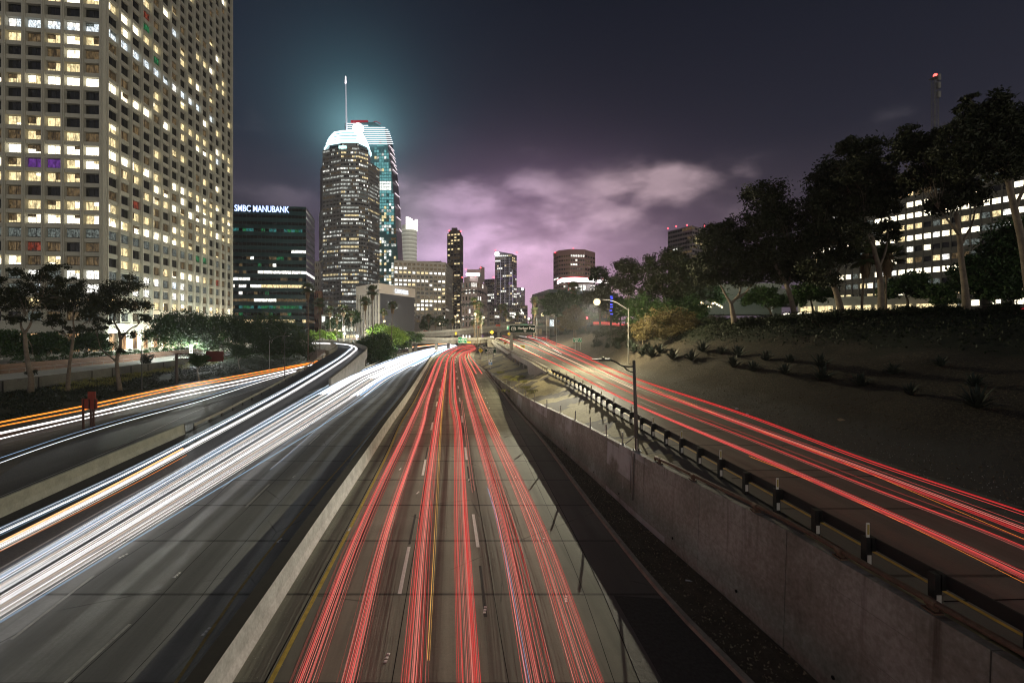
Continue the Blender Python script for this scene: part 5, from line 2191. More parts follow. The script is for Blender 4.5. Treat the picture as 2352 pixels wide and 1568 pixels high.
# ------------------------------------------------------------------ overpasses
def overpass(name, label, line, thick, par_h, width, cols, mconc=VC, mat2=WALLC2, col_w=(1.2, 2.0), z_foot=-.4):
    R_ = thing(name, (line[0].x, line[0].y, 0), label, 'overpass')
    mb = MB()
    mp = MB()
    for p, q in zip(line, line[1:]):
        d = (q - p).normalized()
        n_ = Vector((-d.y, d.x, 0)).normalized()
        if n_.y < 0:
            n_ = -n_
        dn = Vector((0, 0, 1))
        # lower girder set back under the parapet
        mb.quad(p + n_ * .5 - dn * thick, q + n_ * .5 - dn * thick, q + n_ * .5 - dn * .35, p + n_ * .5 - dn * .35)
        mb.quad(p - dn * .35, q - dn * .35, q + n_ * .5 - dn * .35, p + n_ * .5 - dn * .35)
        mb.quad(p + n_ * .5 - dn * thick, p + n_ * width - dn * thick, q + n_ * width - dn * thick, q + n_ * .5 - dn * thick)
        mb.quad(p + n_ * .3, q + n_ * .3, q + n_ * width, p + n_ * width)
        mp.quad(p - dn * .35, q - dn * .35, q + dn * par_h, p + dn * par_h)
        mp.quad(p + dn * par_h, q + dn * par_h, q + n_ * .3 + dn * par_h, p + n_ * .3 + dn * par_h)
        mp.quad(p + n_ * .3 + dn * par_h, q + n_ * .3 + dn * par_h, q + n_ * .3, p + n_ * .3)
    mb.build('deck', mconc, R_)
    mp.build('parapet', mat2, R_)
    for (x, y, zt_) in cols:
        mb = MB()
        mb.box((x, y, z_foot), (col_w[0], col_w[1], zt_ - z_foot))
        mb.build('column', mconc, R_)
    return R_


o1 = [A(690, 780.5, 215), A(820, 779.5, 212), A(905, 779, 208), A(1001, 779, 206), A(1060, 779.5, 205), A(1100, 779, 205), A(1135, 776, 212)]
o1 = catmull(o1, 6)
c_a, c_b, c_c, c_d = A(1001, 790, 207), A(955, 790, 214), A(1024, 790, 216), A(948, 790, 209)
overpass('overpass', 'near concrete overpass crossing the freeway, with the green exit sign hung on it', o1, 1.9, .75, 11,
         [(c_a.x, c_a.y + 1, 4.4), (c_b.x, c_b.y, 4.4), (c_c.x + .5, c_c.y + 5, 4.4), (c_d.x - 1, c_d.y, 4.4)])
o2 = [A(840, 772, 250), A(905, 768, 252), A(955, 765.5, 255), A(1040, 760, 258), A(1093, 755, 262), A(1150, 750, 268), A(1200, 748.5, 275), A(1250, 748, 290)]
o2 = catmull(o2, 6)
cc_ = [A(u, 770, 266) for u in (1003, 1040, 1056, 1100, 1145, 1190)]
overpass('overpass', 'far concrete overpass rising to the right behind the near one', o2, 2.6, .9, 9,
         [(c.x, c.y, A(0, 762, 262).z) for c in cc_], col_w=(1.6, 2.2))
# orange barricade panels on the far overpass
RB = mat('red_orange_board', (.42, .05, .02), .6)
for i, (u, v) in enumerate(((1102, 752.5), (1144, 748), (996, 762), (978, 762.5), (950, 766), (933, 768.5))):
    mb = MB()
    p = A(u, v, 255 + i)
    mb.box((p.x, p.y - .4, p.z - .2), (2.6, .1, .9))
    mb.box((p.x - .9, p.y - .3, p.z - .7), (.1, .4, .6))
    mb.box((p.x + .9, p.y - .3, p.z - .7), (.1, .4, .6))
    tag(mb.build('road_barricade', RB), 'red barricade board on the far overpass, ' + ['just right of the palm cluster', 'nearest the shield sign', 'third from the right', 'third from the left', 'second from the left', 'leftmost above the dark green tree'][i], 'barricade', 'red boards on the far overpass')
# chain link fence on the far overpass
fm = MB()
for i in range(26):
    p = A(960 + i * 7.2, 766 - i * .75, 262)
    mb = fm
    mb.tube([p, p + Vector((0, 0, 2.6))], .05, 5)
pa = [A(960 + i * 7.2, 766 - i * .75, 262) + Vector((0, 0, 2.6)) for i in range(26)]
fm.tube(pa, .04, 5)
tag(fm.build('fence', METAL), 'thin steel fence along the far overpass', 'fence')
# big retaining wall right of the far overpass
mb = MB()
a, b, c = A(1150, 760, 300), A(1240, 760, 296), A(1292, 760, 250)
for p, q in ((a, b), (b, c)):
    mb.quad(Vector((p.x, p.y, 3)), Vector((q.x, q.y, 3)), Vector((q.x, q.y, 14.2)), Vector((p.x, p.y, 14.2)))
    mb.quad(Vector((p.x, p.y, 14.2)), Vector((q.x, q.y, 14.2)), Vector((q.x, q.y + 1, 14.2)), Vector((p.x, p.y + 1, 14.2)))
    mb.quad(Vector((p.x, p.y + 1, 3)), Vector((q.x, q.y + 1, 3)), Vector((q.x, q.y + 1, 14.2)), Vector((p.x, p.y + 1, 14.2)))
tag(mb.build('abutment_wall', WALLC), 'grey abutment wall closing the view right of the far overpass', 'abutment wall')
# dark block beneath the ramp where the freeway disappears
mb = MB()
p = A(1100, 790, 255)
mb.box((p.x + 8.5, p.y - 20, -.4), (5, 60, 6.1), .05)
tag(mb.build('pier_wall', VC), 'dark pier wall under the start of the right ramp', 'pier wall')

# ------------------------------------------------------------------ signs
GRN = mat('green_sign_face', (.0, .22, .12), .7, noise_amt=.2, nscale=2, emis=(0, .2, .12), estr=0.0)
GRND = mat('dark_green_sign_face', (.004, .028, .016), .85, noise_amt=.3, nscale=1, spec=.05)
SW = mat('white_sign_lettering', (.85, .85, .82), .4)
SY = mat('yellow_sign_face', (.75, .42, .02), .5)
SYB = mat('bright_yellow_sign', (.85, .62, .03), .5)
SB = mat('black_sign_mark', (.02, .02, .02), .6)
SBL = mat('blue_sign_face', (.02, .16, .50), .5)
RX, UZ = (1, 0, 0), (0, 0, 1)


def rrect(cx, cz, w_, h_, r, Y, n=4):
    pts = []
    for (sx, sz, a0) in ((1, 1, 0), (-1, 1, 90), (-1, -1, 180), (1, -1, 270)):
        for k in range(n + 1):
            t = math.radians(a0 + 90 * k / n)
            pts.append(Vector((cx + sx * (w_ / 2 - r) + r * math.cos(t), Y, cz + sz * (h_ / 2 - r) + r * math.sin(t))))
    return pts


def plate(mb, pts, th_=.06, m=0):
    """pts counter-clockwise as seen from the front"""
    n = len(pts)
    bk_ = [p + Vector((0, th_, 0)) for p in pts]
    mb.add(pts + bk_, [tuple(range(n))[::-1], tuple(range(n, 2 * n))] + [((i + 1) % n, i, n + i, n + (i + 1) % n) for i in range(n)][::1], m)


def sign(name, label, u0_, v0_, u1_, v1_, Y, face, lines, border=True, legs=(), bm_=SW, cat='road sign', lettercol=SW):
    a, b = A(u0_, v0_, Y), A(u1_, v1_, Y)
    w_, h_ = b.x - a.x, a.z - b.z
    cx, cz = (a.x + b.x) / 2, (a.z + b.z) / 2
    R_ = thing(name, (cx, Y, b.z), label, cat)
    if border:
        mb = MB()
        plate(mb, rrect(cx, cz, w_, h_, h_ * .1, Y), .06)
        mb.build('border', bm_, R_)
    mb = MB()
    k = .03 * h_ if border else 0
    plate(mb, rrect(cx, cz, w_ - 2 * k, h_ - 2 * k, h_ * .08, Y - .012), .05)
    mb.build('panel', face, R_)
    for (txt, fx, fz, hh, tw) in lines:
        text_obj(txt, h_ * hh * 1.35, (a.x + w_ * fx, Y - .03, b.z + h_ * fz), RX, UZ, lettercol, R_, 'lettering', .006, 'CENTER', bold=.012 * h_ * hh / .3, width=w_ * tw)
    for (lx, vb, r) in legs:
        mb = MB()
        p = A(lx, v1_, Y + .1)
        q = A(lx, vb, Y + .1)
        mb.tube([(p.x, Y + .12, a.z - h_ * .3), (q.x, Y + .12, q.z)], r, 6)
        mb.build('post', METAL, R_)
    return R_, a, b, w_, h_, cx, cz


# cantilever sign "110 Harbor Fwy"
Ys1 = 114.0
R1, a, b, w_, h_, cx, cz = sign('overhead_sign', 'dark green cantilever sign with route shield and down arrow over the right ramp', 1169.5, 746.6, 1230, 763.8, Ys1, GRND,
                                [('Harbor Fwy', .645, .44, .34, .64)])
mb = MB()
sc = [Vector((cx + w_ * (-.335) + h_ * .30 * x, Ys1 - .03, cz + .02 + h_ * .30 * z)) for x, z in
      [(math.cos(t) * 1.12, math.sin(t) * 1.05 if math.sin(t) > 0 else math.sin(t) * .55 - .28) for t in np.linspace(0, 2 * math.pi, 28, endpoint=False)]]
plate(mb, sc, .02)
mb.build('shield', SW, R1)
mb = MB()
cs = sum(sc, Vector()) / len(sc)
plate(mb, [cs + (p - cs) * .86 + Vector((0, -.01, 0)) for p in sc], .02)
mb.build('shield_face', GRND, R1)
text_obj('110', .78, (cs.x, Ys1 - .05, cs.z - .22), RX, UZ, SW, R1, 'lettering', .006, 'CENTER', bold=.02, width=1.0)
mb = MB()
ax, az = a.x + w_ * .60, b.z + h_ * .27
mb.box((ax, Ys1 - .04, az - .02), (.16, .03, .32))
plate(mb, [Vector((ax, Ys1 - .05, az - .36)), Vector((ax + .36, Ys1 - .05, az + .02)), Vector((ax + .36, Ys1 - .05, az + .12)), Vector((ax, Ys1 - .05, az - .12)), Vector((ax - .36, Ys1 - .05, az + .12)), Vector((ax - .36, Ys1 - .05, az + .02))], .02)
mb.build('down_arrow', SW, R1)
mb = MB()
p = A(1175.5, 812, 114)
mb.tube([(p.x - .1, Ys1 + .5, 4.2), (p.x - .1, Ys1 + .5, b.z + .2)], [.42, .36], 12)
mb.build('pole', WALLC2, R1)
mb = MB()
mb.obox(Vector((a.x + .3, Ys1 + .25, cz)), Vector((w_ - .6, 0, 0)), Vector((0, .3, 0)), Vector((0, 0, .3)))
mb.obox(Vector((a.x + .3, Ys1 - .4, b.z - .2)), Vector((w_, 0, 0)), Vector((0, .7, 0)), Vector((0, 0, .08)))
mb.box((a.x + w_ * .56, Ys1 - .6, b.z - .22), (.5, .3, .16))
mb.build('arm', DKMETAL, R1)
mb = MB()
mb.box((p.x - .1, Ys1 + .4, 3.0), (1.7, 1.9, 1.35))
mb.build('pedestal', WALLC2, R1)

Yg = 203.2
R_, a, b, w_, h_, cx, cz = sign('exit_sign', 'bright green exit sign with three lines of white lettering on the near overpass', 1051.8, 774, 1072.4, 788, Yg, GRN,
                                [('9th & 6th Sts', .5, .46, .21, .88), ('\u00bd MILE', .5, .14, .19, .42)])
mb = MB()
mb.box((cx + w_ * .2, Yg - .03, a.z - h_ * .22), (w_ * .5, .02, h_ * .17))
mb.build('exit_tab', SW, R_)
text_obj('EXIT 22B', .36, (cx + w_ * .2, Yg - .06, a.z - h_ * .20), RX, UZ, GRN, R_, 'lettering', .005, 'CENTER', width=w_ * .42)
sign('yellow_plate', 'small yellow plate beside the green exit sign on the near overpass', 1073.2, 784.2, 1081.2, 787.4, Yg, SYB, [('EXIT ONLY', .5, .3, .38, .8)], border=False, lettercol=SB)
sign('guide_sign', 'black guide sign for the convention center on two posts on the sloping bank', 1113.5, 796.8, 1139.7, 811.6, 112, GRND,
     [('Convention', .5, .66, .25, .88), ('Center', .5, .38, .25, .56), ('NEXT EXIT', .42, .09, .19, .66)], legs=((1119.5, 827, .07), (1134, 822, .07)))
sign('guide_sign', 'small black guide sign for a law school behind the yellow diamond', 1096.8, 791.6, 1114.6, 800.6, 126, GRND,
     [('Loyola', .5, .68, .22, .45), ('Law School', .5, .40, .22, .84), ('NEXT EXIT', .5, .10, .17, .74)], legs=((1101, 812, .06), (1111, 812, .06)))


def diamond(label, u, v, r, Y, vb, marks, face=SYB, name='warning_sign'):
    c = A(u, v, Y)
    rr_ = r * Y / F
    R_ = thing(name, (c.x, Y, A(u, vb, Y).z), label, 'warning sign')
    mb = MB()
    plate(mb, [c + Vector(q) for q in ((rr_, 0, 0), (0, 0, rr_), (-rr_, 0, 0), (0, 0, -rr_))], .04)
    mb.build('panel', face, R_)
    mb = MB()
    for (x0, z0, x1, z1, t) in marks:
        p, q = c + Vector((x0 * rr_, -.02, z0 * rr_)), c + Vector((x1 * rr_, -.02, z1 * rr_))
        d = (q - p).normalized()
        s = Vector((-d.z, 0, d.x)) * t * rr_ / 2
        plate(mb, [p - s, q - s, q + s, p + s], .015)
    mb.build('symbol', SB, R_)
    mb = MB()
    mb.tube([(c.x, Y + .08, c.z), (c.x, Y + .08, A(u, vb, Y).z)], .05, 6)
    mb.build('post', SW if vb > 815 else METAL, R_)
    return R_


diamond('yellow diamond sign on a white post, below the law school sign', 1103.8, 804.4, 5.8, 123, 826, [(-.3, .35, .0, .55, .16), (0, .55, .3, .35, .16), (-.35, .0, .35, .1, .16), (-.3, -.4, 0, -.55, .16), (.0, -.55, .3, -.4, .16)])
diamond('yellow merge sign standing where the ramp begins', 1129.8, 762.8, 4.6, 190, 780, [(0, -.6, 0, .5, .2), (-.3, -.4, 0, .0, .16), (-.25, .25, 0, .55, .14), (.25, .25, 0, .55, .14)])
diamond('yellow curve arrow sign left of the shield sign', 1169.2, 766.2, 4.2, 180, 782, [(.2, -.5, .2, .0, .2), (.2, 0, -.35, .1, .18), (-.45, .1, -.1, .4, .15)])
diamond('orange diamond sign with branching arrow on the right ramp', 1160.3, 787.6, 4.3, 150, 802, [(0, -.5, 0, .1, .2), (0, .0, -.4, .4, .18), (0, 0, .4, .4, .18)], face=mat('orange_sign', (.85, .36, .02), .5))
sign('advisory_plate', 'tiny white over yellow plate below the merge sign', 1126, 772, 1134, 775, 189, SW, [('35', .5, .2, .5, .25)], border=False, lettercol=SB)
sign('warning_plate', 'pinkish white plate above the orange diamond on the ramp', 1155, 773.8, 1165.8, 777.4, 150, mat('pink_white', (.7, .45, .45), .6), [('CAUTION', .5, .25, .42, .8)], border=False, lettercol=RB)
R_, a, b, w_, h_, cx, cz = sign('chevron_sign', 'small yellow chevron sign on the near overpass', 1045.2, 762.6, 1049.6, 768.6, 203.5, SYB, [], border=False, legs=((1047.4, 778, .05),))
mb = MB()
for s in (-1, 1):
    plate(mb, [Vector((cx + .2, 203.45, cz + s * .45)), Vector((cx - .2, 203.45, cz)), Vector((cx + .0, 203.45, cz)), Vector((cx + .38, 203.45, cz + s * .45))][::(1 if s > 0 else -1)], .02)
mb.build('chevron', SB, R_)
R_, a, b, w_, h_, cx, cz = sign('service_sign', 'small blue and white service sign low on the bank', 1122, 825, 1130.8, 838, 98, SBL, [('NEXT', .5, .26, .13, .6), ('EXIT', .5, .08, .13, .5)], border=True, legs=((1126.5, 846, .05),))
mb = MB()
plate(mb, rrect(cx, cz + h_ * .22, w_ * .84, h_ * .42, .02, 97.97), .02)
mb.build('white_field', SW, R_)
mb = MB()
mb.sphere((cx - .02, 97.93, cz + h_ * .26), .13, 8)
mb.box((cx + .05, 97.93, cz + h_ * .12), (.35, .02, .12))
mb.build('symbol', SB, R_)
R_, a, b, w_, h_, cx, cz = sign('street_sign', 'green street exit sign with an up-right arrow on two posts on the hillside', 1316, 775.8, 1336.4, 785.6, 108, GRN, [('Wilshire', .38, .56, .25, .56), ('Blvd', .38, .14, .25, .3)],
                                 legs=((1321, 806, .06), (1333, 803, .06)))
mb = MB()
c = Vector((a.x + w_ * .82, 107.95, cz))
for (x0, z0, x1, z1) in ((-.14, -.2, .14, .2), (-.05, .2, .15, .2), (.15, .0, .15, .2)):
    p, q = c + Vector((x0, 0, z0)), c + Vector((x1, 0, z1))
    d = (q - p).normalized()
    s = Vector((-d.z, 0, d.x)) * .03
    plate(mb, [p - s, q - s, q + s, p + s], .01)
mb.build('arrow', SW, R_)
sign('guide_sign', 'narrow green sign panel on top of the far overpass', 1195, 743.8, 1212.5, 746.6, 262, GRN, [('\u2190', .2, .3, .4, .1)], border=False)
sign('guide_sign', 'part of a green sign showing left of the shield sign', 1164.5, 748, 1171, 756.5, 200, GRN, [('6th', .35, .5, .25, .45)], border=True)
# crash cushion
cu = thing('crash_cushion', tuple(A(1199.8, 803, 140)), 'yellow and black striped crash cushion where the right ramp lanes split', 'crash cushion')
mb = MB()
c = G(1200, 799.5, ZD)
mb.box((c.x, c.y, c.z), (1.4, 1.6, .95))
mb.build('body', SYB, cu)
mb = MB()
for i in range(3):
    for s in (-1, 1):
        p = Vector((c.x, c.y - .82, c.z + .15 + i * .28))
        q = p + Vector((s * .6, 0, -.12 + .30))
        sft = Vector((0, 0, .05))
        plate(mb, ([p - sft, q - sft, q + sft, p + sft] if s > 0 else [q - sft, p - sft, p + sft, q + sft]), .01)
mb.build('stripes', SB, cu)

# sign gantry (seen from behind) and dark red sign backs on the left
POLED0 = mat('gantry_pole_steel', (.07, .055, .05), .6)
OX = mat('red_oxide_steel', (.07, .022, .016), .7, noise_amt=.4, nscale=1.5)
gt = thing('sign_gantry', tuple(A(406, 874, 85)), 'dark cantilever truss gantry with a red brown sign back left of the ramp', 'sign gantry')
mb = MB()
g0, g1 = A(398, 812, 85), A(516, 812, 88)
hgt = 1.05
for y_ in (0, .9):
    for z_ in (0, -hgt):
        mb.tube([g0 + Vector((0, y_, z_)), g1 + Vector((0, y_, z_))], .07, 5)
n_ = 12
for i in range(n_):
    p, q = g0.lerp(g1, i / n_), g0.lerp(g1, (i + 1) / n_)
    mb.tube([p + Vector((0, 0, 0 if i % 2 else -hgt)), q + Vector((0, 0, -hgt if i % 2 else 0))], .045, 4)
    mb.tube([p + Vector((0, .9, 0 if i % 2 else -hgt)), q + Vector((0, .9, -hgt if i % 2 else 0))], .045, 4)
    mb.tube([p, p + Vector((0, .9, 0))], .04, 4)
mb.build('truss', OX, gt)
mb = MB()
p = A(406, 830, 85.4)
mb.tube([(p.x, p.y, .2), (p.x, p.y, g0.z)], [.27, .22], 10)
mb.build('pole', POLED0, gt)
mb = MB()
p, q = A(474, 811, 87), A(515, 826, 87.6)
mb.obox(Vector((p.x, p.y - .1, q.z - .3)), Vector((q.x - p.x, .5, 0)), Vector((0, .08, 0)), Vector((0, 0, 2.0)))
mb.build('sign_back', mat('red_brown_sign_back', (.10, .02, .014), .7), gt)
sg = thing('road_sign', tuple(G(205, 985)), 'back of a dark red double sign on three posts at the far left', 'road sign')
Ysg = 47.5
mb = MB()
a, b = A(188, 916, Ysg), A(222.5, 939, Ysg)
mb.obox(Vector((a.x, Ysg, b.z)), Vector((b.x - a.x, 0, 0)), Vector((0, .08, 0)), Vector((0, 0, a.z - b.z)))
mb.build('panel', mat('red_brown_panel', (.30, .045, .025), .6, noise_amt=.3), sg)
mb = MB()
a2, b2 = A(201, 899, Ysg), A(219, 916, Ysg)
mb.obox(Vector((a2.x, Ysg + .02, b2.z)), Vector((b2.x - a2.x, 0, 0)), Vector((0, .08, 0)), Vector((0, 0, a2.z - b2.z)))
mb.build('top_panel', MAT['red_brown_panel'], sg)
for u, y_ in ((191.5, .15), (209, 1.6), (215, .15)):
    mb = MB()
    p = A(u, 930, Ysg + y_)
    mb.box((p.x, Ysg + y_, 0), (.16, .12, a.z + .1))
    mb.build('post', MAT['red_oxide_steel'], sg)
for u in (193, 206, 219):
    mb = MB()
    p = A(u, 928, Ysg)
    mb.box((p.x, Ysg - .06, b.z), (.09, .06, a.z - b.z))
    mb.build('stiffener', MAT['red_oxide_steel'], sg)

# ------------------------------------------------------------------ street lamps
POLE = mat('lamp_pole_steel', (.30, .30, .29), .5, .5)
POLED = mat('lamp_pole_dark', (.10, .10, .10), .5, .4)


def light_at(p, power, color, r=.25, name='lamp_light', spot=None, parent=None):
    ld = bpy.data.lights.new(name, 'SPOT' if spot else 'POINT')
    ld.energy = power
    ld.color = color
    ld.shadow_soft_size = r
    if spot:
        ld.spot_size = math.radians(spot)
        ld.spot_blend = .5
    lo = bpy.data.objects.new(name, ld)
    COL.objects.link(lo)
    lo.location = p
    if parent is not None:
        lo.parent = parent
        lo.matrix_parent_inverse = Matrix.Translation(-Vector(parent.location))
    return lo


def lamp(label, u_pole, v_base, v_top, Y, u_head, v_head, power=0, color=(1., .86, .55), em=8., r=.2, pm_=POLE, pr_=.09, group=None, bulb=.16, name='street_lamp'):
    b = A(u_pole, v_base, Y)
    t_ = A(u_pole, v_top, Y)
    hd = A(u_head, v_head, Y)
    R_ = thing(name, tuple(b), label, 'street lamp', group)
    mb = MB()
    mb.tube([b, Vector((b.x, Y, t_.z))], [pr_, pr_ * .6], 8)
    mb.box((b.x, b.y, b.z - .3), (pr_ * 4, pr_ * 4, .4))
    mb.build('pole', pm_, R_)
    if abs(u_head - u_pole) > 1:
        mb = MB()
        s = Vector((b.x, Y, t_.z - .3))
        mid = s.lerp(hd, .5) + Vector((0, 0, abs(hd.x - s.x) * .12))
        mb.tube(catmull([s, mid, hd], 4), pr_ * .5, 6)
        mb.build('arm', pm_, R_)
    mb = MB()
    mb.box((hd.x, hd.y, hd.z), (.75, .32, .14))
    mb.build('lamp_head', pm_, R_)
    if power:
        mb = MB()
        mb.sphere((hd.x, hd.y, hd.z - bulb * .8), bulb, 10)
        mb.build('bulb', emit('bulb_%d' % len(MAT), color, 1.7 if color[2] < .7 else 2.5), R_)
        light_at((hd.x, hd.y, hd.z - bulb * 2 - .1), power, color, r, parent=R_)
    return R_


WRM = (1., .86, .52)
LR = lamp('tall street lamp with a blazing yellow light, beside the right ramp', 1443, 843, 707 , 70, 1371, 687, 21000, WRM, 60, .25, bulb=.55)
# second beam added to this lamp, aimed down the freeway towards the viewer
hd_ = A(1371, 687, 70)
so = light_at((hd_.x, hd_.y, hd_.z - 1.1), 74000, (1., .94, .74), .09, 'added_lamp_beam', 36, LR)
so.data.spot_blend = .9
so.rotation_euler = (Vector((-6.5, 18, 0)) - Vector((hd_.x, hd_.y, hd_.z - 1.1))).to_track_quat('-Z', 'Y').to_euler()
lamp('bright yellow street lamp at the left edge of the dark trees on the right', 1256, 780.5, 722, 160, 1246.5, 719, 34000, WRM, 30, bulb=.62)
lamp('unlit thin street lamp pole on the hillside foot, nearest the street sign', 1278, 791, 727, 140, 1268, 724, 0)
lamp('thin street lamp just right of the shield sign with a pale light', 1233, 775, 727, 190, 1214.7, 729.5, 5000, (1, .95, .85), 16, bulb=.5)
lamp('warm street lamp left of the palm cluster above the near overpass', 1092.5, 775, 722, 184, 1091.4, 718.5, 24000, WRM, 26, bulb=.62)
lamp('warm street lamp right of the palm cluster above the near overpass', 1107, 774, 724, 188, 1111, 727, 12000, WRM, 22, bulb=.5)
lamp('warm street lamp in front of the slim dark tower', 1047, 752, 724, 255, 1051, 722, 1500, WRM, 20, bulb=.62)
lamp('second, lower warm street lamp in front of the slim dark tower', 1058, 754, 737, 250, 1053.5, 735.5, 1200, WRM, 20, bulb=.55)
lamp('low warm street lamp by the dark shrubs behind the far overpass', 1016, 758, 742, 240, 1010, 742, 1200, WRM, 18, bulb=.45)
lamp('warm street lamp beside the union hall', 880, 765, 737, 190, 883, 735.5, 6000, WRM, 22, bulb=.5)
lamp('pale street lamp in front of the hotel tower', 1172, 752, 722, 250, 1182.6, 720.5, 800, (1, .93, .8), 14, bulb=.45)
lamp('pale street lamp at the right edge of the mauve towers', 1201, 752, 718, 250, 1199.7, 716, 800, (1, .93, .8), 18, bulb=.5)
lamp('white floodlight blazing at the bend of the viaduct beside the lime green tree', 819, 792, 772, 176, 820.5, 769, 42000, (.95, 1., .92), 90, .3, bulb=.62, name='floodlight')
lamp('second white light left of the blazing floodlight', 791, 790, 765, 190, 792, 763, 5000, (.95, 1., .85), 30, .3, bulb=.6)
lamp('white floodlight under the floodlit tree at the foot of the office tower', 439, 806, 793, 118, 439.5, 790.5, 22000, (.95, 1., .95), 60, .2, bulb=.42, name='floodlight')
lamp('small white light by the low wall left of the dark trees', 571, 812, 804, 140, 570, 802, 1500, (.95, 1., .95), 30, .2, bulb=.42, name='floodlight')
lamp('white street lamp inside the floodlit spreading tree on the right', 1773, 722, 675, 88, 1769, 671, 4200, (.85, 1., .88), 50, .2, bulb=.28)
lamp('pale cobra lamp left of the forked eucalyptus trunk', 1622, 722, 690, 95, 1616, 687, 0)
lamp('thin dark lamp pole at the far left beside the orange streaks', 326, 901, 793, 77, 362, 779.5, 0, pm_=POLED)
lamp('curved arm lamp pole behind the orange streaks', 619, 847, 781, 118, 662, 772, 0, pm_=POLE)
lamp('dark straight lamp pole beside the guard rail of the left ramp', 654, 871, 773, 94, 658, 772, 0, pm_=POLED)
lamp('thin light pole among the dark trees on the far right', 2285, 708, 540, 55, 2287, 538, 0, pm_=POLED, pr_=.07)
lamp('thin lamp pole standing behind the left palms', 787, 790, 717, 200, 792, 714, 0)

# the dark near lamp on the retaining wall, with twin-brace arm
Yl = 25.8
b = Vector((wallx(Yl) + .35, Yl, WZ(Yl)))
nl = thing('street_lamp', tuple(b), 'unlit dark street lamp with a braced arm reaching left, on top of the retaining wall', 'street lamp')
mb = MB()
tp_ = A(1455, 827, Yl)
mb.tube([b, b.lerp(Vector((tp_.x + .02, Yl, tp_.z)), .5), Vector((tp_.x + .02, Yl, tp_.z))], [.115, .10, .085], 12)
mb.build('pole', mat('near_pole_steel', (.16, .15, .14), .55, .3, noise_amt=.3, nscale=4), nl, smooth=True)
mb = MB()
s = A(1456, 842, Yl)
e = A(1396, 826, Yl)
mb.tube(catmull([s, A(1430, 840, Yl), A(1412, 830, Yl), e], 6), .045, 8)
mb.tube(catmull([A(1456.5, 856, Yl), A(1440, 849, Yl), A(1432, 841, Yl)], 6), .035, 8)
mb.build('arm', mat('arm_dark_steel', (.05, .05, .05), .5, .3), nl, smooth=True)
mb = MB()
hc = A(1388, 826, Yl)
mb.prism([(hc.x - .32, Yl - .13), (hc.x + .30, Yl - .13), (hc.x + .36, Yl), (hc.x + .30, Yl + .13), (hc.x - .32, Yl + .13)], hc.z - .07, hc.z + .07)
mb.prism([(hc.x - .68, Yl - .10), (hc.x - .32, Yl - .12), (hc.x - .32, Yl + .12), (hc.x - .68, Yl + .10)], hc.z - .02, hc.z + .03)
mb.tube([(hc.x - .08, Yl, hc.z + .05), (hc.x - .08, Yl, hc.z + .16)], .06, 8)
mb.build('lamp_head', MAT['arm_dark_steel'], nl)
mb = MB()
mb.box((b.x, b.y, b.z), (.42, .42, .05))
for i in range(4):
    mb.box((b.x + (.16 if i % 2 else -.16), b.y + (.16 if i // 2 else -.16), b.z + .05), (.05, .05, .07))
mb.build('base_plate', METAL, nl)
mb = MB()
mb.tube([on_wall(25.55, z_, .05) for z_ in (.9, 2., 3.5)], .035, 8)
mb.tube([on_wall(25.9, z_, .05) for z_ in (1.2, 2., 3.5)], .02, 6)
tag(mb.build('conduit', MAT['near_pole_steel']), 'thin steel conduit running down the retaining wall below the dark lamp', 'conduit')
# traffic lights in the distance
for i, (u, v, lab) in enumerate(((1347.6, 730.4, 'brightest'), (1295.5, 738, 'lowest, left'), (1330.5, 723.5, 'topmost'))):
    p = A(u, v, 175)
    R_ = thing('traffic_light', (p.x, p.y, 8), ['large red traffic light among the trees, left of the red street streak', 'red traffic light lowest and furthest left among the trees', 'small red traffic light highest of the three among the trees'][i], 'traffic light')
    mb = MB()
    mb.box((p.x, p.y + .2, p.z - .9), (.4, .25, 1.25))
    mb.tube([(p.x, p.y + .4, 8), (p.x, p.y + .4, p.z)], .07, 5)
    mb.build('housing', SB, R_)
    mb = MB()
    mb.sphere((p.x, p.y, p.z), [.5, .36, .26][i], 8)
    mb.build('red_lens', RED, R_)
# string lights
R_ = thing('string_lights', tuple(A(1625, 705, 98)), 'string of small warm bulbs under the trees on the right', 'string lights')
random.seed(6)
mb = MB()
mw = MB()
pp = [A(1590 + i * 5.2, 699 + 5 * math.sin(i * 1.1) + (i % 3), 92 + (i * 7) % 9) for i in range(14)]
for p in pp:
    mb.sphere(p, .14, 6)
mw.tube(pp, .015, 4)
mb.build('bulbs', emit('string_bulb', (1., .72, .42), 18.), R_)
mw.build('wire', DKMETAL, R_)
# blue neon upright sign
R_ = thing('neon_sign', tuple(A(1403, 760, 120)), 'vertical blue neon sign glimpsed between the trees right of the blazing lamp', 'neon sign')
mb = MB()
for v in (682, 686, 692, 700, 706, 714, 722):
    p = A(1403 + (v % 3), v, 120)
    mb.box((p.x, p.y, p.z), (.6, .12, .22))
mb.build('tubes', emit('blue_neon', (.04, .07, 1.), 2.2), R_)
mb = MB()
p = A(1403, 760, 120.3)
mb.box((p.x, p.y, 10), (.5, .12, 9.6))
mb.build('mast', DKMETAL, R_)

# ------------------------------------------------------------------ vegetation

def leaf_mat(name, c1, c2, sc=.5):
    m = bpy.data.materials.new(name)
    m.use_nodes = True
    t = NT(m.node_tree)
    b = t.new('ShaderNodeBsdfPrincipled')
    t.l.new(b.outputs[0], t.new('ShaderNodeOutputMaterial').inputs[0])
    co = t.new('ShaderNodeTexCoord').outputs['Object']
    g = t.new('ShaderNodeNewGeometry')
    n = t.noise(co, sc, 3, .6)
    r = g.outputs['Random Per Island']
    c = t.mix(t.m('ADD', t.m('MULTIPLY', n, .5), t.m('MULTIPLY', r, .5)), c1, c2)
    t.put(b.inputs['Base Color'], c)
    b.inputs['Roughness'].default_value = .6
    b.inputs['Specular IOR Level'].default_value = .3
    return m


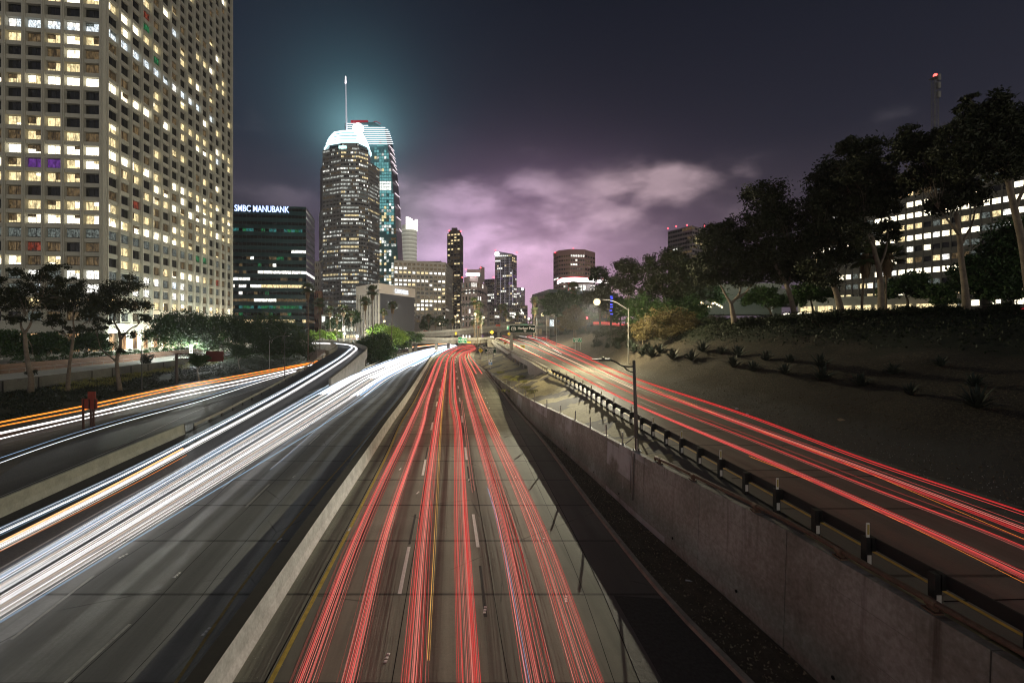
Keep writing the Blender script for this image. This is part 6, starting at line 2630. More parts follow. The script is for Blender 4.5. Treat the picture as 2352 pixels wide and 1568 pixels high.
LF_EUC = leaf_mat('eucalyptus_leaves', (.010, .016, .007), (.040, .048, .020))
LF_FIC = leaf_mat('ficus_leaves', (.016, .038, .013), (.055, .11, .03))
LF_LIME = leaf_mat('lime_leaves', (.10, .20, .02), (.28, .42, .06))
LF_PALM = leaf_mat('palm_fronds', (.04, .06, .025), (.12, .15, .06))
LF_DRY = leaf_mat('autumn_leaves', (.06, .045, .018), (.15, .12, .045))
LF_AG = leaf_mat('agave_leaves', (.018, .028, .021), (.065, .085, .065))
LF_IVY = leaf_mat('ivy_leaves', (.005, .011, .004), (.022, .036, .012))
LF_GR = leaf_mat('dry_grass', (.16, .15, .04), (.36, .36, .10))
BARK = mat('pale_eucalyptus_bark', (.21, .17, .13), .8, noise_amt=.6, nscale=1.5, bump=.2)
BARKD = mat('dark_bark', (.09, .075, .055), .9, noise_amt=.4, nscale=2, bump=.3)
BARKP = mat('palm_bark', (.20, .155, .11), .9, noise_amt=.4, nscale=3, bump=.3)
SKIRT = mat('dry_palm_skirt', (.20, .14, .08), .9, noise_amt=.4, nscale=3)


def quads_obj(name, P, m, parent):
    """P: (n,4,3) array of quad corners"""
    n = len(P)
    me = bpy.data.meshes.new(name)
    me.vertices.add(n * 4)
    me.vertices.foreach_set('co', P.reshape(-1).astype(np.float32))
    me.loops.add(n * 4)
    me.loops.foreach_set('vertex_index', np.arange(n * 4, dtype=np.int32))
    me.polygons.add(n)
    me.polygons.foreach_set('loop_start', np.arange(0, n * 4, 4, dtype=np.int32))
    me.polygons.foreach_set('loop_total', np.full(n, 4, dtype=np.int32))
    me.update(calc_edges=True)
    me.validate()
    me.materials.append(m)
    o = bpy.data.objects.new(name, me)
    COL.objects.link(o)
    if parent is not None:
        o.parent = parent
        o.matrix_parent_inverse = Matrix.Translation(-Vector(parent.location))
    return o


def leaf_quads(C, rs, L, Wd, droop=.3):
    """leaf quads at centres C"""
    n = len(C)
    d = rs.normal(size=(n, 3))
    d[:, 2] -= droop
    d /= np.linalg.norm(d, axis=1)[:, None]
    e = rs.normal(size=(n, 3))
    s = np.cross(d, e)
    s /= np.linalg.norm(s, axis=1)[:, None] + 1e-6
    l_ = (L * rs.uniform(.6, 1.3, n))[:, None] * .5
    w2 = (Wd * rs.uniform(.6, 1.3, n))[:, None] * .5
    return np.stack([C - d * l_, C + s * w2, C + d * l_, C - s * w2], axis=1)


def crown(blobs, n, L, Wd, seed, sub=.33, shell=.55, flat=1.0):
    """blobs [(centre, (rx,ry,rz))] : leaf clumps gathered in sub-clusters"""
    rs = np.random.RandomState(seed)
    vol = np.array([r[0] * r[1] * r[2] for _, r in blobs]) ** .8
    out = []
    for (c, r), v in zip(blobs, vol / vol.sum()):
        k = max(60, int(n * v))
        ns = max(5, int(k / 70))
        d = rs.normal(size=(ns, 3))
        d /= np.linalg.norm(d, axis=1)[:, None]
        rad = rs.uniform(shell, 1.0, ns)[:, None]
        sc_ = np.array(c)[None] + d * rad * np.array(r)[None]
        idx = rs.randint(0, ns, k)
        sz = rs.uniform(.5, 1.3, ns)[idx][:, None] * sub * np.mean(r)
        pts = sc_[idx] + rs.normal(size=(k, 3)) * sz * np.array([.6, .6, .42 * flat])
        out.append(pts)
    C = np.concatenate(out)
    return leaf_quads(C, rs, L, Wd)


def tree(name, label, trunk, forks, blobs, nl, lm_, bm_, r0, Y, L=.3, Wd=.13, seed=1, group=None, cat='tree', sub=.33, shell=.5, base=None, tw=None, flat=1.0, depth_k=1.0):
    """trunk: survey points (u,v) from the ground up at distance Y; blobs: (u,v,ru,rv) ; forks: lists of (u,v)"""
    T = [A(u, v, Y) for u, v in trunk]
    if base is not None:
        T[0].z = base
    R_ = thing(name, tuple(T[0]), label, cat, group)
    mb = MB()
    tp = catmull(T, 5)
    n_ = len(tp)
    tp[0] = tp[0] - Vector((0, 0, .3))
    r0 *= .85
    mb.tube(tp, [r0 * (1.25 - .65 * (i / n_) ** .7) for i in range(n_)], 9)
    rnd = random.Random(seed)
    for f in forks:
        pts = [A(u, v, Y + (rnd.uniform(-.8, .8) * j)) for j, (u, v) in enumerate(f)]
        cp = catmull(pts, 5)
        mb.tube(cp, [r0 * .55 * (1 - .75 * i / len(cp)) for i in range(len(cp))], 7)
    B = []
    k = Y / F
    top = T[-1]
    ends = [T[-1]] + [A(f[-1][0], f[-1][1], Y) for f in forks]
    for (u, v, ru, rv) in blobs:
        c = A(u, v, Y + rnd.uniform(-.5, .5) * ru * k * depth_k)
        B.append((tuple(c), (ru * k, ru * k * depth_k * .9, rv * k)))
        # thin limbs into each leaf mass
        st = min(ends, key=lambda e_: (e_ - c).length)
        for q in range(3):
            e = c + Vector((rnd.uniform(-.6, .6) * ru * k, rnd.uniform(-.5, .5) * ru * k, rnd.uniform(-.3, .6) * rv * k))
            mid = st.lerp(e, .5) + Vector((rnd.uniform(-.1, .1), rnd.uniform(-.1, .1), .12)) * (e - st).length
            cp = catmull([st, mid, e], 4)
            mb.tube(cp, [max(.012, r0 * .15 * (1 - .85 * i / len(cp))) for i in range(len(cp))], 5)
    mb.build('trunk', bm_, R_, smooth=True)
    quads_obj('crown', crown(B, int(nl * 1.5), L * 1.25, Wd * 1.35, seed, sub * 1.05, shell * .8, flat), lm_, R_)
    return R_


# -- right hand eucalyptus row
tree('eucalyptus_tree', 'eucalyptus with a pale trunk forking low, leftmost of the tall row on the right crest', [(1687, 740), (1682, 715), (1679, 697)],
     [[(1679, 697), (1668, 680), (1655, 655), (1640, 625)], [(1679, 697), (1695, 680), (1702, 655), (1700, 620)], [(1690, 686), (1712, 672), (1725, 655)]],
     [(1640, 560, 40, 45), (1690, 530, 45, 35), (1710, 590, 40, 40), (1655, 620, 45, 30), (1610, 600, 30, 30), (1740, 620, 32, 26), (1670, 580, 40, 40), (1620, 640, 34, 24), (1700, 640, 40, 22), (1650, 530, 26, 26)], 15000, LF_EUC, BARK, .42, 62, .34, .15, 11)
tree('eucalyptus_tree', 'tall eucalyptus with two rounded tops, second of the row from the left', [(1827, 737), (1820, 700), (1808, 660), (1790, 625), (1775, 600)], [[(1808, 660), (1818, 620), (1822, 580)]],
     [(1755, 450, 42, 38), (1795, 500, 48, 40), (1740, 520, 34, 40), (1780, 570, 48, 38), (1830, 590, 36, 34), (1770, 485, 34, 34), (1835, 540, 30, 30), (1800, 620, 50, 30), (1750, 600, 40, 34), (1845, 625, 34, 26)], 18000, LF_EUC, BARK, .36, 59, .34, .15, 12)
tree('eucalyptus_tree', 'dense dark eucalyptus with a leaning pale trunk, third of the row from the left', [(1936, 731), (1926, 690), (1910, 640), (1892, 600), (1880, 575)], [[(1910, 640), (1928, 615), (1935, 585)]],
     [(1905, 400, 38, 34), (1925, 455, 48, 40), (1880, 470, 42, 42), (1900, 530, 55, 40), (1945, 520, 36, 36), (1865, 560, 36, 30), (1930, 580, 38, 30), (1885, 425, 30, 40), (1870, 610, 40, 30), (1900, 640, 34, 22), (1845, 580, 34, 34)], 19000, LF_EUC, BARK, .40, 56, .34, .15, 13)
tree('eucalyptus_tree', 'tall eucalyptus with a twin top standing left of the two dark palms', [(2024, 714), (2023, 660), (2018, 615), (2008, 575), (2004, 545)], [[(2018, 615), (2034, 575), (2040, 530)], [(2008, 575), (1992, 540), (1985, 500)]],
     [(1945, 345, 30, 26), (1990, 350, 42, 34), (1965, 400, 50, 36), (2015, 410, 38, 32), (1990, 450, 45, 34), (2030, 470, 32, 36), (1960, 480, 36, 30), (2040, 530, 28, 26), (2050, 440, 30, 30), (1975, 540, 36, 30)], 16000, LF_EUC, BARK, .36, 52, .34, .15, 14)
tree('eucalyptus_tree', 'slim eucalyptus with a straight pale trunk in front of the bright slab windows', [(2219, 710), (2216, 660), (2208, 600), (2203, 540), (2196, 490)], [[(2203, 540), (2180, 510), (2155, 480)], [(2208, 560), (2230, 520), (2240, 480)]],
     [(2085, 310, 28, 22), (2105, 345, 40, 26), (2140, 330, 30, 30), (2160, 385, 50, 34), (2120, 410, 44, 26), (2200, 420, 40, 36), (2170, 470, 40, 24), (2240, 450, 30, 26), (2210, 370, 36, 34), (2070, 350, 30, 26)], 15000, LF_EUC, BARK, .33, 46, .34, .14, 15)
tree('eucalyptus_tree', 'largest eucalyptus at the right frame edge, topmost crown in the picture', [(2372, 716), (2360, 640), (2348, 560), (2330, 480), (2316, 420), (2306, 370)], [[(2330, 480), (2352, 430), (2370, 380)], [(2316, 420), (2290, 380), (2270, 350)], [(2306, 370), (2300, 320)]],
     [(2280, 250, 38, 34), (2225, 240, 24, 22), (2240, 290, 44, 36), (2300, 300, 50, 40), (2190, 300, 34, 30), (2180, 350, 40, 30), (2250, 350, 50, 34), (2340, 270, 38, 36), (2330, 340, 46, 36), (2370, 310, 36, 36), (2210, 390, 36, 24), (2310, 385, 40, 26)], 19000, LF_EUC, BARK, .36, 41, .32, .13, 16)
# right: bushes behind the crest and lower trees
tree('shade_tree', 'spreading tree with green floodlit leaves and a twisted trunk behind the crest on the right', [(1772, 726), (1768, 712), (1756, 700)], [[(1756, 700), (1735, 688), (1715, 680)], [(1768, 712), (1790, 698), (1800, 684)]],
     [(1745, 680, 40, 12), (1775, 690, 34, 14), (1720, 690, 26, 12), (1800, 688, 22, 12), (1755, 668, 30, 10)], 6000, LF_FIC, BARKD, .22, 84, .30, .17, 21, flat=.7)
tree('shade_tree', 'green lit tree above the string of warm bulbs on the right', [(1622, 724), (1620, 712), (1616, 700)], [], [(1605, 676, 34, 14), (1640, 682, 30, 14), (1585, 690, 22, 10), (1630, 664, 26, 12)], 5000, LF_FIC, BARKD, .2, 98, .34, .2, 22, flat=.7)
tree('shade_tree', 'low tree with mid green leaves under the slab, right of the two dark palms', [(2085, 712), (2084, 690), (2080, 678)], [], [(2080, 655, 42, 20), (2120, 668, 36, 18), (2050, 672, 26, 14), (2100, 640, 30, 14)], 6000, LF_FIC, BARKD, .2, 66, .3, .17, 23, flat=.8)
tree('shade_tree', 'dark broad tree between the slim eucalyptus and the right frame edge', [(2265, 714), (2262, 680), (2260, 650)], [], [(2250, 620, 46, 36), (2300, 590, 50, 50), (2340, 540, 40, 50), (2280, 660, 44, 30), (2330, 640, 44, 44), (2210, 640, 24, 30)], 13000, LF_FIC, BARKD, .3, 50, .32, .18, 24)
tree('shade_tree', 'dark low tree between the second and third eucalyptus trunks', [(1868, 728), (1866, 706), (1862, 690)], [], [(1850, 668, 34, 22), (1890, 676, 30, 18), (1835, 690, 22, 14), (1880, 650, 28, 16)], 6000, LF_FIC, BARKD, .2, 70, .3, .17, 25, flat=.8)
tree('shade_tree', 'small dark tree right of the fourth eucalyptus, below the slab windows', [(2160, 712), (2158, 695), (2156, 684)], [], [(2150, 672, 30, 16), (2180, 664, 30, 18), (2170, 690, 26, 12)], 5000, LF_FIC, BARKD, .2, 62, .3, .17, 26, flat=.8)

# middle right cluster of trees between the blazing lamp and the eucalyptus row
tree('eucalyptus_tree', 'light trunked eucalyptus just behind the blazing lamp pole', [(1446, 745), (1444, 700), (1442, 670)], [[(1442, 690), (1430, 670), (1424, 650)], [(1442, 690), (1452, 668), (1456, 650)]],
     [(1438, 610, 30, 20), (1452, 630, 24, 22), (1425, 645, 22, 20), (1440, 660, 26, 20)], 7000, LF_EUC, BARK, .22, 105, .36, .17, 31)
tree('eucalyptus_tree', 'wide misty crowned eucalyptus left of the crest, in front of the grey tower', [(1530, 742), (1528, 700), (1520, 670)], [[(1528, 700), (1545, 670), (1560, 640)]],
     [(1500, 610, 32, 26), (1545, 595, 36, 26), (1580, 620, 34, 34), (1520, 650, 42, 30), (1565, 670, 40, 30), (1490, 670, 28, 32), (1610, 660, 30, 30)], 13000, LF_EUC, BARK, .32, 92, .40, .2, 32)
tree('shade_tree', 'broad dark tree mass in the dip between the blazing lamp and the misty eucalyptus', [(1500, 752), (1500, 730), (1500, 715)], [], [(1480, 705, 36, 30), (1530, 715, 44, 28), (1575, 705, 36, 26), (1455, 725, 24, 20), (1600, 718, 28, 20)], 11000, LF_FIC, BARKD, .3, 88, .36, .2, 33)
tree('autumn_tree', 'small autumn coloured tree with a crooked trunk on the hillside', [(1549, 808), (1544, 785), (1540, 770)], [[(1544, 785), (1560, 765), (1575, 750)], [(1540, 770), (1515, 755), (1500, 745)]],
     [(1500, 735, 34, 24), (1545, 730, 44, 28), (1585, 745, 30, 24), (1480, 765, 26, 22), (1520, 765, 36, 18), (1560, 760, 40, 16)], 7500, LF_DRY, BARK, .16, 70, .20, .10, 34, shell=.2)
tree('autumn_tree', 'yellowish tree beside the blazing lamp pole, left of the crooked trunk tree', [(1478, 800), (1476, 785), (1474, 775)], [], [(1468, 755, 20, 18), (1485, 745, 20, 16), (1472, 772, 18, 12)], 3200, LF_DRY, BARK, .12, 78, .2, .1, 35, shell=.2)
tree('autumn_tree', 'grey brown leafy tree above the green street sign', [(1323, 776), (1322, 762), (1320, 750)], [[(1320, 750), (1308, 738)], [(1320, 750), (1332, 740)]],
     [(1318, 720, 26, 18), (1300, 738, 20, 16), (1335, 735, 20, 16), (1318, 748, 26, 12), (1290, 752, 14, 10)], 6000, LF_DRY, BARK, .2, 120, .3, .16, 36, shell=.2)
tree('shade_tree', 'dark round tree crown standing above the glowing white rim', [(1378, 745), (1378, 700), (1378, 660)], [], [(1378, 628, 26, 14), (1400, 645, 22, 12), (1362, 640, 16, 10), (1385, 672, 30, 20), (1360, 690, 30, 22), (1400, 700, 30, 26)], 9000, LF_EUC, BARKD, .3, 135, .45, .24, 37)
tree('shade_tree', 'dark tree mass left of the glowing rim, at the edge of the purple gap', [(1275, 765), (1275, 730), (1275, 712)], [], [(1262, 695, 20, 20), (1285, 685, 26, 20), (1310, 700, 26, 24), (1262, 715, 16, 12), (1290, 712, 26, 16)], 9000, LF_FIC, BARKD, .3, 150, .45, .26, 38)
tree('shade_tree', 'dark leafy tree under the blazing lamp, right of the red traffic light', [(1345, 758), (1345, 735), (1345, 720)], [], [(1340, 700, 30, 20), (1365, 715, 24, 18), (1325, 690, 22, 16)], 6000, LF_FIC, BARKD, .3, 138, .42, .24, 39)
tree('shade_tree', 'dark tree right of the blue neon sign', [(1425, 757), (1425, 735), (1425, 720)], [], [(1425, 705, 24, 22), (1450, 700, 22, 22), (1415, 728, 18, 12)], 5000, LF_FIC, BARKD, .3, 128, .42, .24, 40)
# shrubs on the hillside
SHR = [(1300, 765, 20, 7, 130), (1340, 762, 26, 8, 118), (1375, 770, 28, 9, 112), (1405, 765, 30, 9, 105), (1375, 790, 24, 8, 100), (1420, 785, 26, 9, 95), (1440, 775, 26, 10, 92), (1395, 752, 24, 8, 116)]
for i, (u, v, ru, rv, Yh) in enumerate(SHR):
    p = hit(u, v + rv * .5, HB, Yh)
    k = p.y / F
    R_ = thing('shrub', tuple(p), ['low dark shrub at the upper left of the green hillside', 'low green shrub right above the green street sign', 'rounded shrub between the street sign and the blazing lamp pole', 'shrub at the foot of the trees left of the blazing lamp pole',
                                   'lowest shrub on the bank right of the street sign', 'shrub just left of the blazing lamp pole', 'dark shrub hard behind the blazing lamp pole', 'shrub highest on the bank below the red street streak'][i], 'shrub', 'shrubs on the hillside')
    quads_obj('foliage', crown([((p.x, p.y, p.z + rv * k * .6), (ru * k, ru * k * .8, rv * k * 1.2))], 1600, .3, .15, 50 + i, .3, .2), LF_IVY, R_)
    mb = MB()
    for q in range(5):
        mb.tube([p, p + Vector((random.uniform(-.5, .5) * ru * k, random.uniform(-.4, .4) * ru * k, rv * k))], .03, 4)
    mb.build('stem', BARKD, R_)
# bushy row along the crest
random.seed(12)
cres = [(1640, 735), (1720, 742), (1790, 738), (1880, 735), (1980, 724), (2090, 716), (2160, 712), (2300, 712)]
crl = ['leftmost bush on the dark crest, below the string of bulbs', 'bush on the crest right of the low forking trunk', 'bush on the crest below the floodlit spreading tree', 'bush on the crest between the second and third trunks',
       'bush on the crest between the third and fourth trunks', 'bush on the crest right of the two dark palms', 'bush on the crest just left of the slim pale trunk', 'bush on the crest below the light pole at the far right']
for i, (u, v) in enumerate(cres):
    p = hit(u, v + 6, HB, 55)
    k = p.y / F
    R_ = thing('bush', tuple(p), crl[i], 'bush', 'bushes along the crest')
    quads_obj('foliage', crown([((p.x, p.y, p.z + .4), (38 * k, 26 * k, 9 * k))], 2200, .26, .12, 80 + i, .3, .2), LF_IVY, R_)

# -- left trees
tree('eucalyptus_tree', 'airy eucalyptus with a pale bent trunk, leftmost of three in front of the office tower', [(70, 908), (72, 870), (66, 840), (60, 800), (57, 765)], [[(57, 765), (49, 750), (50, 735), (60, 722)], [(57, 765), (70, 745), (76, 715), (96, 690)]],
     [(30, 665, 40, 26), (85, 640, 34, 22), (125, 620, 26, 18), (60, 690, 44, 22), (110, 675, 38, 22), (15, 700, 30, 20), (140, 650, 22, 18), (45, 625, 22, 12), (72, 855, 14, 10), (25, 735, 26, 12), (100, 725, 26, 12), (140, 690, 18, 12), (0, 640, 26, 14)], 6500, LF_EUC, BARK, .40, 67, .30, .13, 61, sub=.36, shell=.35)
tree('eucalyptus_tree', 'airy eucalyptus with a slim straight trunk, middle of three in front of the office tower', [(156, 898), (158, 860), (164, 810), (171, 760)], [[(168, 780), (145, 765), (120, 755)], [(171, 760), (190, 745), (205, 735)], [(171, 760), (168, 730), (172, 700)]],
     [(150, 700, 36, 22), (190, 680, 34, 24), (125, 735, 26, 16), (205, 720, 28, 18), (165, 655, 24, 16), (215, 690, 20, 16), (150, 760, 20, 9), (195, 755, 22, 10), (110, 705, 18, 10)], 5000, LF_EUC, BARK, .30, 71, .30, .13, 62, sub=.36, shell=.35)
tree('eucalyptus_tree', 'airy eucalyptus with a reddish curving trunk, right of three in front of the office tower', [(276, 893), (271, 860), (269, 825), (277, 790), (274, 760)], [[(269, 832), (250, 815), (232, 800), (225, 775)], [(274, 760), (262, 735), (270, 710)], [(277, 780), (300, 755), (318, 745)]],
     [(250, 665, 34, 22), (290, 655, 34, 22), (230, 700, 28, 22), (275, 700, 42, 24), (320, 700, 28, 20), (330, 730, 22, 14), (240, 745, 26, 14), (283, 803, 16, 9), (300, 770, 20, 10), (345, 700, 14, 12), (210, 730, 16, 12)], 6000, LF_EUC, BARK, .34, 74, .30, .13, 63, sub=.36, shell=.35)
FICS = [
    ('round clipped ficus on the lawn at the far left frame edge', (2, 842), [(0, 785, 46, 22), (40, 800, 34, 20), (-20, 800, 40, 24), (20, 772, 36, 16)], 96, 9000),
    ('round ficus behind the leftmost eucalyptus trunk, on the lawn', (113, 832), [(110, 785, 38, 18), (90, 800, 28, 14), (140, 798, 26, 16), (112, 775, 30, 12)], 100, 7000),
    ('ficus between the middle and right eucalyptus trunks on the plaza', (200, 825), [(205, 780, 36, 18), (230, 790, 28, 16), (180, 792, 24, 14)], 106, 6500),
    ('big floodlit ficus with white lit branches at the foot of the office tower', (440, 808), [(380, 745, 36, 24), (430, 740, 44, 26), (470, 765, 40, 26), (360, 770, 26, 18), (405, 775, 44, 20), (480, 790, 26, 18)], 120, 14000),
    ('wide dark ficus right of the floodlit one, below the tower edge', (510, 812), [(500, 745, 44, 26), (545, 755, 40, 28), (520, 785, 44, 22), (570, 770, 34, 22)], 128, 12000),
    ('largest dark ficus mass left of the tall palm', (650, 818), [(610, 755, 44, 32), (655, 765, 44, 36), (690, 785, 34, 28), (600, 795, 34, 22), (640, 800, 46, 20), (700, 808, 22, 16)], 132, 16000),
    ('small round tree in front of the sign gantry', (457, 856), [(457, 828, 20, 11), (445, 820, 14, 8), (470, 822, 13, 8)], 86, 2600),
    ('small dark tree right of the sign gantry, among the ivy', (551, 836), [(551, 806, 24, 15), (540, 796, 16, 10), (565, 812, 14, 10)], 112, 3600),
]
for i, (lab, b, bl, Yf, n_) in enumerate(FICS):
    bz = {0: 3.8, 1: 3.8, 2: 3.8, 3: 3.8}.get(i)
    p = A(b[0], b[1], Yf)
    if bz is None:
        bz = lz(p.x, p.y) if i > 5 else 3.9
    vt_ = bl[0][1] + 14
    tree('ficus_tree', lab, [b, (b[0] - 3, (b[1] + vt_) / 2), (b[0] + 2, vt_)], [[(b[0] - 3, (b[1] + vt_) / 2), (bl[1][0], bl[1][1] + 8)], [(b[0] - 3, (b[1] + vt_) / 2), (bl[-1][0], bl[-1][1] + 4)]], bl, n_, LF_FIC,
         mat('grey_fig_bark', (.32, .30, .26), .85, noise_amt=.3, nscale=2), .45 if i < 6 else .14, Yf, .36 if i < 6 else .24, .2 if i < 6 else .14, 100 + i, base=bz)
# centre trees
tree('ficus_tree', 'dense dark round ficus right of the viaduct bend', [(855, 842), (856, 825), (856, 815)], [[(856, 825), (880, 812)], [(856, 825), (835, 815)]], [(838, 795, 22, 24), (868, 790, 30, 26), (890, 808, 18, 20), (850, 815, 32, 18), (875, 820, 24, 14)], 15000, LF_FIC, BARKD, .4, 140, .40, .24, 121)
tree('lime_tree', 'lime green floodlit tree behind the dark round ficus', [(885, 795), (886, 780), (886, 770)], [], [(862, 762, 20, 12), (893, 764, 28, 15), (918, 774, 22, 13), (878, 753, 20, 9), (905, 785, 24, 8)], 9000, LF_LIME, BARKD, .4, 183, .42, .26, 122)
tree('shade_tree', 'dark green tree at the left end of the far overpass', [(945, 790), (945, 778), (945, 770)], [], [(935, 772, 22, 12), (955, 775, 18, 10), (925, 782, 16, 8)], 6000, LF_FIC, BARKD, .4, 200, .5, .3, 123)
tree('shade_tree', 'row of small trees under the near overpass, left of the white streaks', [(925, 812), (925, 803), (925, 797)], [[(925, 805), (905, 797)], [(925, 805), (940, 796)]], [(910, 795, 18, 7), (930, 793, 18, 7), (895, 800, 14, 7)], 3500, LF_FIC, BARKD, .25, 185, .4, .22, 124)
for i, (u, v, ru, Yq, lab) in enumerate([(985, 735, 14, 300, 'dark leafy tree at the left corner of the beige grid block'), (1015, 738, 14, 300, 'dark leafy tree in front of the middle of the beige grid block'), (975, 748, 12, 290, 'green shrub like tree just above the far overpass'),
                                         (830, 728, 22, 230, 'misty green tree between the palms behind the floodlight'), (765, 745, 16, 225, 'pale lit leafy tree left of the floodlight'), (800, 735, 18, 240, 'soft green tree behind the palm row')]):
    tree('shade_tree', lab, [(u, v + ru * 1.4), (u, v + ru * .8), (u, v + ru * .3)], [], [(u - ru * .4, v, ru * .7, ru * .7), (u + ru * .5, v + 2, ru * .7, ru * .6), (u, v - ru * .4, ru * .6, ru * .5)], 3000, LF_FIC, BARKD, .3, Yq, .7, .4, 130 + i)
for i, (u, v, Yq) in enumerate([(722, 770, 190), (740, 766, 200), (757, 772, 190), (776, 768, 205)]):
    tree('lime_tree', ['leftmost bright green bush tree behind the viaduct', 'second bright green bush tree behind the viaduct', 'third bright green bush tree behind the viaduct', 'bright green bush tree nearest the white lights'][i], [(u, 786), (u, 780), (u, 776)], [],
         [(u, v, 11, 9), (u + 7, v + 3, 8, 6)], 2200, LF_LIME, BARKD, .3, Yq, .5, .3, 140 + i)

# -- palms
def palm_proto(seed, fan_r=1.9):
    rs = np.random.RandomState(seed)
    rnd = random.Random(seed)
    R_ = thing('palm_tree', (0, 0, 0), 'x', 'palm tree')
    mb = MB()
    Ht = 10.0
    pts = [Vector((0.12 * math.sin(z * .35 + seed), .08 * math.sin(z * .5), z)) for z in np.linspace(-.4, Ht, 12)]
    mb.tube(pts, [.30 - .14 * (i / 11) for i in range(12)], 8)
    mb.build('trunk', BARKP, R_, smooth=True, local=True)
    top = pts[-1]
    Q = []
    for i in range(62):
        az = rnd.uniform(0, 2 * math.pi)
        el = math.radians(rnd.choice([75, 55, 40, 25, 10, -5, -20, -35]) + rnd.uniform(-8, 8))
        d = Vector((math.cos(az) * math.cos(el), math.sin(az) * math.cos(el), math.sin(el)))
        stem = rnd.uniform(.55, 1.0)
        c = top + d * stem * fan_r * .55
        side = d.cross(Vector((0, 0, 1))).normalized()
        upv = side.cross(d).normalized()
        for j in range(13):
            a = math.radians(-75 + j * 12.5)
            dirn = (d * math.cos(a) + side * math.sin(a)).normalized()
            Lf_ = fan_r * .50 * (1 - .25 * abs(a)) * rnd.uniform(.85, 1.15)
            e = c + dirn * Lf_ + Vector((0, 0, -.18 * Lf_ - .1 * abs(a)))
            m_ = c.lerp(e, .5) + upv * .04
            wv = dirn.cross(upv).normalized() * .06
            Q.append([c, m_ - wv, e, m_ + wv])
        ws = side * .03
        Q.append([top - ws, top + ws, c + ws, c - ws])
    quads_obj('crown', np.array([[list(v) for v in q] for q in Q]), LF_PALM, R_)
    Q = []
    for i in range(160):
        az = rnd.uniform(0, 2 * math.pi)
        z0_ = rnd.uniform(-1.9, -.1)
        r_ = .28 + .45 * (1 + z0_ / 2.2) * rnd.uniform(.4, 1)
        p = top + Vector((math.cos(az) * r_ * .6, math.sin(az) * r_ * .6, z0_ + .5))
        q = top + Vector((math.cos(az) * r_, math.sin(az) * r_, z0_ - rnd.uniform(.3, .7)))
        s_ = Vector((-math.sin(az), math.cos(az), 0)) * .07
        Q.append([p - s_, p + s_, q + s_, q - s_])
    quads_obj('dry_skirt', np.array([[list(v) for v in q] for q in Q]), SKIRT, R_)
    for ch in R_.children:
        ch.matrix_parent_inverse = Matrix.Identity(4)
    return R_


protos = [palm_proto(1), palm_proto(2), palm_proto(5)]
used = [False] * 3
PALMS = [  # u crown, v crown, v base, crown radius (survey units), distance, group, label
    (707, 664, 822, 13, 128, 'L', 'tallest palm left of the viaduct, at the right end of the dark ficus mass'),
    (735, 695, 822, 11, 140, 'L', 'second palm beside the viaduct, left of the granite skyscraper foot'),
    (759, 712, 786, 9, 190, 'M', 'palm at the left end of the row behind the viaduct'),
    (774, 729, 786, 8, 195, 'M', 'shorter palm second from the left in the row behind the viaduct'),
    (790, 709, 786, 10, 192, 'M', 'palm just above the second white light behind the viaduct'),
    (807, 722, 786, 9, 200, 'M', 'palm hard left of the blazing floodlight'),
    (838, 693, 786, 11, 180, 'M', 'palm right of the blazing floodlight, in front of the union hall corner'),
    (857, 667, 836, 12, 138, 'C', 'tall palm rising through the dark round ficus'),
    (880, 717, 790, 8, 200, 'M', 'small palm in front of the union hall ribs'),
    (899, 702, 836, 10, 150, 'C', 'palm with a pale lit trunk in front of the lime green tree'),
    (1092, 692, 790, 9, 205, 'K', 'highest palm of the cluster above the near overpass'),
    (1102, 700, 790, 9, 208, 'K', 'palm right of the highest one in the cluster above the near overpass'),
    (1096, 722, 790, 9, 204, 'K', 'middle palm of the cluster above the near overpass'),
    (1104, 738, 790, 8, 206, 'K', 'lowest palm on the right of the cluster above the near overpass'),
    (1090, 740, 790, 8, 209, 'K', 'lowest palm on the left of the cluster above the near overpass'),
    (1149, 706, 756, 7, 280, 'F', 'small palm left of the shield sign, in front of the mauve towers'),
    (1161, 704, 756, 7, 282, 'F', 'small palm hard above the shield sign, upper crown'),
    (1162, 720, 756, 7, 275, 'F', 'small palm hard above the shield sign, lower crown'),
    (1188, 723, 752, 6, 290, 'F', 'small round palm between the two pale lamps'),
    (1172, 731, 752, 5, 290, 'F', 'tiny palm between the shield sign palms and the small round palm'),
    (1202, 738, 752, 5, 300, 'F', 'tiny palm below the right pale lamp'),
    (1226, 690, 772, 9, 185, 'R', 'upper palm in the purple gap at the left edge of the dark trees'),
    (1229, 714, 776, 8, 175, 'R', 'lower palm in the purple gap at the left edge of the dark trees'),
    (1217, 734, 760, 5, 260, 'R', 'tiny palm in the purple gap beside the pale lamp'),
    (1318, 662, 790, 14, 145, 'R', 'dark palm in front of the glowing white rim'),
    (1083, 741, 752, 0, 0, '', ''),
    (1980, 590, 716, 26, 55, 'T', 'left one of the two dark palms in front of the slab'),
    (2036, 588, 716, 26, 56, 'T', 'right one of the two dark palms in front of the slab'),
    (985, 728, 762, 7, 280, 'B', 'left palm in front of the beige grid block'),
    (1000, 742, 762, 6, 275, 'B', 'lit low palm in front of the beige grid block'),
    (1040, 738, 762, 6, 282, 'B', 'right palm in front of the beige grid block'),
]
gname = {'L': 'palms left of the viaduct', 'M': 'palm row behind the viaduct', 'C': 'palms among the centre trees', 'K': 'palm cluster above the near overpass', 'F': 'small far palms', 'R': 'palms at the edge of the right trees',
         'T': 'dark palms before the slab', 'B': 'palms before the beige block'}
random.seed(17)
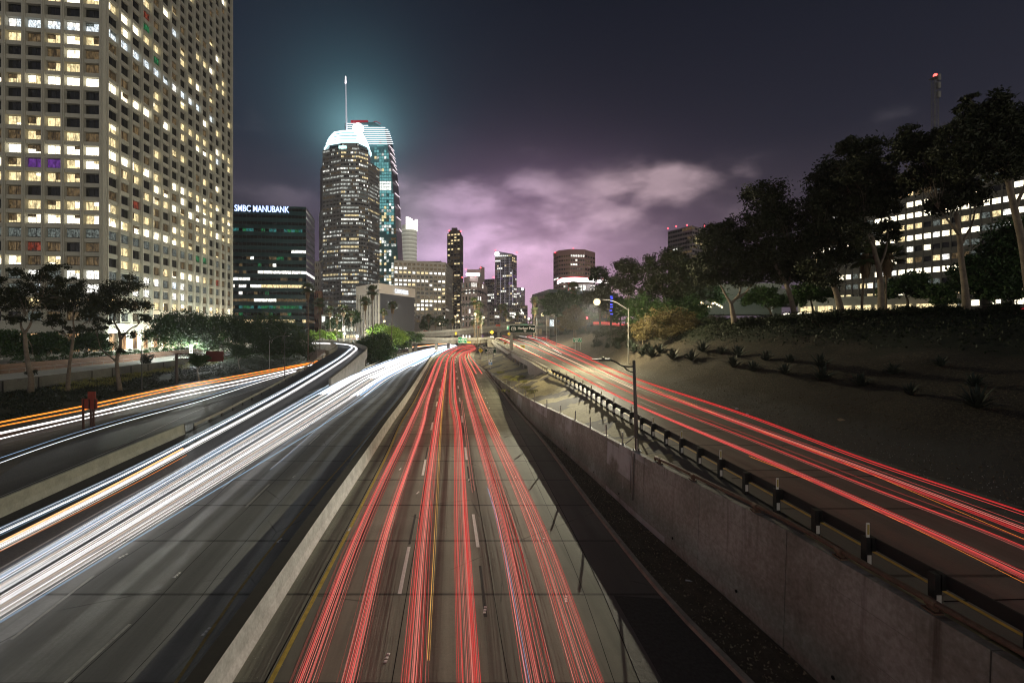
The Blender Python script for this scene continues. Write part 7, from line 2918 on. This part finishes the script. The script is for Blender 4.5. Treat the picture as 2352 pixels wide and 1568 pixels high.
for i, (u, v, vb, r, Yp, g, lab) in enumerate(PALMS):
    if not r:
        continue
    k = i % 3
    if not used[k]:
        o = protos[k]
        used[k] = True
    else:
        o = copy_tree(protos[k])
    b = A(u, vb, Yp)
    zt_ = A(u, v, Yp).z
    sc_ = r * Yp / F / 1.75
    o.location = (b.x, b.y, b.z)
    o.scale = (sc_, sc_, (zt_ - b.z) / 10.0)
    # keep the crown round: only the trunk is stretched
    for ch in o.children:
        base = ch.name.split('.')[0]
        if base != 'trunk':
            sz = (zt_ - b.z) / 10.0
            f_ = sc_ / sz
            ch.scale = (1.5, 1.5, 1.4 * f_)
            ch.location = (0, 0, 10.0 * (1 - 1.4 * f_))
        else:
            ch.scale = (.6, .6, 1)
    o.rotation_euler = (random.uniform(-.02, .02), random.uniform(-.03, .03), random.uniform(0, 6))
    o['label'] = lab
    o['group'] = gname[g]

# -- agaves on the slope
def agave_proto():
    rnd = random.Random(3)
    Q = []
    for i in range(46):
        az = rnd.uniform(0, 2 * math.pi)
        el = math.radians(rnd.uniform(12, 82))
        d = Vector((math.cos(az) * math.cos(el), math.sin(az) * math.cos(el), math.sin(el)))
        L_ = rnd.uniform(.65, 1.0)
        s_ = Vector((-math.sin(az), math.cos(az), 0))
        p0, p1, p2 = d * .05, d * L_ * .5 + Vector((0, 0, .04)), d * L_ - Vector((0, 0, .10 * math.cos(el)))
        Q.append([p0 - s_ * .04, p0 + s_ * .04, p1 + s_ * .055, p1 - s_ * .055])
        Q.append([p1 - s_ * .055, p1 + s_ * .055, p2 + s_ * .006, p2 - s_ * .006])
    return np.array([[list(v) for v in q] for q in Q])


AG = [(1545.5, 823, 'agave below the small crooked tree'), (1588, 826, 'agave second from the crooked tree'), (1614, 806, 'upper agave right of the crooked tree'), (1657, 812, 'upper agave, second from the crooked tree'), (1695, 818, 'agave on the dim slope below the low forking trunk'),
      (1683, 841, 'lower agave on the dim slope left of centre'), (1729, 850, 'lower agave second on the dim slope'), (1759, 826, 'upper agave in the middle of the dim slope'), (1813, 830, 'upper agave right of the middle of the dim slope'), (1803, 858, 'large lower agave in the middle of the dim slope'),
      (1883, 842, 'upper agave right of the large lower one'), (1888, 872, 'large agave right of the middle, nearest the road'), (1975, 884, 'dark agave far down the right slope'), (2090, 905, 'wide dark agave lower right'), (2236, 886, 'dark agave at the far right, upper'), (2243, 935, 'large dark agave at the far right, lowest'),
      (1420, 800, 'pale agave just left of the blazing lamp pole'), (1457, 808, 'pale agave just right of the blazing lamp pole'), (1476, 814, 'pale agave second right of the lamp pole'), (1497, 818, 'pale agave third right of the lamp pole'), (1447, 798, 'small pale agave behind the lamp pole'),
      (1487, 806, 'small pale agave behind the pale row'), (1515, 808, 'agave left of the crooked tree foot'), (1395, 797, 'agave furthest left in the pale row'), (2160, 840, 'dark agave high on the right slope'), (2050, 858, 'dark agave on the right slope below the two palms')]
ap = None
random.seed(5)
agq = agave_proto()
for i, (u, v, lab) in enumerate(AG):
    p = hit(u, v + 2, HB, 60)
    if ap is None:
        R_ = thing('agave', (0, 0, 0), lab, 'agave', 'agave plants on the slope')
        o_ = quads_obj('leaves', agq, LF_AG, R_)
        o_.matrix_parent_inverse = Matrix.Identity(4)
        ap = R_
    else:
        R_ = copy_tree(ap)
    s_ = random.uniform(1.15, 1.6) * (1.15 if 'large' in lab else 1.0) * min(1.5, max(.9, p.y / 45))
    R_.location = (p.x, p.y, p.z - .03)
    R_.scale = (s_ * 1.1, s_ * 1.1, s_)
    R_.rotation_euler = (0, 0, random.uniform(0, 6))
    R_['label'] = lab

# -- ground cover: ivy, weeds, mulch, litter
def scatter(name, n, sampler, L, Wd, m, seed, kind='stuff', dz=0.05, label=None, droop=-.5):
    rs = np.random.RandomState(seed)
    C = []
    while len(C) < n:
        p = sampler(rs)
        if p is not None:
            C.append((p[0], p[1], p[2] + dz * rs.rand()))
    o = quads_obj(name, leaf_quads(np.array(C), rs, L, Wd, droop), m, None)
    tag(o, label, None, None, kind)
    return o


def ivy_s(rs):
    Y = rs.uniform(50, 150)
    xa, xb = c_left(Y) - .4, retx(Y) + .4
    x = xa + (xb - xa) * rs.rand()
    z = lz(x, Y)
    if noise.noise(Vector((x * .3, Y * .2, 0))) < -.25:
        return None
    return (x, Y, z)


scatter('ground_cover', 15000, ivy_s, .26, .18, LF_IVY, 1, dz=.3, label='dark ivy covering the bank between the orange streaks and the grey wall')


def weed_s(rs):
    Y = rs.uniform(70, 118)
    xb = retx(Y)
    x = xb + rs.uniform(.3, 7.0)
    if noise.noise(Vector((x * .35, Y * .2, 7))) < .0:
        return None
    return (x, Y, lz(x, Y))


scatter('dry_weeds', 5000, weed_s, .5, .05, LF_GR, 2, dz=.6, label='dry grassy weeds in front of the grey wall', droop=-2.)


def crest_s(rs):
    j = rs.randint(0, len(Cc) - 1)
    f = rs.rand()
    c = Cc[j].lerp(Cc[j + 1], f)
    e = Ec[j].lerp(Ec[j + 1], f)
    s_ = rs.uniform(.55, 1.0)
    if c.y < 15 or c.y > 200:
        return None
    x, y = e.x + (c.x - e.x) * s_, e.y + (c.y - e.y) * s_
    if rs.rand() > (s_ - .5) * 2.3:
        return None
    return (x, y, hz(x, y))


scatter('ground_cover', 16000, crest_s, .3, .16, LF_IVY, 3, dz=.35, label='dark low ground cover on the upper hillside', droop=-1.)
MUL = leaf_mat('wood_chip', (.05, .035, .02), (.26, .21, .14))


def mulch_s(rs):
    Y = 12 + 110 * rs.rand() ** 1.3
    x = drx(Y) + rs.uniform(.1, 13)
    return (x, Y, hz(x, Y))


scatter('mulch', 15000, mulch_s, .11, .05, MUL, 4, dz=.03, label='wood chip mulch strewn over the lower hillside', droop=0)


MULG = leaf_mat('gutter_leaves', (.10, .07, .04), (.42, .36, .24))


def gut_s(rs):
    Y = 8 + 60 * rs.rand() ** 1.5
    x = curbx(Y) + rs.uniform(.2, max(.4, wallx(Y) - curbx(Y) - .1))
    return (x, Y, .05)


scatter('litter', 2600, gut_s, .10, .06, MULG, 5, dz=.03, label='small dry leaves and grit in the gutter at the foot of the retaining wall', droop=0)
GLS_CH = mat('glass_grit', (.5, .5, .5), .3)


def grit_s(rs):
    Y = 12 + 40 * rs.rand()
    x = med_R(Y) + abs(rs.normal()) * .45
    return (x, Y, .01)


scatter('road_grit', 900, grit_s, .025, .02, GLS_CH, 6, dz=.01, label='pale grit along the foot of the median wall', droop=0)


def grit2_s(rs):
    Y = 14 + 60 * rs.rand()
    x = drx(Y) + rs.normal() * .8 + .7
    if x < drx(Y):
        return (x, Y, ZD(Y) + .015)
    return (x, Y, hz(x, Y) + .01)


scatter('road_grit', 1500, grit2_s, .05, .035, GLS_CH, 7, dz=.02, label='pale grit and scraps between the right ramp and the slope', droop=0)
# pieces of litter
LT = [(1932, 966, HB, 'flat pale cardboard scrap on the right slope', (.45, .05), (.40, .30, .18)), (1692, 940, HB, 'white paper scrap at the foot of the slope', (.3, .04), (.7, .7, .68)), (1716, 953, HB, 'second white scrap at the foot of the slope', (.25, .04), (.7, .7, .7))]
for (u, v, tr_, lab, (s_, h__), c) in LT:
    p = hit(u, v, tr_, 40)
    mb = MB()
    mb.add([(p.x - s_ / 2, p.y - s_ / 3, p.z + .02), (p.x + s_ / 2, p.y - s_ / 4, p.z + .05), (p.x + s_ / 2.2, p.y + s_ / 3, p.z + .10), (p.x, p.y + s_ / 4, p.z + .16), (p.x - s_ / 2.4, p.y + s_ / 3, p.z + .07)], [(0, 1, 2, 3, 4)])
    tag(mb.build('paper_scrap', mat('scrap_%d' % len(MAT), c, .8)), lab, 'litter')
mb = MB()
p = G(1581, 1338)
mb.tube([(p.x - .10, p.y + .05, .09), (p.x + .06, p.y, .09), (p.x + .10, p.y - .01, .085), (p.x + .15, p.y - .02, .085)], [.035, .035, .015, .015], 8)
tag(mb.build('plastic_bottle', mat('clear_plastic', (.5, .5, .52), .2)), 'small crushed plastic bottle in the gutter below the retaining wall', 'bottle')

# grass tufts on the paved slope
TF = [(1210, 893, 'grass tuft highest on the slope near the blue sign'), (1168, 868, 'grass tuft left, low behind the wall top'), (1182, 874, 'grass tuft beside the low left one'), (1204, 879, 'bright grass tuft in the middle of the slope'), (1180, 900, 'broad grass patch behind the wall top stubs'),
      (1222, 903, 'small tuft right of the broad patch'), (1150, 857, 'small tuft furthest left on the slope'), (1196, 868, 'thin tuft below the bridge abutment')]
tq = None
random.seed(9)
for i, (u, v, lab) in enumerate(TF):
    p = hit(u, v, EB, 70)
    rs = np.random.RandomState(i)
    n_ = 260
    C = np.array(p)[None] + rs.normal(size=(n_, 3)) * np.array([.55 if i != 4 else 1.3, .6, .0]) + np.array([0, 0, .22])
    q = leaf_quads(C, rs, .6, .035, -2.2)
    R_ = tag(quads_obj('grass_tuft', q, LF_GR, None), lab, 'grass tuft', 'grass tufts on the paved slope')
# hedge along the planter (lit shrubs)
hd = thing('hedge', (-93, 110, 4.3), 'floodlit hedge in the planter in front of the office tower', 'hedge')
bl = []
for i in range(34):
    t = i / 33
    Yh = 84 + 60 * t
    x = float(np.interp(Yh, [80, 104, 131, 160], [-90.6, -93.2, -97.0, -102.4]))
    bl.append(((x, Yh, 4.75), (1.3, 1.6, .8)))
quads_obj('foliage', crown(bl, 9000, .26, .16, 201, .35, .2), LF_FIC, hd)
# round dark bush by the wall
p = A(338, 836, 104)
R_ = thing('bush', (p.x, p.y, 2.2), 'round dark bush standing against the grey wall, left of the gantry', 'bush')
quads_obj('foliage', crown([((p.x, p.y, 3.4), (1.7, 1.5, 1.3))], 2500, .24, .14, 202, .3, .3), LF_IVY, R_)

# ------------------------------------------------------------------ vehicle light streaks
# the photograph's lamps of passing vehicles: thin glowing lines hanging at lamp height over each lane

def trail_mat(name, color, s, color2=None):
    return emit(name, color, s)


RT = trail_mat('tail_light_red', (1., .125, .11), 1.15)
RT2 = trail_mat('tail_light_pale_red', (1., .27, .22), 1.15)
YT = trail_mat('indicator_amber', (1., .55, .10), 1.5)
WT = trail_mat('headlight_white', (1., .97, .96), 2.6)
WTB = trail_mat('headlight_blueish', (.42, .68, 1.), 1.1)
WTC = trail_mat('headlight_warm', (1., .74, .55), .95)
OT = trail_mat('marker_orange', (1., .27, .03), 2.2)
FR = trail_mat('faint_red', (1., .13, .11), .38)
FW = trail_mat('faint_white', (.82, .88, 1.), .45)
RD = trail_mat('tail_light_dark_red', (1., .02, .03), 1.0)


def streak(name, label, uvl, zf, height, group, spread, n, mats, rad=.011, seed=1, ext=24, start=None, end=None, cat='light streak', hs=.10, ren=0.0):
    """n thin lines following one path; each a slim glowing tube"""
    rnd = random.Random(seed)
    base = surv(uvl, zf, height, ext, 8)
    if start is not None:
        base = [p for p in base if p.y >= start]
    R_ = thing(name, tuple(base[0]), label, cat, group)
    per = {}
    for k in range(n):
        o = spread * (rnd.random() + rnd.random() - 1) * (1.15 if n > 8 else 1) if n > 1 else 0
        hz_ = rnd.uniform(-hs, hs)
        mi = rnd.randrange(len(mats))
        mb = per.setdefault(mi, MB())
        ph = rnd.uniform(0, 6)
        pts = []
        for i, p in enumerate(base):
            q = base[min(i + 1, len(base) - 1)] - base[max(i - 1, 0)]
            q.z = 0
            q.normalize()
            sd_ = Vector((q.y, -q.x, 0))
            pts.append(p + sd_ * (o + .05 * math.sin(p.y * .03 + ph)) + Vector((0, 0, hz_)))
        rr_ = rad * rnd.uniform(.7, 1.3)
        mb.tube(pts, [rr_ * (.17 + min(max(p.y, 0), 220) / 62) for p in pts], 4, caps=False)
    for mi, mb in per.items():
        mb.build('light_line', mats[mi], R_)
    return R_


g1 = 'red tail light streaks on the middle lanes'
T = {
    'T1': ([(700, 1568), (823, 1233), (941.6, 976), (976, 898.6), (1012.8, 816), (1034.7, 802), (1061.5, 794.2), (1084, 790.8)], .40, 15, 'leftmost red streak of the middle lanes, next to the yellow line'),
    'T2': ([(800, 1568), (885.5, 1225), (970.6, 976), (983.5, 918), (1000.5, 866.8), (1020, 820), (1034.7, 808), (1055.5, 799), (1086, 792.6)], .38, 15, 'second red streak from the left on the middle lanes'),
    'T3': ([(950, 1568), (975, 1225), (1003.8, 976), (1012.8, 918), (1025, 840), (1029, 824), (1039.6, 809), (1061.6, 798), (1090, 794)], .38, 15, 'third red streak from the left, just right of the first lane dashes'),
    'T4a': ([(1064, 1568), (1051.5, 1225), (1046, 976), (1035, 918), (1035, 857), (1039.6, 821), (1049.4, 810.5), (1067.7, 800.5), (1091, 796.6)], .2, 9, 'fourth red streak, left line of the pair before the second lane dashes'),
    'T4b': ([(1097, 1568), (1073, 1225), (1057, 976), (1047, 918), (1044, 857), (1044, 822), (1053, 811), (1071, 801.5), (1091, 797.4)], .24, 10, 'fifth red streak, right line of the pair before the second lane dashes'),
    'T5': ([(1232, 1568), (1163, 1225), (1093, 976), (1076, 918), (1061.6, 857), (1056, 824), (1061.6, 811.5), (1077.5, 804), (1092, 799)], .48, 17, 'broad red streak right of the second lane dashes'),
    'T6a': ([(1352, 1568), (1234, 1217), (1126, 976), (1103, 918), (1080, 857), (1065, 822), (1066, 813.6), (1080, 806.4), (1092, 800.4)], .52, 17, 'rightmost broad red streak of the middle lanes'),
}
for i, (k, (uvl, sp, n, lab)) in enumerate(T.items()):
    streak('light_streak', lab, uvl, Z0, .75, g1, sp, int(n * 1.9), [RT, RT2, RT2, RD, FR, FR], .0085, 300 + i)
streak('light_streak', 'single amber streak beside the third red one', [(983, 1515), (999.6, 1225), (1012, 997), (1018, 918), (1026, 848)], Z0, .8, g1, .025, 3, [YT], .006, 320, ext=0)
streak('light_streak', 'yellow white streak along the inner side of the rightmost red one, far part', [(1150, 1000), (1110, 918), (1086, 857), (1068, 822), (1069, 814)], Z0, .8, g1, .10, 3, [YT, RT2], .015, 321, ext=0)
streak('light_streak', 'short red streak at the outer lane, left one of the far pair', [(1094, 857), (1082, 835), (1073, 814), (1079, 807), (1092, 799.6)], Z0, .7, g1, .08, 4, [RT], .02, 322, ext=0)
streak('light_streak', 'short red streak at the outer lane, right one of the far pair', [(1107, 857), (1092, 835), (1079, 815), (1081, 808), (1092, 801)], Z0, .7, g1, .08, 4, [RT], .02, 323, ext=0)
streak('light_streak', 'thin faint streak ending beside the second lane dashes', [(1087, 1130), (1078, 1060), (1068, 976), (1060, 918)], Z0, .75, g1, .10, 2, [RT2], .010, 324, ext=0)
streak('light_streak', 'pale blue line at the left rim of the broad red streak', [(1214, 1568), (1150, 1225), (1120, 1120)], Z0, .3, g1, .01, 2, [emit('dim_blue_line', (.5, .6, 1.), .8)], .010, 325, ext=12)

# white streaks, northbound
g2 = 'white headlight streaks on the left lanes'
def interp_line(L_, R_, t):
    return [((a[0] + (b[0] - a[0]) * t), (a[1] + (b[1] - a[1]) * t)) for a, b in zip(L_, R_)]


NL_ = [(-200, 1437), (0, 1321), (300, 1146), (600, 972), (720, 903), (790, 866), (850, 843), (930, 815), (985, 800.5), (1022, 793.8), (1040, 791)]
NR_ = [(-200, 1528), (0, 1406), (330, 1206), (700, 978), (810, 908), (870, 868), (925, 841), (980, 816), (1015, 802.5), (1035, 796.4), (1046, 793)]
NLAB = ['outermost white streak beside the dark ramp', 'second white streak from the dark ramp, bluish', 'white streak between the bluish one and the middle of the band', 'middle white streak of the broad white band',
        'warm white streak right of the middle of the band', 'brightest white streak of the band', 'peach tinted streak near the inner rim of the band', 'innermost white streak of the band']
for i in range(8):
    t = i / 7
    m_ = [[WT, WTB], [WTB, WTB, WT], [WT, WTC], [WT], [WT, WTC], [WT], [WTC, WT], [WT, WTC]][i]
    streak('light_streak', NLAB[i], interp_line(NL_, NR_, t), Z0, .7, g2, .23, 13, m_ + m_ + [FW], .0075, 400 + i)
streak('light_streak', 'thin separate white line just inside the broad white band', [(-150, 1512), (0, 1421), (420, 1166), (736, 976), (850, 900), (925, 850), (985, 818)], Z0, .7, g2, .03, 2, [WTB], .011, 410)
streak('light_streak', 'left one of two short white lines ending on the empty lanes', [(579, 1076), (760, 942), (880, 866), (960, 826), (1005, 808)], Z0, .7, g2, .06, 2, [WTB], .006, 411, ext=0)
streak('light_streak', 'right one of two short white lines ending on the empty lanes', [(621.7, 1075), (790, 935), (905, 860), (975, 824), (1012, 806)], Z0, .7, g2, .10, 3, [WTB, WTC], .006, 412, ext=0)
for i, (t0_, lab) in enumerate(((.25, 'far white streak left of the middle'), (.5, 'far white streak in the middle'), (.8, 'far white streak right of the middle'), (1.12, 'far white streak beside the median'), (1.3, 'faint far white streak nearest the median'))):
    streak('light_streak', lab, interp_line(NL_, NR_, t0_)[4 + (i * 2) % 3:], Z0, .9, g2, 1.0, 11, [WT, WTB], .020, 420 + i, ext=0)  # dense extra lines added to wash the far lanes with light

# ramp B
g3 = 'white streaks on the curved left ramp'
B1 = [(-200, 1312), (0, 1219), (280, 1089), (459, 998), (559, 946), (667, 888), (777, 823), (801, 804.5), (808, 797), (789, 790), (747.5, 787.6), (716, 787.4)]
B2l = [(-200, 1352), (0, 1254), (280, 1112), (459, 1015), (580, 950), (690, 888), (790, 825), (812, 808), (818, 799), (798, 791.4), (755, 788.6), (716, 788.2)]
for nm, ln, ms_, n_, sd in (('left white streak of the curving ramp', B1, [WT, WTB], 9, 501), ('right white streak of the curving ramp', B2l, [WT, WTC, WT], 10, 502)):
    R_ = streak('light_streak', nm, [(u, v) for u, v in ln], ZB, .7, g3, .26, n_ + 3, ms_, .009, sd)
streak('light_streak', 'orange line between the two white streaks of the ramp', [(-200, 1338), (0, 1241), (280, 1101), (420, 1027)], ZB, .7, g3, .05, 3, [emit('copper_line', (1., .50, .20), 3.)], .014, 503)
streak('light_streak', 'thin orange line on the dark right side of the ramp', [(-200, 1366), (0, 1266), (300, 1115), (430, 1044)], ZB, .7, g3, .01, 1, [OT], .010, 504)

# road C
g4 = 'streaks on the far left road'
C1 = [(-260, 1025), (0, 971), (188, 934), (402, 889), (559, 861), (713, 833), (790, 816), (880, 803.5), (947, 796.8), (1000, 791), (1036, 788)]
streak('light_streak', 'upper orange streak on the far left road', C1, Z0, 1.1, g4, .16, 6, [OT], .020, 601)
streak('light_streak', 'lower orange streak on the far left road', [(u, v + (8 if u < 300 else 5 if u < 600 else 2 if u < 800 else .4)) for u, v in C1], Z0, .9, g4, .14, 4, [OT], .017, 602)
streak('light_streak', 'wide white streak below the orange ones on the far left road', [(-260, 1052), (0, 995), (188, 954), (402, 905), (559, 873), (703, 841), (790, 820), (880, 806), (947, 798), (1000, 792), (1036, 789)], Z0, .7, g4, .30, 10, [WT, WTC], .019, 603)
streak('light_streak', 'thin white streak under the wide one on the far left road', [(-200, 1058), (0, 1008), (188, 963), (402, 914), (559, 880), (680, 851)], Z0, .7, g4, .04, 3, [WT], .017, 604)
streak('light_streak', 'lower bluish white streak crossing the dark left road', [(-200, 1140), (0, 1062), (161, 1006), (300, 964), (459, 921), (600, 876), (690, 850)], Z0, .7, g4, .05, 3, [WTB, WT], .016, 605)
streak('light_streak', 'faint companion line above the lower bluish streak', [(0, 1052), (161, 998), (300, 957), (459, 914), (600, 872)], Z0, .7, g4, .03, 2, [WTB], .010, 606)

# ramp D
g5 = 'red streaks on the right ramp'
D1 = [(2700, 1500), (2352, 1320), (2000, 1160), (1722, 1039), (1461.7, 929), (1283, 839), (1228, 814), (1190, 797), (1165, 785), (1147, 776.5)]
D2 = [(2700, 1420), (2352, 1252), (2000, 1116), (1722.6, 1006), (1461.7, 906), (1338, 849), (1255.8, 810), (1206.3, 789), (1175, 777), (1154, 770.5)]
D3 = [(2700, 1350), (2352, 1215), (2000, 1082), (1722.6, 979), (1461.7, 882.5), (1338, 829), (1283, 805), (1240, 786), (1210, 773)]
D4 = [(2700, 1300), (2352, 1178), (2000, 1060), (1722.6, 956), (1467, 871.5), (1338, 818), (1283, 795), (1239, 776), (1206, 769)]
streak('light_streak', 'lowest bright red streak on the right ramp, nearest the black guard rail', D1, ZD, .7, g5, .22, 13, [RT, RT2, RD, FR], .0085, 701)
streak('light_streak', 'second bright red streak on the right ramp, just above the lowest', D2, ZD, .7, g5, .25, 10, [RT, RT2, RD, FR], .0075, 702)
streak('light_streak', 'third red streak on the right ramp, by the white edge line', D3, ZD, .7, g5, .26, 13, [RT, RT2, RD, FR], .0085, 703)
streak('light_streak', 'uppermost dark red streak on the right ramp at the slope foot', D4, ZD, .7, g5, .30, 8, [RD, RD, RT], .0085, 704)
streak('light_streak', 'thin orange line between the red streaks of the right ramp', [(2700, 1390), (2352, 1243), (1900, 1050), (1722, 982), (1500, 894)], ZD, .5, g5, .01, 1, [OT], .006, 705)
streak('light_streak', 'thin orange line below the lowest red streak of the right ramp', [(2700, 1530), (2352, 1338), (1900, 1120), (1722, 1048)], ZD, .5, g5, .01, 1, [OT], .006, 706)
streak('light_streak', 'pale pink streak on the far half of the right ramp', [(1461.7, 895), (1338, 840), (1283, 815), (1255, 803), (1215, 784), (1190, 778)], ZD, .6, g5, .12, 5, [RT2, emit('pale_cream', (1., .85, .6), 1.5)], .008, 707, ext=0)
streak('light_streak', 'cream dashes of light near the ramp start, left curve', [(1245, 822), (1205, 802), (1180, 789), (1160, 779), (1146, 776), (1137, 778)], ZD, .6, g5, .10, 5, [RT2, emit('cream_light', (1., .8, .5), 2.5)], .014, 708, ext=0)
streak('light_streak', 'white curved line at the far end of the right ramp', [(1290, 812), (1270, 800), (1250, 786), (1232, 778), (1210, 773.5), (1185, 771)], ZD, .6, g5, .04, 2, [WT], .008, 709, ext=0)
streak('light_streak', 'red streak furthest right where the ramp bends out of sight', [(1360, 822), (1310, 800), (1278, 788), (1245, 775), (1215, 768.6), (1190, 766.4)], ZD, .7, g5, .10, 4, [RD, RT], .014, 710, ext=0)
# distant street streaks
def far_streak(label, pts, m_, rad, n=3, sp=.25, cat='light streak', seed=9):
    rnd = random.Random(seed)
    R_ = thing('light_streak', tuple(A(*pts[0])), label, cat)
    mb = MB()
    base = catmull([A(*p) for p in pts], 6)
    for k in range(n):
        o = Vector((0, rnd.uniform(-.5, .5), rnd.uniform(-sp, sp)))
        mb.tube([p + o for p in base], rad, 4, caps=False)
    mb.build('light_line', m_, R_)


far_streak('red streak of a street seen between the trees on the right', [(1362, 742, 150), (1395, 742.5, 148), (1432, 746, 146), (1490, 748, 140)], RT, .04, 6, .5)
far_streak('white beaded streak on the street behind the dark crest', [(1800, 722, 90), (1880, 721, 87), (2000, 720, 84), (2120, 717.5, 80)], emit('street_headlights', (1., .93, .75), 5.), .035, 5, .22)
far_streak('thin red street streak at the right end of the crest', [(2200, 716, 62), (2270, 714, 62), (2345, 709, 60)], RD, .03, 3, .12)
far_streak('thin pale streak along the near overpass deck', [(720, 779.3, 216), (860, 778.2, 211), (1000, 778, 207)], RT2, .04, 2, .1)
far_streak('thin red streak on the near overpass, right of the exit sign', [(1074, 776.5, 207), (1090, 776.3, 208), (1112, 776.5, 212)], RT, .07, 2, .12)

# low reflective pavement markers
pmk = None
MK = [(757, 1285, 0), (888, 1509, 0), (892, 1512, 0)]
spots = [(888.4, 1509.5, 'ceramic marker dots on the first dashed line, nearest the viewer'), (1113.7, 1399.5, 'ceramic marker on the second dashed line, nearest the viewer'), (1300.5, 1374.5, 'small marker at the right lane edge by the broad red streak'),
         (802.5, 1214.8, 'marker on the yellow line beside the leftmost red streak'), (959.5, 1131, 'small marker on the first dashed line, second from the viewer'), (1076.5, 1101.5, 'small marker on the second dashed line, second from the viewer'),
         (406, 1320, 'marker pair on the grey lanes, near the middle'), (283, 1276, 'marker pair beside the white band'), (642, 1240.5, 'marker beside the faded yellow line on the grey lanes'), (474, 1449, 'small marker beside the faded line at the bottom'),
         (1248.6, 1239.7, 'small marker at the right lane edge, second'), (1184, 1094.5, 'small marker at the right lane edge, third'), (675, 1094, 'small marker on the grey lanes beside the faded line, far'), (919, 1077, 'tiny yellow marker by the median wall')]
for i, (u, v, lab) in enumerate(spots):
    p = G(u, v)
    if pmk is None:
        pmk = thing('pavement_marker', (0, 0, 0), lab, 'pavement marker', 'raised pavement markers')
        mb = MB()
        for dy in (-.16, 0, .16):
            mb.prism([(-.055, dy - .05), (.055, dy - .05), (.055, dy + .05), (-.055, dy + .05)], .002, .028, scale_top=.6)
        mb.build('dots', WHI, pmk, local=True)
        R_ = pmk
    else:
        R_ = copy_tree(pmk)
    R_.location = (p.x, p.y, 0)
    R_['label'] = lab
    R_.rotation_euler = (0, 0, random.uniform(-.15, .15))
# merge leftovers: nothing at top level without a label

# ------------------------------------------------------------------ marine haze over the city
hzm = bpy.data.materials.new('marine_haze')
hzm.use_nodes = True
t = NT(hzm.node_tree)
pv = t.new('ShaderNodeVolumePrincipled')
pv.inputs['Color'].default_value = (.92, .92, 1., 1)
pv.inputs['Density'].default_value = .00017
pv.inputs['Anisotropy'].default_value = .6
t.l.new(pv.outputs[0], t.new('ShaderNodeOutputMaterial').inputs['Volume'])
mb = MB()
mb.obox(Vector((-640, -80, -1.6)), Vector((1360, 0, 0)), Vector((0, 1000, 0)), Vector((0, 0, 350)))
tag(mb.build('haze', hzm), 'thin night haze over the city', kind='stuff')
